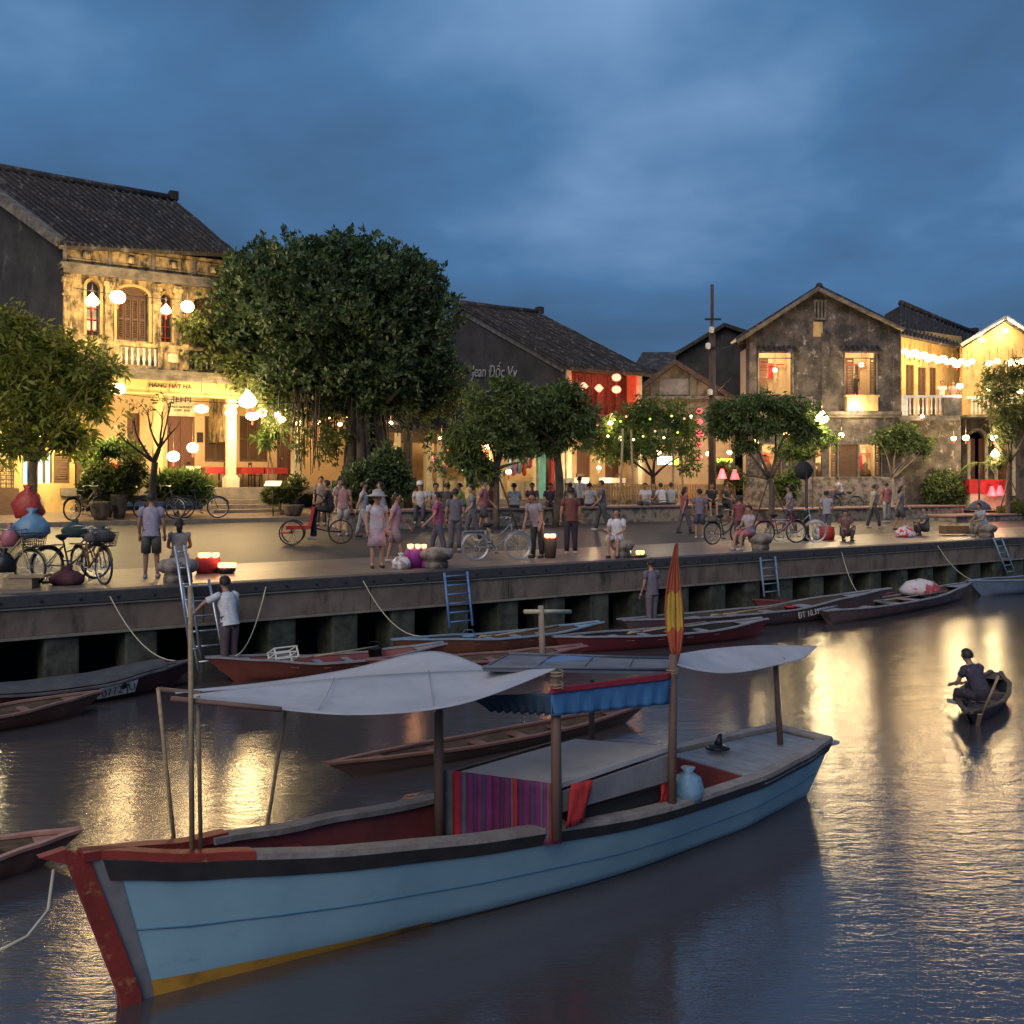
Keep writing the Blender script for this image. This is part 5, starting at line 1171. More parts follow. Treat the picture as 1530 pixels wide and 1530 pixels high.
# stem post
g = MB(); sp = [H.pt(0, v, 0) for v in (0.0, .2, .4, .6, .8, 1.0)]
pr = []
for i, p in enumerate(sp):
    w = .045; e_ = H.e; pr.append([p - e_ * .085 + H.n * -w, p + e_ * .05 + H.n * -w * 1.1, p + e_ * .05 + H.n * w * 1.1, p - e_ * .085 + H.n * w])
for i in range(5):
    a, b_ = pr[i], pr[i + 1]
    g.add(a + b_, [(0, 1, 5, 4), (1, 2, 6, 5), (2, 3, 7, 6), (3, 0, 4, 7)])
top = sp[-1]; tip = top - H.e * .26 + Vector((0, 0, .08))
g.add(pr[-1] + [tip - H.n * .04, tip + H.e * .16 + Vector((0, 0, .02)) - H.n * .04, tip + H.e * .16 + Vector((0, 0, .02)) + H.n * .04, tip + H.n * .04], [(0, 1, 5, 4), (1, 2, 6, 5), (2, 3, 7, 6), (3, 0, 4, 7), (4, 5, 6, 7)])
g.build('stem_post', red_paint, mb_)
# decks
def deck(mb, u0, u1, v, inset, n=16, th=.03, u_gap=None):
    for k in range(n):
        a = u0 + (u1 - u0) * k / n; b_ = u0 + (u1 - u0) * (k + 1) / n - .0012
        q = [H.pt(a, v, -1, -inset), H.pt(b_, v, -1, -inset), H.pt(b_, v, 1, -inset), H.pt(a, v, 1, -inset)]
        mb.slab(q, th)
g = MB(); deck(g, .04, .19, .90, .02, 8); g.build('fore_deck', maroon, mb_)
g = MB(); deck(g, .19, .99, .42, .06, 34); g.build('bottom_boards', mat('dark_bilge_boards', (.06, .05, .045), .8, (.03, .025, .022), 4), mb_)
g = MB(); deck(g, .80, 1.02, .99, -.01, 12, .035); g.build('stern_deck', deck_m, mb_)
g = MB(); g.slab([H.pt(.80, .42, -1, -.05), H.pt(.80, .42, 1, -.05), H.pt(.80, .97, 1, -.05), H.pt(.80, .97, -1, -.05)], .03); g.build('bulkhead', maroon, mb_)
g = MB()
for k in range(10):     # side deck by the near rail
    pass
for a, b_ in ((.21, .62),):
    rows = [[H.pt(a + (b_ - a) * i / 20, .93, -1, -.01 - .15 * j) for i in range(21)] for j in (0, 1)]; g.grid(rows)
g.build('side_deck', rail_m, mb_, solid=.02)
# passenger benches (pale boards under the awning) and brown backboard
def q4(*a): return [P(*x) for x in a]
g = MB(); g.slab(q4((668, 1165, 8.65), (838, 1178, 8.35), (1000, 1122, 9.2), (860, 1110, 9.9))[::1], -.04); g.build('bench_top', mat('grey_white_bench', (.38, .38, .39), .7, (.30, .30, .32), 4), mb_)
g = MB(); g.slab(q4((838, 1182, 8.35), (1000, 1126, 9.2), (1000, 1165, 9.2), (838, 1212, 8.35)), .03); g.build('bench_side', grey_paint, mb_)
g = MB(); g.slab(q4((648, 1158, 8.9), (822, 1108, 9.9), (822, 1124, 9.9), (648, 1176, 8.9)), .04); g.build('backrest_board', M['wood'], mb_)
g = MB(); g.slab(q4((842, 1214, 8.45), (1000, 1169, 9.3), (1004, 1186, 9.3), (846, 1234, 8.5)), .03); g.build('bench_shade_panel', M['black'], mb_)  # black slab stands in for the shade under the bench
for q in (((854, 1172, 8.30), (885, 1165, 8.42), (872, 1228, 8.38), (845, 1238, 8.28)), ((990, 1165, 9.12), (1002, 1160, 9.2), (1002, 1196, 9.2), (986, 1200, 9.1))):
    g = MB(); a, b_, c, d = q4(*q); g.grid([[a.lerp(b_, i / 5) + H.n * .012 * math.sin(i * 2 + j) for i in range(6)] + [] for j, (a, b_) in enumerate([(a.lerp(d, j / 6), b_.lerp(c, j / 6)) for j in range(7)])]); g.build('red_cloth', M['red'], mb_, solid=.012)
# striped cloth
st_cols = []
pal = dict(r=(.42, .02, .035), p=(.20, .025, .14), d=(.09, .02, .08), g=(.11, .14, .15), b=(.07, .05, .12), v=(.15, .02, .10))
pos = 0; seq = [('g', .07), ('r', .07), ('p', .02), ('g', .03), ('p', .06), ('b', .03), ('p', .05), ('b', .03), ('p', .05), ('v', .07), ('d', .04), ('v', .05), ('g', .015), ('r', .04), ('d', .05), ('v', .06), ('b', .03), ('p', .05), ('g', .02), ('p', .035), ('g', .02), ('r', .03), ('p', .06)]
A0, A1 = P(664, 1150, 8.62), P(838, 1172, 8.20); B0, B1 = P(664, 1258, 8.62), P(838, 1262, 8.20)
tot = sum(w for _, w in seq); g = MB(); mats = [mat('striped_cloth_' + k, v, .85, tuple(c * .7 for c in v), 7) for k, v in pal.items()]; keys = list(pal)
x = 0
dn_ = (A1 - A0).cross(B0 - A0).normalized()
for k, w in seq:
    n = 2; g.m = keys.index(k); rows = []
    for j in range(9):
        t_ = j / 8; rows.append([A0.lerp(A1, (x + w * i / n) / tot).lerp(B0.lerp(B1, (x + w * i / n) / tot), t_) + dn_ * .014 * math.sin(((x + w * i / n) / tot) * 34) * (.3 + t_) for i in range(n + 1)])
    g.grid(rows); x += w
g.build('striped_cloth', mats, mb_, solid=.008)
# posts
def post(px, y0, y1, Y, r, dx=0, m='wood', nm='awning_post', dY=0):
    g = MB(); a = P(px, y1, Y); b_ = P(px + dx, y0, Y + dY); g.tube([a, a.lerp(b_, .5), b_], [r, r * .95, r * .9], 8); return g.build(nm, M[m] if isinstance(m, str) else m, mb_)
brown_post = mat('brown_post_paint', (.17, .10, .075), .7, (.11, .075, .06), 5, stretch=(1, 1, .4))
post(657, 1050, 1262, 8.55, .045, -2, brown_post); post(832, 1010, 1254, 8.22, .045, -2, brown_post); post(1004, 978, 1205, 9.1, .04, 2, brown_post); post(1166, 985, 1112, 11.2, .034, -8, brown_post)
post(884, 1015, 1120, 10.1, .03, 0, brown_post)
post(262, 1028, 1275, 7.35, .016, -26, 'bamboo'); post(300, 1040, 1272, 7.1, .016, -4, 'bamboo'); post(394, 1052, 1268, 7.9, .016, 34, 'bamboo')
g = MB(); a = P(287, 1275, 7.0); g.tube([a, P(284, 875, 7.0)], [.020, .017], 8); g.build('bamboo_pole', M['bamboo'], mb_)
# roof over the passengers
g = MB(); q = q4((722, 998, 8.3), (1003, 1002, 9.15), (1005, 985, 10.3), (760, 978, 9.6)); g.slab(q, .03)
for k in range(5): t_ = k / 4; g.tube([q[0].lerp(q[1], t_) + Vector((0, 0, .004)), q[3].lerp(q[2], t_) + Vector((0, 0, .004))], .009, 5)
for k in range(2): t_ = k; g.tube([q[0].lerp(q[3], t_) + Vector((0, 0, .01)), q[1].lerp(q[2], t_) + Vector((0, 0, .01))], .014, 5)
g.build('roof_mat', mat('grey_roof_mat', (.16, .18, .22), .8, (.09, .10, .12), 2.5, bump=.4), mb_)
g = MB(); g.slab([p + Vector((0, 0, .034)) for p in q4((800, 996, 9.0), (850, 998, 9.2), (900, 988, 9.9), (840, 984, 9.8))], .012); g.build('blue_tarp', mat('blue_tarp', (.05, .16, .36), .6, (.08, .2, .4), 5), mb_)
def drape(a0, a1, b0, b1, amp, n=30, m=6):
    d = (a1 - a0).cross(b0 - a0).normalized(); return [[a0.lerp(a1, i / n).lerp(b0.lerp(b1, i / n), j / m) + d * amp * math.sin(i * 1.7 + j * .3) * j / m for i in range(n + 1)] for j in range(m + 1)]
g = MB(); g.grid(drape(P(822, 1036, 8.12), P(1002, 1013, 9.02), P(826, 1070, 8.12), P(1001, 1052, 9.02), .02)); g.build('blue_valance', blue_cl, mb_, solid=.008)
g = MB(); g.grid(drape(P(822, 1028, 8.10), P(1002, 1005, 9.0), P(822, 1037, 8.10), P(1002, 1015, 9.0), .004)); g.build('red_trim', mat('dark_red_trim', (.26, .02, .04), .8), mb_, solid=.01)
g = MB(); g.grid(drape(P(700, 1040, 8.5), P(822, 1036, 8.12), P(730, 1062, 8.5), P(826, 1068, 8.12), .02)); g.build('blue_valance', mat('dark_blue_cloth', (.02, .05, .09), .8), mb_, solid=.008)
# white awnings: stretched canvas with a hanging belly
def awning(top, bot, sag, n=28, m=10, sagd=Vector((0, 0, -1)), nm='awning'):
    """top, bot: polylines of points; ruled surface with sag"""
    def along(pl, t):
        k = t * (len(pl) - 1); i = min(int(k), len(pl) - 2)
        f = k - i
        p0 = pl[max(i - 1, 0)]; p1 = pl[i]; p2 = pl[i + 1]; p3 = pl[min(i + 2, len(pl) - 1)]
        return .5 * ((2 * p1) + (p2 - p0) * f + (2 * p0 - 5 * p1 + 4 * p2 - p3) * f * f + (3 * p1 - p0 - 3 * p2 + p3) * f ** 3)
    rows = [[along(top, i / n).lerp(along(bot, i / n), j / m) + sagd * sag * math.sin(PI * j / m) * math.sin(PI * i / n) for i in range(n + 1)] for j in range(m + 1)]
    g = MB(); g.grid(rows)
    return g.build(nm, canvas, mb_, solid=.006)
awning(q4((288, 1038, 7.5), (420, 1022, 8.1), (560, 1009, 8.5), (700, 1002, 8.6), (832, 999, 8.45)), q4((286, 1042, 7.1), (400, 1058, 7.0), (540, 1068, 7.1), (690, 1052, 7.5), (828, 1001, 8.35)), .06)
awning(q4((262, 1033, 8.2), (400, 1019, 8.9), (520, 1000, 9.4), (645, 973, 9.7), (724, 997, 9.3)), q4((262, 1036, 7.6), (400, 1026, 8.3), (540, 1013, 8.7), (650, 1006, 8.7), (722, 1001, 8.8)), .03)
awning(q4((1000, 980, 9.6), (1060, 970, 10.6), (1140, 964, 11.6), (1222, 966, 12.4)), q4((1000, 990, 9.3), (1050, 1003, 9.4), (1110, 1004, 9.9), (1200, 985, 11.6)), .05)
for pl in ((q4((470, 1062, 7.05), (500, 1015, 8.3))), (q4((650, 1057, 7.35), (640, 1003, 8.62)))):      # sewn seams and lashings
    g = MB(); g.tube([pl[0] + Vector((0, -.01, -.03)), pl[0].lerp(pl[1], .5) + Vector((0, 0, -.035)), pl[1] + Vector((0, 0, .012))], .003, 5); g.build('seam', grey_rail_, mb_)
for px, py, Y in ((657, 1060, 8.45), (832, 1012, 8.2), (832, 1030, 8.15), (1004, 1008, 9.05), (1166, 990, 11.3)):
    c = P(px, py, Y); g = MB(); g.tube([c + Vector((math.cos(a) * .052, math.sin(a) * .052, .012 * (a / 3))) for a in [k * .6 for k in range(24)]], .005, 5); g.build('rope_lashing', M['bamboo'], mb_)
for a, b_ in ((P(236, 1030, 7.9), P(300, 1036, 7.7)), (P(256, 1044, 7.05), P(420, 1060, 6.98))):
    g = MB(); g.tube([a, b_], .02, 6); g.build('awning_spar', brown_post, mb_)
g = MB(); g.tube([P(80, 1300, 6.5), P(72, 1360, 6.2), P(40, 1400, 6.0), P(-10, 1425, 5.8)], .011, 6); g.build('mooring_rope', M['cream'], mb_)
g = MB(); c = P(1072, 1118, 11.0); g.tube([c, c + Vector((.03, 0, .16))], [.06, .02], 8); g.lathe(c, [(.14, 0), (.10, .03), (.03, .05)], 10); g.build('cleat', M['metal_k'], mb_)
bag = MB(); c = H.pt(.73, .5, -.2); c = P(1028, 1196, 9.35)
bag.lathe(c, [(.02, -.02), (.13, 0), (.15, .12), (.12, .22), (.04, .27), (.07, .31)], 12); bo = single(bag, 'plastic_bag', [M['blue_bag']], c, 'blue and white plastic bag tied up on the deck of the light blue boat', 'bag')
# flag on its pole
fl = thing('flag', 'limp red flag with a yellow star on a red pole, above the light blue boat', 'flag', P(1010, 1000, 9.4))
g = MB(); g.tube([P(1008, 1010, 9.4), P(1012, 812, 9.4)], [.017, .012], 8); g.build('flag_pole', mat('red_pole', (.30, .05, .035), .6, (.2, .04, .03), 6), fl)
g = MB(); rows = []; a = P(1011, 815, 9.38)
prof = [(815, 2, 1), (835, 6, 3), (860, 11, 5), (885, 15, 8), (910, 17, 11), (940, 15, 12), (970, 9, 8), (992, 3, 2)]
rows = []
for py, w0, w1 in prof:
    rows.append([P(1010 - w0 + (w0 + w1) * i / 14, py + 4 * math.sin(i * .9), 9.38 + .035 * math.sin(i * 1.8 + py * .02)) for i in range(15)])
g.grid(rows); nf = len(g.f)
for k, f in enumerate(g.f):
    r_, c_ = divmod(k, 14)
    if 3 <= r_ <= 4 and 1 <= c_ <= 12: g.mi[k] = 1
g.build('cloth', [mat('flag_red', (.42, .10, .05), .8, (.30, .08, .05), 4), mat('flag_yellow', (.50, .38, .06), .8, (.42, .30, .06), 4)], fl, solid=.006)
# T-shaped mast behind the roof
ms = thing('crossbar_post', 'weathered T-shaped post with a pale crossbar behind the boat roof', 'post', P(812, 985, 12.5))
g = MB(); g.tube([WP(812, 985, 0) * 0 + P(812, 1010, 12.5), P(808, 905, 12.5)], [.045, .035], 8); g.build('post', M['bark_p'], ms)
g = MB(); g.tube([P(784, 914, 12.3), P(852, 914, 12.9)], .028, 8); g.build('crossbar', M['cream'], ms)

# ------------------------------------------------------------------ moored sampans
def WQ(px, t, z=0.0): return Q(fs(px, t), t, z)
def sampan(name, label, A, B, half, h0, hm, h1, hullm, inm, railm, thwarts=4, keel=-.08, r0=.35, r1=.35, cover=None, group='moored wooden boats', plate=None):
    """A, B: ends on the water (bow, stern)"""
    h = Hull(A, B, [(0, .03), (.12, half * .55), (.3, half * .92), (.55, half), (.8, half * .85), (1, half * .25)], [(0, h0), (.15, h0 * .6 + hm * .4), (.4, hm), (.7, hm), (.88, hm * .5 + h1 * .5), (1, h1)], [(0, .5), (1, .5)], rake0=r0 / max(h0, .1), rake1=r1 / max(h1, .1), keel=keel)
    t_ = thing(name, label, 'boat', h.loc(.5), group)
    g = MB()
    for sd in (-1, 1): h.band(g, 0, 1, 0, 1, 0, sd, 36, 6)
    g.grid([[h.pt(1, j / 4, -1).lerp(h.pt(1, j / 4, 1), i / 3) for i in range(4)] for j in range(5)])
    g.build('hull', hullm, t_)
    g = MB()
    for sd in (-1, 1): h.band(g, .01, .99, .25, 1, -.03, sd, 36, 5)
    g.build('inner_planking', inm, t_)
    g = MB()
    for sd in (-1, 1): h.rail(g, 0, 1, sd, .06, .03, .01, 0, 36)
    g.build('gunwale', railm, t_)
    g = MB(); g.grid([[h.pt(.05 + .9 * i / 24, .35, 1, -.03) for i in range(25)], [h.pt(.05 + .9 * i / 24, .35, -1, -.03) for i in range(25)]]); g.build('floor', M['wood'], t_)
    for k in range(thwarts):
        u = .2 + .6 * (k + .5) / thwarts; g = MB(); g.slab([h.pt(u - .015, .85, -1, -.01), h.pt(u + .02, .85, -1, -.01), h.pt(u + .02, .85, 1, -.01), h.pt(u - .015, .85, 1, -.01)], .025); g.build('thwart', railm, t_)
    for u0, u1 in ((.0, .12), (.9, 1.0)):
        g = MB(); g.grid([[h.pt(u0 + (u1 - u0) * i / 6, .97, 1, 0) for i in range(7)], [h.pt(u0 + (u1 - u0) * i / 6, .97, -1, 0) for i in range(7)]]); g.build('end_deck', railm, t_)
    if cover:
        u0, u1, cm = cover
        g = MB(); g.grid([[h.pt(u0 + (u1 - u0) * i / 14, 1, 0, 0, .05 + .10 * math.sin(PI * j / 8)) + h.n * (math.cos(PI * j / 8)) * interp(h.half, u0 + (u1 - u0) * i / 14) * .92 for i in range(15)] for j in range(9)]); g.build('deck_cover', cm, t_)
    if plate:
        u, tx, w, bgm, side = plate
        a = h.pt(u, .93, side, .03); b_ = h.pt(u + w / h.L, .93, side, .03); c = h.pt(u + w / h.L, .42, side, .03); d = h.pt(u, .42, side, .03)
        if bgm: g = MB(); g.slab([a, b_, c, d], .008); g.build('number_plate', bgm, t_)
        if b_.x < a.x: a, b_, c, d = b_, a, d, c
        xd = (b_ - a).normalized(); an = math.atan2(xd.y, xd.x); mid = (a + b_ + c + d) / 4 + Vector((xd.y, -xd.x, 0)).normalized() * .03
        o = text_part('lettering', tx, t_, mid, (a - d).length * .85, M['ink'] if bgm is M['paper'] else M['white'], an, .004, ry=0)
        o.rotation_euler = (R(86), -math.asin(max(-1, min(1, xd.z))), an)
    return t_, h
grey_rail = mat('pale_grey_rail', (.30, .30, .32), .7, (.2, .2, .22), 5)
dk_cover = mat('dark_deck_boards', (.055, .055, .06), .75, (.09, .085, .085), 4, bump=.3)
sampan('dark_sampan', 'long dark maroon sampan with a white number plate moored below the promenade at the left', WQ(258, -.85), WQ(-60, -1.3), .50, .42, .27, .35, mat('near_black_maroon', (.06, .012, .014), .5, (.035, .01, .012), 3), maroon, mat('dull_rail', (.16, .14, .14), .7, (.08, .07, .07), 5), cover=(.10, .95, dk_cover), plate=(.24, '0772 JU', .62, M['paper'], 1))
sampan('red_sampan', 'red-brown sampan with a clear crate aboard, moored right of the aluminium ladder', WQ(350, -.9), WQ(640, -1.5), .50, .45, .26, .4, mat('red_brown_hull', (.20, .05, .03), .55, (.13, .035, .025), 3), maroon, grey_rail, r0=.5)
sampan('brown_sampan', 'long narrow brown sampan drifting behind the white awning', WQ(575, -2.3), WQ(850, -3.0), .45, .38, .26, .35, maroon, M['wood'], mat('pinkish_rail', (.30, .16, .15), .7, (.2, .1, .1), 4))
sampan('blue_edged_sampan', 'slim sampan with a pale blue gunwale moored under the blue ladder', WQ(625, -.75), WQ(880, -.95), .45, .42, .30, .4, mat('orange_brown_hull', (.24, .09, .04), .6, (.14, .05, .03), 3), M['wood'], mat('pale_blue_rail', (.25, .36, .46), .6, (.2, .28, .36), 5), r0=.6)
sampan('white_edged_sampan', 'dark red sampan with a broad whitish gunwale, moored behind the red flag', WQ(845, -1.9), WQ(1125, -2.6), .50, .35, .28, .4, mat('deep_red_hull', (.14, .02, .025), .55, (.09, .015, .02), 3), M['black'], grey_rail, r0=.3)
sampan('yellow_bow_sampan', 'long grey sampan with a yellow upturned bow and a white painted number', WQ(1290, -1.5), WQ(945, -1.0), .50, .62, .34, .4, mat('purple_grey_hull', (.13, .085, .085), .6, (.08, .05, .055), 3), M['wood'], grey_rail, plate=(.25, 'ĐT 10.398.N', .95, None, 1), r0=1.1)
sampan('maroon_sampan', 'maroon sampan tucked against the quay behind the yellow-bowed one', WQ(1140, -.62), WQ(1320, -.7), .42, .5, .28, .35, maroon, M['black'], mat('maroon_rail', (.25, .07, .07), .6, (.16, .05, .05), 4))
sampan('loaded_sampan', 'sampan with a rolled white and red tarpaulin aboard, right of the yellow-bowed one', WQ(1440, -.9), WQ(1240, -2.2), .55, .45, .30, .35, mat('brown_pink_hull', (.20, .12, .11), .6, (.12, .07, .065), 3), M['wood'], grey_rail, r0=.8)
sampan('blue_grey_sampan', 'blue-grey sampan cut by the right edge of the picture under the last ladder', WQ(1466, -.9), WQ(1620, -1.2), .55, .5, .42, .5, mat('blue_grey_hull', (.18, .24, .32), .55, (.13, .18, .25), 3), M['wood'], mat('bl_rail', (.30, .38, .46), .6, (.2, .28, .36), 5), r0=.7)
tp = MB(); c = WQ(1375, -1.25, .35)
tp.lathe(c, [(.02, -.08), (.55, -.02), (.62, .12), (.40, .34), (.05, .42)], 16, 1.0, .55); single(tp, 'tarpaulin_bundle', mat('white_red_tarp', (.55, .50, .50), .7, (.40, .06, .08), 2.4, thr=(.50, .56), bump=.5), c, 'bundle of white and red tarpaulin piled on the loaded sampan', 'tarpaulin')
cr = thing('clear_crate', 'clear plastic crate standing in the red-brown sampan', 'crate', WQ(425, -1.05, .3))
g = MB(Matrix.Translation(WQ(425, -1.05, .3)) @ Matrix.Rotation(.7, 4, 'Z') @ Matrix.Rotation(-.45, 4, 'X'))
for a in ((-.22, -.14), (.22, -.14), (.22, .14), (-.22, .14)): g.box(a[0] - .012, a[0] + .012, a[1] - .012, a[1] + .012, 0, .22)
for z in (0, .1, .2):
    g.box(-.24, .24, -.152, -.128, z, z + .02); g.box(-.24, .24, .128, .152, z, z + .02); g.box(-.232, -.208, -.127, .127, z, z + .02); g.box(.208, .232, -.127, .127, z, z + .02)
g.build('frame', M['paper'], cr)
sampan('edge_sampan', 'reddish sampan whose pointed bow enters from the left edge', WP(118, 1068, 0), WP(-200, 1118, 0), .42, .30, .22, .3, mat('rust_hull', (.16, .06, .04), .6, (.1, .04, .03), 3), M['wood'], mat('rust_rail', (.28, .16, .12), .7, (.2, .1, .08), 5), group=None)
sampan('passing_sampan', 'long low brown rowing boat gliding just behind the light blue boat', WP(528, 1160, 0), WP(930, 1080, 0), .30, .20, .14, .2, mat('mid_brown_hull', (.09, .05, .04), .6, (.09, .05, .04), 3), M['wood'], mat('orange_rail', (.20, .10, .07), .6, (.14, .06, .05), 5), group=None)
sampan('near_left_sampan', 'brown sampan end cut by the left edge beside the red bow of the blue boat', WP(62, 1292, 0), WP(-220, 1345, 0), .35, .25, .2, .25, mat('pink_brown_hull', (.22, .10, .08), .6, (.14, .07, .06), 3), M['wood'], mat('pink_rail', (.36, .2, .16), .6, (.3, .12, .1), 5), group=None)
rs, rh = sampan('rowed_sampan', 'small dark rowing boat seen end-on among the golden reflections, right', WP(1452, 1082, 0), WP(1485, 1030, 0), .36, .22, .18, .24, mat('aubergine_hull', (.05, .03, .05), .6, (.03, .02, .03), 3), M['black'], M['wood'], group=None, thwarts=2)
# paddle
g = MB(); g.tube([WP(1462, 1080, .05), WP(1492, 1010, .8)], .018, 6); g.slab([WP(1458, 1085, .0), WP(1464, 1085, .0), WP(1468, 1068, .2), WP(1461, 1068, .2)], .02); single(g, 'paddle', M['bamboo'], WP(1470, 1060, .2), 'pale wooden paddle held by the rower on the right', 'paddle')
rgb_ = random.Random(8)
for nm, px, t_, lb in (('oar', 470, -1.1, 'long oar lying in the red-brown sampan'), ('oar', 740, -.85, 'oar lying in the blue-edged sampan'), ('oar', 960, -2.2, 'oar lying in the white-edged sampan'), ('oar', 1080, -1.2, 'oar resting across the yellow-bowed sampan'), ('oar', 1320, -1.6, 'oar lying in the loaded sampan')):
    a = WQ(px, t_, .33); b_ = WQ(px + 95, t_ - .12, .42); d = (b_ - a).normalized(); g = MB(); g.tube([a, b_], .018, 6); g.slab([a, a - d * .35 + Vector((0, -.07, .0)), a - d * .42, a - d * .35 + Vector((0, .07, .03))], .015); single(g, nm, M['bamboo'], a, lb, 'oar', 'oars lying in the moored sampans')
for px, t_, m_, lb in ((560, -1.15, M['metal_k'], 'black bucket in the red-brown sampan'), (700, -.85, M['blue_bag'], 'blue bucket in the blue-edged sampan'), (1010, -2.2, M['cream'], 'cream bucket in the white-edged sampan'), (1180, -1.35, M['red'], 'red bucket in the yellow-bowed sampan')):
    c = WQ(px, t_, .12); g = MB(); g.lathe(c, [(.10, 0), (.14, .26), (.15, .26), (.13, .24)], 12); g.tube([c + Vector((-.14, 0, .26)), c + Vector((-.08, 0, .38)), c + Vector((.08, 0, .38)), c + Vector((.14, 0, .26))], .006, 5); single(g, 'bucket', m_, c, lb, 'bucket', 'buckets in the moored sampans')
for i, (px, t_) in enumerate(((262, -.8), (352, -.9), (628, -.75), (1290, -1.4), (1466, -.9))):
    a = WQ(px, t_, .45); b_ = Q(fs(px) * 0 + sq(a) + (.9 if i % 2 else -.9), .0, QZ - .1); g = MB(); g.tube([a.lerp(b_, k / 8) - Vector((0, 0, .28 * 4 * (k / 8) * (1 - k / 8))) for k in range(9)], .011, 5)
    single(g, 'mooring_line', M['cream'], a, ('mooring line of the dark sampan at the left', 'mooring line of the red-brown sampan', 'mooring line of the blue-edged sampan', 'mooring line of the yellow-bowed sampan', 'mooring line of the blue-grey sampan')[i], 'rope', 'mooring lines along the quay')
# ladders
def ladder(px0, pxw, T, ytop, ybot, m, label, n=6, lean=.35, dx=0):
    t_ = thing('ladder', label, 'ladder', Q(fs(px0, -.2), -.2, 0), 'ladders leaning on the quay')
    a = fac(px0, ytop, T); b_ = fac(px0 + pxw, ytop, T); s0, s1 = a[0], b_[0]; zt = a[1]
    l = fac(px0 + dx, ybot, T - lean); zb = l[1]; ds = l[0] - s0
    for s in (s0, s1): g = MB(MQ); g.tube([(s, T, zt), (s + ds, T - lean, zb)], .028, 8); g.build('rail', M[m] if isinstance(m, str) else m, t_)
    for k in range(n):
        u = (k + .4) / n; p = Vector((s0, T, zt)).lerp(Vector((s0 + ds, T - lean, zb)), u); g = MB(MQ); g.tube([p, p + Vector((s1 - s0, 0, 0))], .018, 6); g.build('rung', M[m] if isinstance(m, str) else m, t_)
    return t_
ladder(272, 40, -.10, 868, 1003, 'alu', 'aluminium ladder with wide rungs beside the man in white', 6, .5, 25)
l_ = ladder(262, 14, -.13, 815, 985, 'alu', 'narrow folded aluminium ladder poking above the quay, left of the wide one', 7, .4, 24)
ladder(664, 34, -.10, 856, 938, 'blue_m', 'blue steel ladder leaning on the quay below the parked bicycle', 6, .3, 8)
ladder(1136, 22, -.10, 833, 892, 'cyan_m', 'grey-blue ladder below the seated woman in pink shorts', 5, .3, 6)
ladder(1484, 12, -.10, 803, 860, 'cyan_m', 'slanting grey ladder near the right edge', 6, .3, 22)
# ------------------------------------------------------------------ people
def skin_mesh(verts, edges, radii, root=0, sub=1):
    me = bpy.data.meshes.new('tmp'); me.from_pydata([tuple(v) for v in verts], edges, []); o = bpy.data.objects.new('tmp', me); COL.objects.link(o)
    sk = o.modifiers.new('s', 'SKIN'); sk.use_smooth_shade = True
    for i, r in enumerate(radii):
        d = me.skin_vertices[0].data[i]; d.radius = (r, r) if not isinstance(r, tuple) else r; d.use_root = (i == root)
    if sub: ss = o.modifiers.new('u', 'SUBSURF'); ss.levels = sub; ss.render_levels = sub
    dg = bpy.context.evaluated_depsgraph_get(); ev = bpy.data.meshes.new_from_object(o.evaluated_get(dg))
    V = [v.co.copy() for v in ev.vertices]; F = [tuple(p.vertices) for p in ev.polygons]
    bpy.data.objects.remove(o); bpy.data.meshes.remove(me); bpy.data.meshes.remove(ev)
    return V, F
def V3(*a): return Vector(a)
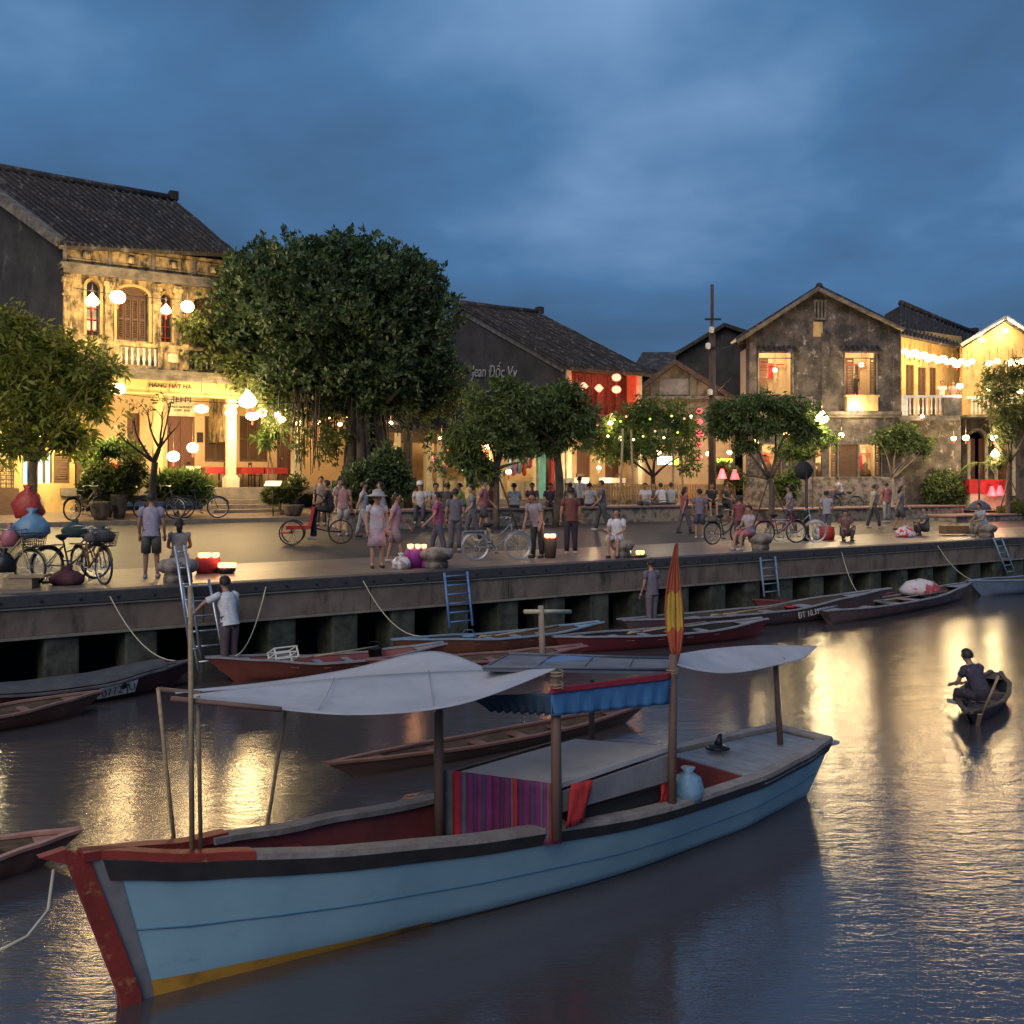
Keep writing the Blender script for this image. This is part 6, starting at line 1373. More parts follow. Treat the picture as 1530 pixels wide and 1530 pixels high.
def joints(pose, seat=.42, lean=0.0, var=0):
    J = {}
    rg = random.Random(var * 13 + 5)
    if pose in ('stand', 'walk', 'reach', 'ride'):
        J['hip'] = V3(0, 0, .90)
        st = .20 if pose == 'walk' else .03
        for s, k in ((-1, 'L'), (1, 'R')):
            f = st * s
            J['th' + k] = V3(s * .09, 0, .86); J['kn' + k] = V3(s * .10, f * .6 + .02, .47); J['an' + k] = V3(s * .11, f, .08); J['to' + k] = V3(s * .125, f + .15, .04)
    elif pose == 'sit':
        J['hip'] = V3(0, 0, seat + .10)
        for s, k in ((-1, 'L'), (1, 'R')):
            J['th' + k] = V3(s * .10, .04, seat + .07); J['kn' + k] = V3(s * .13, .42, seat + .08 + rg.uniform(-.02, .04)); J['an' + k] = V3(s * .12, .44 + rg.uniform(-.08, .08), .08); J['to' + k] = V3(s * .13, .59, .04)
    elif pose == 'squat':
        J['hip'] = V3(0, -.05, .24)
        for s, k in ((-1, 'L'), (1, 'R')):
            J['th' + k] = V3(s * .10, 0, .23); J['kn' + k] = V3(s * .19, .30, .46); J['an' + k] = V3(s * .14, .22, .08); J['to' + k] = V3(s * .15, .36, .04)
    hz = J['hip'].z; fw = math.sin(lean); up = math.cos(lean)
    def tor(h, f=0): return J['hip'] + V3(0, fw * h + f, up * h)
    J['waist'] = tor(.16); J['chest'] = tor(.36, .01); J['neck'] = tor(.50); J['nk2'] = tor(.555, .01); J['jaw'] = tor(.60, .035); J['head'] = tor(.68, .02); J['crown'] = tor(.755, .01)
    for s, k in ((-1, 'L'), (1, 'R')):
        J['sh' + k] = tor(.45) + V3(s * .175, 0, 0)
        if pose in ('stand', 'walk'):
            sw = -.16 * s if pose == 'walk' else .03
            J['el' + k] = J['sh' + k] + V3(s * .06, sw * .5 - .02, -.27); J['wr' + k] = J['el' + k] + V3(s * -.0, sw + .08, -.23)
        elif pose == 'reach':
            J['el' + k] = J['sh' + k] + (V3(-.20, .10, -.10) if s < 0 else V3(.05, .08, -.27)); J['wr' + k] = J['el' + k] + (V3(-.10, .12, -.16) if s < 0 else V3(-.05, .18, -.12))
        elif pose == 'ride':
            J['el' + k] = J['sh' + k] + V3(s * .05, .15, -.22); J['wr' + k] = J['el' + k] + V3(0, .22, .02)
        elif pose == 'sit':
            J['el' + k] = J['sh' + k] + V3(s * .06, .10, -.25); J['wr' + k] = J['el' + k] + V3(s * -.10, .20, -.06)
        else:
            J['el' + k] = J['sh' + k] + V3(s * .05, .16, -.22); J['wr' + k] = J['el' + k] + V3(s * -.06, .20, -.04)
    return J
def person(label, loc, face, pose='stand', shirt=(.6, .6, .6), legs=(.05, .05, .07), seat=.42, lean=0.05, h=1.62, shorts=False, skirt=False, sleeve=.5, hairlen=0, hat=None, bag=None, var=0, group=None, skinm=None):
    J = joints(pose, seat, lean, var)
    t_ = thing('person', label, 'person', loc, group); sc_ = h / 1.66
    MM = Matrix.Translation(loc) @ Matrix.Rotation(face, 4, 'Z') @ Matrix.Scale(sc_, 4)
    names = ['hip', 'waist', 'chest', 'neck', 'nk2', 'jaw', 'head', 'crown']; rad = [.115, .105, .125, .060, .048, .062, .088, .055]
    edges = [(i, i + 1) for i in range(7)]
    def addn(n, r, par): names.append(n); rad.append(r); edges.append((names.index(par), len(names) - 1))
    for k in 'LR':
        addn('sh' + k, .058, 'chest'); addn('el' + k, .040, 'sh' + k); addn('wr' + k, .026, 'el' + k)
        addn('th' + k, .088, 'hip'); addn('kn' + k, .056, 'th' + k); addn('an' + k, .036, 'kn' + k); addn('to' + k, .034, 'an' + k)
    V, F = skin_mesh([J[n] for n in names], edges, rad)
    g = MB(MM); g.sm = True; g.add(V, F)
    hd = J['head']
    g.add([hd + V3(-.016, .083, -.02), hd + V3(.016, .083, -.02), hd + V3(0, .082, .025), hd + V3(0, .112, -.018)], [(0, 1, 3), (1, 2, 3), (2, 0, 3)])
    for s in (-1, 1): g.ball(hd + V3(s * .088, 0, -.01), .014, .02, .026, 6, 4)
    for s, k in ((-1, 'L'), (1, 'R')):            # hands: palm, four fingers, thumb
        w = J['wr' + k]; d = (w - J['el' + k]).normalized(); sd = d.cross(V3(0, 0, 1)); sd = sd.normalized() if sd.length > .2 else V3(0, 1, 0); dn = sd.cross(d)
        if dn.z > 0: dn = -dn
        pc = w + d * .05; g.tube([w - d * .01, w + d * .03, w + d * .085], [.024, .034, .030], 7)
        for i in range(4):
            b_ = w + d * .08 + sd * (i - 1.5) * .016; L = (.062, .072, .068, .054)[i]; g.tube([b_, b_ + d * L * .55 + dn * .006, b_ + d * L * .85 + dn * .03], [.009, .0085, .006], 5)
        b_ = w + d * .03 - sd * s * .025; g.tube([b_, b_ + d * .03 - sd * s * .022 + dn * .01, b_ + d * .06 - sd * s * .02 + dn * .02], [.011, .010, .007], 5)
    body = g.build('body', skinm or M['skin'], t_)
    # eyes and mouth
    g = MB(MM); g.sm = True
    for s in (-1, 1): g.ball(hd + V3(s * .033, .082, .012), .012, .007, .008, 6, 4)
    g.ball(hd + V3(0, .080, -.048), .022, .008, .006, 6, 4); g.build('face_features', M['lip'], t_)
    # hair
    g = MB(MM); g.sm = True
    n_, m_ = 12, 6; rows = []
    for j in range(m_ + 1):
        th = PI * .62 * j / m_; rows.append([hd + V3(math.sin(th) * math.cos(2 * PI * i / n_) * .102, math.sin(th) * math.sin(2 * PI * i / n_) * .108 * (1 - (.10 * (j - 3) if math.sin(2 * PI * i / n_) > .3 and j > 3 else 0)) - .014 - .012 * j / m_, math.cos(th) * .112 + .012 + (.085 if math.sin(2 * PI * i / n_) > .3 and j > 3 else 0) * (j - 3) / 3) for i in range(n_ + 1)])
    g.grid(rows)
    if hairlen: g.tube([hd + V3(0, -.07, .02), hd + V3(0, -.105, -.10), hd + V3(0, -.10, -.10 - hairlen)], [.07, .065, .03], 8)
    g.build('hair', M['hair'], t_)
    if hat:
        g = MB(MM); g.lathe(hd, [(.24 if hat[1] else .12, .03), (.11, .09 if not hat[1] else .08), (.10, .15), (.02, .19)], 14, cap=False); g.build('hat', cloth(hat[0]), t_, solid=.01)
    # shirt: shaped torso and sleeves
    sx = V3(1, 0, 0); hp = J['hip']
    tn = (J['neck'] - hp).normalized()
    g = MB(MM)
    def et(pts, rx, ry, n=12):
        rows = []
        for (p, a, b_), q in zip(zip(pts, rx, ry), range(99)):
            d = (pts[min(q + 1, len(pts) - 1)] - pts[max(q - 1, 0)]).normalized(); fy = d.cross(sx).normalized() if abs(d.x) < .9 else V3(0, 1, 0)
            xx = fy.cross(d).normalized(); rr_ = 1 + .05 * math.sin(q * 2.3 + var)
            rows.append([p + xx * math.cos(2 * PI * k / n) * a * rr_ * (1 + .03 * math.sin(k * 2.6 + q * 1.9 + var)) + fy * math.sin(2 * PI * k / n) * b_ * rr_ for k in range(n + 1)])
        g.grid(rows); c = rows[0]; g.add(c[:n], [tuple(range(n))]); c = rows[-1]; g.add(c[:n], [tuple(reversed(range(n)))])
    lo = -.07 if pose in ('stand', 'walk', 'reach') else .0
    et([hp + tn * lo, hp + tn * .06, J['waist'], J['chest'] - tn * .06, J['chest'] + tn * .02, hp + tn * .45, hp + tn * .49, J['neck'] + tn * .01], [.172, .165, .152, .168, .182, .165, .10, .062], [.135, .132, .128, .138, .138, .108, .08, .062])
    for s, k in ((-1, 'L'), (1, 'R')):
        sh, el, wr = J['sh' + k], J['el' + k], J['wr' + k]; d = (el - sh).normalized()
        e_ = sh.lerp(el, min(sleeve, 1))
        g.tube([sh + V3(-s * .05, 0, .03), sh + V3(s * .005, 0, .0), sh.lerp(e_, .5), e_] + ([wr] if sleeve > 1 else []), [.055, .068, .064, .066] + ([.045] if sleeve > 1 else []), 9)
    g.build('shirt', cloth(shirt), t_)
    # trousers, shorts or skirt
    g = MB(MM)
    if skirt and pose in ('stand', 'walk'):
        g.lathe(V3(0, .01, 0), [(.15, 1.0), (.165, .88), (.19, .70), (.215, .50)][::-1], 16, 1, .75); g.build('skirt', cloth(legs), t_)
    else:
        up_ = tn if pose in ('stand', 'walk', 'reach') else V3(0, 0, 1)
        et([hp - up_ * .10, hp - up_ * .04, hp + up_ * .04, hp + up_ * .10], [.12, .165, .168, .158], [.10, .122, .12, .112])
        for s, k in ((-1, 'L'), (1, 'R')):
            th, kn, an = J['th' + k], J['kn' + k], J['an' + k]
            if shorts: g.tube([th + (th - kn).normalized() * .04, th.lerp(kn, .35), th.lerp(kn, .92)], [.088, .098, .092], 10)
            else: g.tube([th + (th - kn).normalized() * .04, th.lerp(kn, .35), kn, kn.lerp(an, .5), kn.lerp(an, .97)], [.086, .094, .074, .066, .058], 10)
        g.build('shorts' if shorts else 'trousers', cloth(legs), t_)
    for k in 'LR':
        g = MB(MM); a, b_ = J['an' + k], J['to' + k]; g.tube([a + V3(0, -.05, -.04), a + V3(0, .02, -.035), b_ + V3(0, .02, -.0)], [.042, .046, .036], 8)
        g.build('shoe', cloth((.05, .045, .045) if var % 2 else (.45, .43, .42)), t_)
    if bag:
        g = MB(MM); c = J['chest'] + V3(0, -.2, -.06); g.cbox(c, .28, .14, .38); g.build('backpack', cloth(bag), t_, bevel=.04)
    return t_
def gp(px, py_feet=None, T=None, dz=0):
    if T is not None: return GP(px, T, dz)
    Y = (CAMZ - QZ) * FOC / (py_feet - HOR); p = P(px, py_feet, Y); p.z = QZ; return p
BK, FR, LF, RT = 0.0, PI, PI / 2, -PI / 2        # back to us, facing us, facing left, facing right
W_ = (.55, .56, .60)
# the man in the boat, arms on the quay
pb = WP(343, 968, .15)
person('man in a white T-shirt standing in the red-brown sampan, leaning on the quay', Q(fs(343, -.75), -.75, .12), QA + .25, 'reach', (.66, .67, .70), (.10, .07, .075), lean=.22, h=1.72, var=1, sleeve=.8)
person('figure in purple-grey clothes standing in a sampan against the quay', Q(fs(972, -.8), -.85, .1), QA, 'stand', (.16, .14, .18), (.15, .12, .14), h=1.62, var=3)
# quay edge, left to right
person('person in a lilac shirt and dark shorts standing left of the seated vendor', GP(226, 1.9), BK + .2, 'stand', (.36, .33, .42), (.10, .10, .085), shorts=True, h=1.66, var=2)
person('vendor in a grey sleeveless top sitting on a red stool by the candle lanterns', GP(268, 2.1), BK + .3, 'sit', (.30, .29, .27), (.30, .26, .26), seat=.32, h=1.58, hairlen=.08, var=4, sleeve=.1)
sb = MB(); c = GP(269, 1.9); sb.lathe(c, [(.19, 0), (.17, .05), (.15, .27), (.17, .31)], 10); single(sb, 'plastic_stool', M['red'], c, 'red plastic stool under the vendor in grey', 'stool')
person('woman in a white dress and pale hat standing left of the purple bag', GP(563, 1.5), FR + .3, 'stand', (.52, .46, .50), (.50, .36, .42), skirt=True, h=1.64, hat=((.42, .40, .38), True), var=5, sleeve=.4)
person('person in pink walking behind the woman in the white patterned dress', GP(590, 2.6), RT, 'walk', (.42, .26, .32), (.33, .24, .28), shorts=True, h=1.6, var=6)
person('person in a magenta and orange outfit walking behind the candle tray', GP(655, 3.9), LF, 'walk', (.36, .07, .16), (.10, .09, .13), h=1.62, var=7)
person('person in dark grey standing between the magenta outfit and the bicycle', GP(680, 4.8), BK, 'stand', (.14, .13, .15), (.13, .12, .15), h=1.66, var=8)
person('person in black trousers and pale shirt leaning forward beside the bicycle front wheel', GP(803, 1.9), FR - .6, 'stand', (.34, .28, .32), (.03, .03, .035), lean=.35, h=1.64, var=9)
person('tall person in a maroon shirt and black trousers standing with back turned, centre', GP(853, 2.4), BK + .1, 'stand', (.16, .055, .045), (.03, .025, .045), h=1.74, var=10)
person('dark-haired woman in white sitting on a stone bollard facing the river', GP(922, 1.0), FR - .35, 'sit', (.66, .65, .68), (.60, .58, .60), seat=.42, h=1.56, shorts=True, hairlen=.12, var=11, bag=(.03, .03, .03), sleeve=.6)
person('woman in pink shorts sitting sideways on a bollard above the grey-blue ladder', GP(1120, .9), LF + .5, 'sit', (.42, .38, .42), (.50, .14, .20), seat=.42, h=1.58, shorts=True, var=12)
person('person in dusky red standing behind the woman in pink shorts', GP(1105, 2.6), BK, 'stand', (.22, .06, .07), (.09, .06, .08), h=1.45, var=13)
person('person with a pale shirt standing between the black post and the red basket', GP(1235, 4.4), BK, 'stand', (.40, .38, .40), (.14, .13, .15), h=1.56, var=14)
person('vendor in brown squatting right of the round red basket', GP(1263, 2.2), FR, 'squat', (.20, .09, .07), (.13, .10, .10), h=1.6, var=15)
person('person in grey-green walking on the road in front of the mottled gable house', GP(1305, 5.9), RT, 'walk', (.26, .28, .27), (.06, .07, .06), h=1.68, var=16)
person('person in a blue-grey shirt squatting beside the red and white bag', GP(1381, 2.6), LF, 'squat', (.09, .10, .12), (.06, .05, .06), h=1.62, var=17)
person('person in a light blue shirt sitting on a bollard bent forward, near the right edge', GP(1470, 1.2), LF + .3, 'sit', (.38, .42, .46), (.24, .21, .18), seat=.36, lean=.35, h=1.6, var=18)
um = thing('umbrella', 'dark opened parasol resting behind the man in light blue, right', 'umbrella', GP(1463, 2.2))
c = GP(1463, 2.2, 1.0); g = MB(); g.lathe(c, [(.42, -.12), (.34, .05), (.18, .18), (.02, .24)], 14, cap=False); g.build('canopy', cloth((.10, .10, .13)), um, solid=.01)
g = MB(); g.tube([GP(1463, 2.2, 0), c + Vector((0, 0, .24))], .015, 6); g.build('shaft', M['metal_k'], um)
# the row on the planter walls
hb = .62
def onwall(px, T, z): p = GP(px, T); p.z = gz(10.2) + z; return p
rowp = [(628, 10.0, FR, (.46, .45, .48), 'woman in a pale cap sitting on the planter wall beside the banyan shrubs', ((.6, .6, .62), False)), (650, 10.9, FR + .3, (.40, .40, .46), 'person in a patterned grey top seated second on the planter wall', None), (668, 10.0, BK, (.07, .06, .06), 'dark-haired person in black seated on the planter wall', None),
        (692, 10.3, LF, (.35, .50, .12), 'person in a lime green top sitting on the planter wall', None), (735, 10.6, BK, (.34, .10, .10), 'person in rusty red sitting on the planter wall behind the tree stakes', None), (768, 10.0, BK, (.60, .60, .62), 'man in a white shirt sitting on the planter wall with back turned, above the bicycle', None),
        (795, 10.8, FR, (.20, .08, .14), 'person in a plum top sitting on the planter wall beside the thick tree trunk', None), (822, 10.2, FR, (.09, .07, .10), 'person in dark clothes sitting on the planter wall right of the thick trunk', None), (852, 10.4, BK, (.22, .24, .25), 'person in a grey T-shirt sitting back turned near the gap of the planter walls', None),
        (866, 11.3, BK, (.62, .60, .60), 'person in white standing beyond the gap of the planter walls', None), (880, 10.3, BK - .5, (.55, .57, .62), 'man in a pale striped shirt sitting at the left end of the middle planter wall', None),
        (966, 10.2, LF + 1, (.58, .60, .64), 'man in a white T-shirt leaning back on his arm, left of the seated trio', None), (976, 11.2, FR, (.10, .09, .09), 'person in black sitting behind the white-shirted men', None), (990, 10.3, BK + .6, (.60, .62, .66), 'man in a white shirt bending forward, middle of the seated trio', None), (1003, 10.4, BK, (.36, .38, .42), 'man in a grey shirt, right end of the seated trio', None)]
for i, (px, T, f, col, lb, hat) in enumerate(rowp):
    st_ = 'standing' in lb
    person(lb, GP(px, T) if st_ else Vector((*onwall(px, T + .3, 0).xy, gz(10.2) + .62 - .05 - .42 * 1.0)) if False else (GP(px, T) if st_ else Vector((GP(px, T + .35).x, GP(px, T + .35).y, gz(10.2) + .16))), f, 'stand' if st_ else 'sit', col, (.07, .07, .09), seat=.46, lean=.18 if i % 2 else .05, h=1.64, hat=hat, var=20 + i, sleeve=.6, group='people sitting along the planter walls')
person('woman in black with bare legs and white shoes sitting right of the trio', Vector((GP(1063, 10.15).x, GP(1063, 10.15).y, gz(10.2) + .16)), FR, 'sit', (.035, .03, .035), (.05, .05, .06), seat=.46, h=1.62, shorts=True, hairlen=.1, var=40)
person('person in black sitting beside the bare-legged woman, facing right', Vector((GP(1084, 10.15).x, GP(1084, 10.15).y, gz(10.2) + .16)), FR + .6, 'sit', (.04, .04, .05), (.05, .05, .07), seat=.46, h=1.62, var=41)
person('cyclist in a white shirt riding along the plinth of the mottled gable house', GP(1257, 11.0, .12), LF, 'sit', (.52, .54, .62), (.09, .09, .12), seat=.78, lean=.35, h=1.62, var=42)
person('person seen inside the upper right window of the mottled gable house', P(1278, 600, YG + .7), FR, 'stand', (.06, .05, .05), (.05, .04, .04), h=1.3, var=43)
person('person in white standing on the balcony behind the white balustrade', P(1407, 619, 48.6), FR, 'stand', (.60, .60, .58), (.2, .15, .15), h=1.6, var=44)
person('person in pinkish clothes on the balcony, right of the one in white', P(1424, 619, 48.9), FR, 'stand', (.48, .28, .25), (.2, .12, .12), h=1.6, var=45)
person('person in pink with white shorts standing by the cyclo, before the banyan', GP(513, 9.0), BK, 'stand', (.34, .17, .17), (.42, .40, .42), shorts=True, h=1.62, var=46, group=None)
person('person in white walking just right of the pink-shirted one', GP(542, 8.4), RT, 'walk', (.42, .40, .42), (.36, .34, .36), h=1.6, var=47)
person('rower in dark clothes bent over in the small boat among the golden reflections', WP(1468, 1060, .10), .4, 'sit', (.05, .045, .07), (.04, .03, .05), seat=.16, lean=.5, h=1.5, var=48)
more = [(505, 11.0, RT, 'walk', (.30, .24, .26), (.2, .17, .2), 'stroller in a dusty pink shirt walking behind the cyclo driver'), (570, 8.8, LF, 'walk', (.46, .44, .46), (.38, .34, .36), 'stroller in pale clothes just right of the banyan shrubs'), 
        (706, 6.6, LF, 'walk', (.17, .17, .19), (.1, .1, .12), 'stroller in charcoal clothes behind the broadside bicycle'), (722, 8.6, RT, 'walk', (.3, .12, .14), (.1, .08, .1), 'stroller in a brick red shirt near the tree stakes'), 
        (900, 8.0, LF, 'walk', (.12, .12, .14), (.07, .07, .08), 'stroller in black near the left end of the middle planter wall'), (1022, 6.5, RT, 'walk', (.3, .09, .09), (.12, .1, .12), 'stroller in red shirt in front of the middle planter wall'),
        (1045, 5.2, BK, 'stand', (.2, .16, .2), (.1, .09, .12), 'person in purple-grey standing left of the bicycle and the crouching figure'), (1180, 6.0, LF, 'walk', (.34, .28, .34), (.12, .1, .14), 'stroller in lilac before the umbrella-shaped tree'), (1325, 7.4, BK, 'stand', (.28, .1, .11), (.24, .26, .26), 'person in a red top standing before the frangipani'),
        (1345, 5.0, RT, 'walk', (.16, .15, .17), (.09, .09, .1), 'stroller in dark grey near the red and white bag'), (480, 12.0, FR, 'stand', (.25, .2, .17), (.1, .08, .07), 'person in brown standing beyond the cyclo, left of the banyan roots')]
for i, (px, T, f, po, c1, c2, lb) in enumerate(more):
    person(lb, GP(px, T), f + (i % 3 - 1) * .3, po, c1, c2, h=1.56 + .03 * (i % 5), shorts=i % 3 == 0, skirt=False, hairlen=.1 if i % 4 == 1 else 0, var=60 + i, sleeve=.6)
# ------------------------------------------------------------------ bicycles
def bicycle(loc, rz, label, frame=(.25, .22, .14), basket=True, wheel='rubber', lean=0.0, group='bicycles parked along the promenade'):
    t_ = thing('bicycle', label, 'bicycle', loc, group); MM = Matrix.Translation(loc) @ Matrix.Rotation(rz, 4, 'Z') @ Matrix.Rotation(lean, 4, 'X')
    fm = cloth(frame); Rw = .33
    for x in (-.53, .53):
        g = MB(MM); g.tube([(x + Rw * math.cos(2 * PI * k / 28), 0, Rw + .01 + Rw * math.sin(2 * PI * k / 28)) for k in range(29)], .021, 6, cap=False); w = g.build('wheel', M[wheel], t_)
        g = MB(MM); g.tube([(x + (Rw - .028) * math.cos(2 * PI * k / 28), 0, Rw + .01 + (Rw - .028) * math.sin(2 * PI * k / 28)) for k in range(29)], .012, 5, cap=False)
        for k in range(14): a = 2 * PI * k / 14; g.tube([(x, .02 * (-1) ** k, Rw + .01), (x + (Rw - .03) * math.cos(a), 0, Rw + .01 + (Rw - .03) * math.sin(a))], .0028, 4)
        g.tube([(x, -.05, Rw + .01), (x, .05, Rw + .01)], .028, 8); g.build('rim', M['chrome'], w)
        g = MB(MM); g.tube([(x + (Rw + .035) * math.cos(a), 0, Rw + .01 + (Rw + .035) * math.sin(a)) for a in [R(20 + 14 * k) for k in range(11)]], .018, 6); g.build('mudguard', fm, t_)
    g = MB(MM)
    bb = V3(-.08, 0, .29); st = V3(-.20, 0, .80); hd_ = V3(.36, 0, .88); hl = V3(.40, 0, .66); ra = V3(-.53, 0, .34); fa = V3(.53, 0, .34)
    g.tube([bb, st], .018, 7); g.tube([bb, V3(.12, 0, .42), hl], .020, 7); g.tube([V3(-.15, 0, .56), V3(.1, 0, .62), hd_], .016, 7); g.tube([hl, hd_], .022, 8)
    for y in (-.05, .05): g.tube([bb + V3(0, y * .5, 0), ra + V3(0, y, 0)], .011, 6); g.tube([V3(-.18, y * .3, .70), ra + V3(0, y, 0)], .010, 6); g.tube([hl + V3(0, y * .8, -.02), fa + V3(0, y, 0)], .013, 6)
    g.tube([hd_, hd_ + V3(-.03, 0, .14)], .014, 6); g.box(-.78, -.25, -.07, .07, .70, .72)
    g.build('frame', fm, t_)
    g = MB(MM); h = hd_ + V3(-.03, 0, .14); g.tube([h + V3(-.18, -.27, .0), h + V3(-.05, -.22, .03), h + V3(.03, 0, .0), h + V3(-.05, .22, .03), h + V3(-.18, .27, .0)], .012, 6); g.build('handlebar', M['chrome'], t_)
    g = MB(MM); g.lathe(st + V3(-.02, 0, .05), [(.03, -.06), (.10, 0), (.11, .04), (.04, .06)], 10, 1.3, .75); g.build('saddle', M['rubber'], t_)
    g = MB(MM); g.lathe((-.08, 0, 0), [(.001, 0), (.001, 0)], 6); g.tube([bb + V3(0, .09, 0), bb + V3(.12, .09, -.12)], .01, 5); g.tube([bb + V3(0, -.09, 0), bb + V3(-.12, -.09, .12)], .01, 5); g.tube([(bb.x + .09 * math.cos(2 * PI * k / 14), .03, bb.z + .09 * math.sin(2 * PI * k / 14)) for k in range(15)], .008, 5); g.tube([bb + V3(0, -.095, 0), bb + V3(0, .095, 0)], .012, 6); ck = g.build('crank', M['chrome'], t_)
    for bx_ in ((-.01, .09, .08, .16, .155, .175), (-.25, -.15, -.16, -.08, .40, .42)): g = MB(MM); g.box(*bx_); g.build('pedal', M['rubber'], ck)
    if basket:
        g = MB(MM); c = V3(.60, 0, .72)
        for i in range(6):
            z = i * .05; w = .13 + i * .008; g.tube([c + V3(-w, -w, z), c + V3(w, -w, z), c + V3(w, w, z), c + V3(-w, w, z), c + V3(-w, -w, z)], .006, 4)
        for i in range(7):
            u = -1 + i / 3
            for (p, q) in ((V3(u * .13, -.13, 0), V3(u * .17, -.17, .25)), (V3(u * .13, .13, 0), V3(u * .17, .17, .25)), (V3(-.13, u * .13, 0), V3(-.17, u * .17, .25)), (V3(.13, u * .13, 0), V3(.17, u * .17, .25))): g.tube([c + p, c + q], .005, 4)
        g.box(c.x - .125, c.x + .125, -.125, .125, c.z, c.z + .01); g.build('basket', M['metal_k'], t_)
    g = MB(MM); g.tube([V3(-.40, .05, .30), V3(-.45, .17, .02)], .010, 5); g.build('kickstand', M['chrome'], t_)
    return t_
bicycle(GP(8, 1.9), -.25, 'bicycle at the left edge loaded with red, blue and pink plastic bags', (.45, .38, .18), True)
bicycle(GP(108, 2.2), 1.05, 'old bicycle with a basket, left of the two parked side by side', (.16, .12, .08), True)
bicycle(GP(136, 1.6), -.75, 'old bicycle with a full dark basket, right of the two parked side by side', (.22, .13, .06), True)
bicycle(GP(742, 1.9), .25, 'grey city bicycle parked broadside behind the blue ladder', (.24, .25, .26), False, 'chrome')
bicycle(GP(1084, 3.2), .55, 'bicycle standing behind the woman in pink shorts', (.05, .05, .05), False)
bicycle(GP(1166, 2.6), .2, 'red bicycle parked right of the grey-blue ladder', (.28, .06, .06), True)
bicycle(GP(1192, 2.6), -.2, 'white bicycle parked beside the black round-sign post', (.45, .44, .46), False, 'chrome')
bicycle(GP(300, 13.9, .12), .3, 'bicycle leaning by the plants left of the porch steps', (.10, .09, .08), False)
bicycle(GP(238, 13.9, .12), -.1, 'bicycle behind the bare tree trunk', (.08, .08, .08), False)
bicycle(GP(128, 14.0, .12), 1.2, 'bicycle with a front basket beside the garden gate', (.14, .12, .10), True)
bicycle(GP(1262, 11.0, .12), PI, 'bicycle ridden along the plinth of the mottled gable house', (.2, .2, .2), False, group=None)
# cyclo with its driver
cy = thing('cyclo', 'three-wheeled cyclo with a dark folded hood and orange seat edge, before the banyan', 'cyclo', GP(462, 7.4))
MM = Matrix.Translation(GP(462, 7.4)) @ Matrix.Rotation(.15, 4, 'Z')
for x, y in ((-.45, -.4), (-.45, .4), (.85, 0)):
    g = MB(MM); g.tube([(x + .32 * math.cos(2 * PI * k / 24), y, .33 + .32 * math.sin(2 * PI * k / 24)) for k in range(25)], .022, 6, cap=False)
    for k in range(10): a = 2 * PI * k / 10; g.tube([(x, y, .33), (x + .31 * math.cos(a), y, .33 + .31 * math.sin(a))], .004, 4)
    g.build('wheel', M['rubber'], cy)
g = MB(MM); g.box(-.6, .05, -.33, .33, .42, .52); g.cbox((.08, 0, .75), .08, .66, .55, e=Euler((0, .2, 0))); g.box(-.75, -.5, -.3, .3, .30, .34); g.build('passenger_seat', M['red'], cy)
g = MB(MM)
for k in range(6):
    a = R(20 + 26 * k); 
    g.slab([V3(.05, -.38, .95) + V3(-math.cos(a) * .45, 0, math.sin(a) * .45), V3(.05, .38, .95) + V3(-math.cos(a) * .45, 0, math.sin(a) * .45), V3(.05, .38, .95) + V3(-math.cos(a + R(25)) * .45, 0, math.sin(a + R(25)) * .45), V3(.05, -.38, .95) + V3(-math.cos(a + R(25)) * .45, 0, math.sin(a + R(25)) * .45)], .02)
g.build('hood', M['black'], cy)
g = MB(MM); g.tube([(.1, 0, .45), (.5, 0, .35), (.85, 0, .33)], .022, 6); g.tube([(.5, 0, .35), (.55, 0, .85)], .018, 6); g.tube([(.12, -.3, 1.0), (.12, .3, 1.0)], .016, 6); g.tube([(-.45, -.4, .33), (-.45, .4, .33)], .02, 6); g.tube([(-.45, -.35, .33), (-.45, -.3, .45)], .02, 6); g.lathe((.55, 0, .85), [(.03, 0), (.11, .05), (.04, .09)], 8); g.build('frame', M['metal_k'], cy)
p = MM @ V3(.55, 0, 0); person('cyclo driver in dark clothes sitting behind the hood of the cyclo', p + Vector((0, 0, .12)), LF, 'sit', (.05, .035, .04), (.04, .04, .045), seat=.78, lean=.12, h=1.62, var=50)
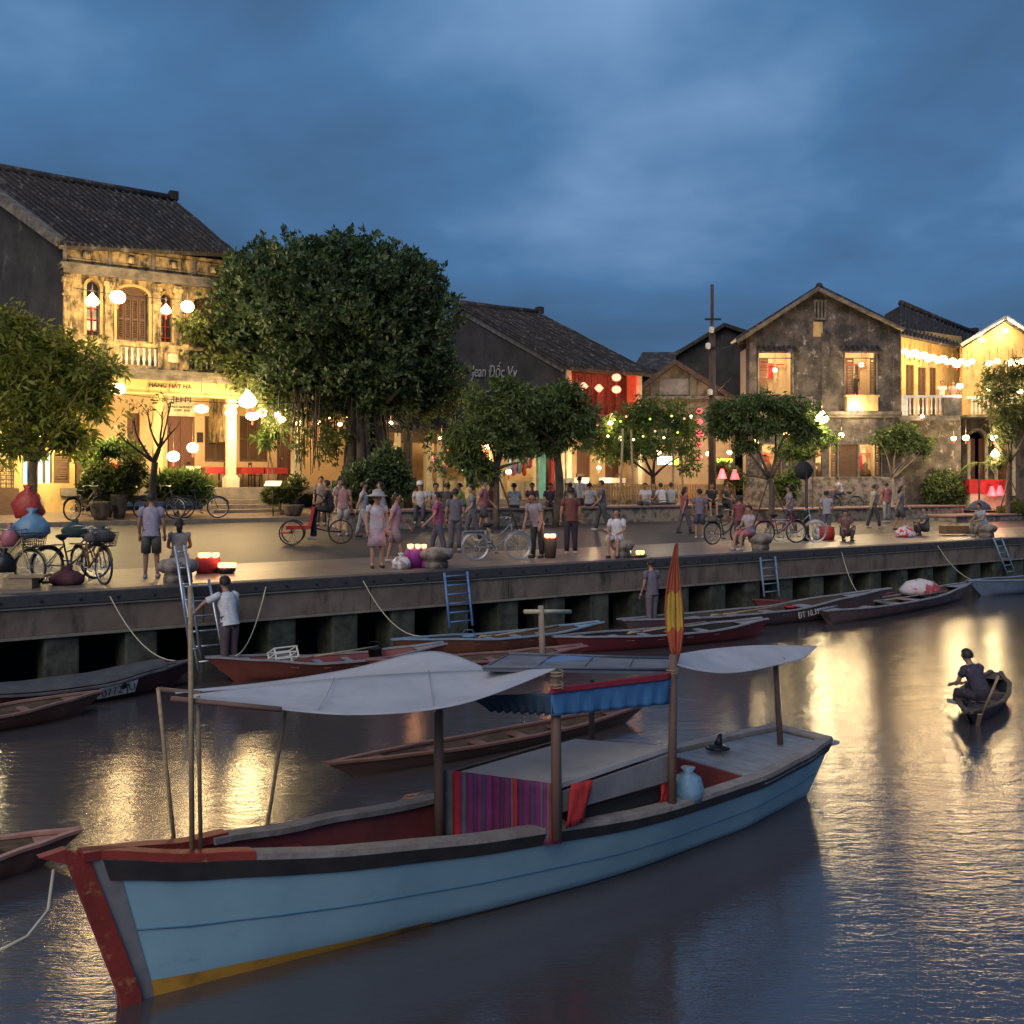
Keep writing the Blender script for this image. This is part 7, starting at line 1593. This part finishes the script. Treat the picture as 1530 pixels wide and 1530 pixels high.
# ------------------------------------------------------------------ bollards, trays, bags
def bollard(px, T, label, s=1.0):
    c = GP(px, T); g = MB(); g.lathe(c, [(.24 * s, 0), (.24 * s, .14), (.22 * s, .17), (.30 * s, .21), (.345 * s, .29), (.33 * s, .37), (.26 * s, .43), (.12 * s, .46)], 18)
    single(g, 'stone_bollard', M['stone'], c, label, 'bollard', 'round stone mooring bollards')
bollard(266, .8, 'round grey stone mooring bollard above the narrow aluminium ladder', 1.1); bollard(652, .75, 'round grey stone mooring bollard beside the purple bag', 1.1); bollard(1136, .75, 'round stone mooring bollard under the woman in pink shorts')
bollard(930, .8, 'round stone mooring bollard under the woman in the white top', .85); bollard(1474, .75, 'round stone mooring bollard under the man in light blue')
rg = random.Random(12)
def tray(px, T, n, label, w=.5, m='candle', h=.32, base='red', dx=0):
    c = GP(px, T); t_ = thing('lantern_tray', label, 'basket', c, 'baskets of candle lanterns')
    g = MB(); g.lathe(c, [(w * .38, 0), (w * .5, h * .6), (w * .46, h)], 14); g.build('basket', M[base] if isinstance(base, str) else base, t_)
    for k in range(n):
        a = 2 * PI * k / n; r = w * .36 * (.5 + rg.random() * .5); p = c + Vector((math.cos(a) * r * 1.3, math.sin(a) * r * .5, h))
        g = MB(); g.lathe(p, [(.025, 0), (.055, .03), (.06, .09), (.045, .10)], 6); o = g.build('paper_lantern', M[m], t_)
    point('candle_light', c + Vector((0, -.1, h + .3)), 5.5, (1, .45, .2), .08, t_)
    return t_
tray(310, 2.4, 8, 'red basket heaped with lit candle lanterns, left of the open tray', .55)
tray(338, 2.1, 7, 'small dark tray of lit candle lanterns beside the red basket, behind the man in white', .40, h=.12, base='metal_k')
tray(620, 1.1, 6, 'tray of lit candle lanterns standing on the purple bag', .45, h=.42, base='purple')
tray(945, .8, 6, 'row of small yellow-lit candle lanterns beside the seated woman in white', .75, 'candle_y', .06, 'metal_k')
tray(822, 1.7, 6, 'tall dark basket of orange-lit candle lanterns beside the person in black trousers', .34, h=.5, base='wood')
def bagb(px, T, m, label, w=.2, h=.35, z=0, nm='plastic_bag', dx=0):
    c = GP(px, T, z); g = MB(); rr = random.Random(int(px)); prof = [(w * .5, 0), (w * .62, h * .15), (w * .6, h * .45), (w * .38, h * .72), (w * .12, h * .85), (w * .22, h)]
    n = 14; vs = []; fs_ = []
    for (r, z_) in prof:
        for k in range(n):
            t = 2 * PI * k / n; q = r * (1 + rr.uniform(-.16, .16)); vs.append(c + Vector((q * math.cos(t), q * math.sin(t) * .8, z_ + rr.uniform(-.015, .015) * (z_ > 0))))
    for i in range(len(prof) - 1):
        for k in range(n): a = i * n + k; b_ = i * n + (k + 1) % n; fs_.append((a, b_, b_ + n, a + n))
    fs_.append(tuple(reversed(range(n)))); fs_.append(tuple(range((len(prof) - 1) * n, len(prof) * n)))
    g.sm = True; g.add(vs, fs_); return single(g, nm, M[m] if isinstance(m, str) else m, c, label, 'bag')
bagb(600, .9, 'white_bag', 'crumpled white plastic shopping bag with red print on the quay edge', .34, .36)
bagb(640, .9, 'purple', 'purple cloth bag on the quay edge beside the stone bollard', .30, .36)
bagb(14, 1.9, 'pink_bag', 'small pink plastic bag hanging from the bicycle at the left edge', .26, .42, .72)
bagb(47, 2.0, 'blue_bag', 'large blue plastic bag on the basket of the bicycle at the left edge', .52, .55, .86)
bagb(42, 2.2, 'red_bag', 'red plastic bag piled highest on the bicycle at the left edge', .46, .62, 1.22)
bagb(6, 1.6, 'metal_k', 'black bag hanging low on the bicycle at the left edge', .34, .42, .28)
bagb(100, 1.5, cloth((.10, .03, .04)), 'heap of dark and red cloth bundles below the two parked bicycles', .50, .34)
bagb(112, 2.9, cloth((.05, .09, .08)), 'dark green bag in the basket of the parked old bicycle', .4, .35, .80)
bagb(150, 1.3, cloth((.08, .085, .09)), 'dark jacket stuffed in the front basket of the right old bicycle', .42, .3, .78)
bagb(1353, 2.4, mat('red_white_bag', (.6, .06, .05), .6, (.6, .6, .65), 6, thr=(.47, .53)), 'red and white patterned bag beside the person sitting cross-legged', .55, .42)
bagb(1222, 3.1, 'white_bag', 'white plastic bag left of the red box', .3, .5)
c = GP(32, 1.35); g = MB(); g.cbox(c + Vector((.15, 0, .22)), .62, .42, .04, .1); g.cbox(c + Vector((0, 0, .1)), .5, .4, .2, .1); cm = single(g, 'low_wooden_crate', M['bamboo'], c, 'low wooden crate with a board on top below the bag-laden bicycle', 'crate')
c = GP(1235, 2.9); g = MB(); g.lathe(c, [(.24, 0), (.27, .2), (.25, .42), (.20, .46)], 14); single(g, 'red_drum_basket', M['red_bag'], c, 'round red covered basket on the promenade beside the brown-clad vendor', 'basket')
c = GP(1425, 2.2); g = MB(); g.cbox(c + Vector((0, 0, .20)), .9, .45, .30, .2); g.tube([c + Vector((-.2, 0, .36)), c + Vector((0, 0, .45)), c + Vector((.2, 0, .36))], .02, 6); single(g, 'suitcase', mat('brown_leather', (.24, .12, .06), .6, (.14, .08, .05), 4), c, 'brown soft suitcase lying on the promenade left of the man in light blue', 'suitcase', bevel=.05)
c = GP(1452, 2.0); g = MB(); g.cbox(c + Vector((0, 0, .15)), .7, .4, .26, -.1); single(g, 'duffel_bag', mat('khaki_canvas', (.30, .22, .13), .8, (.2, .15, .1), 4), c, 'khaki duffel bag lying between the suitcase and the man in light blue', 'bag', bevel=.09)
# menu lectern and potted details
c = GP(408, 13.9, .12); t_ = thing('menu_stand', 'white sloping menu stand on a thin pole, right of the porch steps', 'menu stand', c)
g = MB(); g.tube([c, c + Vector((0, 0, 1.05))], .02, 6); g.build('pole', M['metal_k'], t_)
g = MB(); g.cbox(c + Vector((0, 0, 1.1)), .55, .36, .03, e=Euler((R(28), 0, 0))); g.build('board', M['paper'], t_)
for px, T, w, h, lb in ((178, 14.4, .34, .75, 'tall pale garden urn between the gate and the bare tree'), (150, 14.0, .40, .55, 'round ribbed pale planter bowl on the pavement by the garden'), (438, 14.0, .5, .38, 'low stone flower trough right of the menu stand')):
    c = GP(px, T, .12); g = MB(); g.lathe(c, [(w * .45, 0), (w * .6, h * .3), (w * .75, h * .85), (w * .8, h), (w * .65, h)], 14); single(g, 'planter', M['conc'], c, lb, 'planter', 'stone planters before the yellow shophouse')

pr_ = thing('garden_parasol', 'small red garden parasol among the plants behind the wooden gate', 'parasol', GP(168, 16.2))
c = GP(168, 16.2); zt = P(0, 697, fac(168, 0, 16.2)[2]).z; g = MB(); g.tube([c, Vector((c.x, c.y, zt + .1))], .025, 6); g.build('shaft', M['wood'], pr_)
g = MB(); g.lathe(Vector((c.x, c.y, zt)), [(.62, -.22), (.35, -.03), (.02, .12)], 10, cap=False); g.build('canopy', M['red_bag'], pr_, solid=.01)
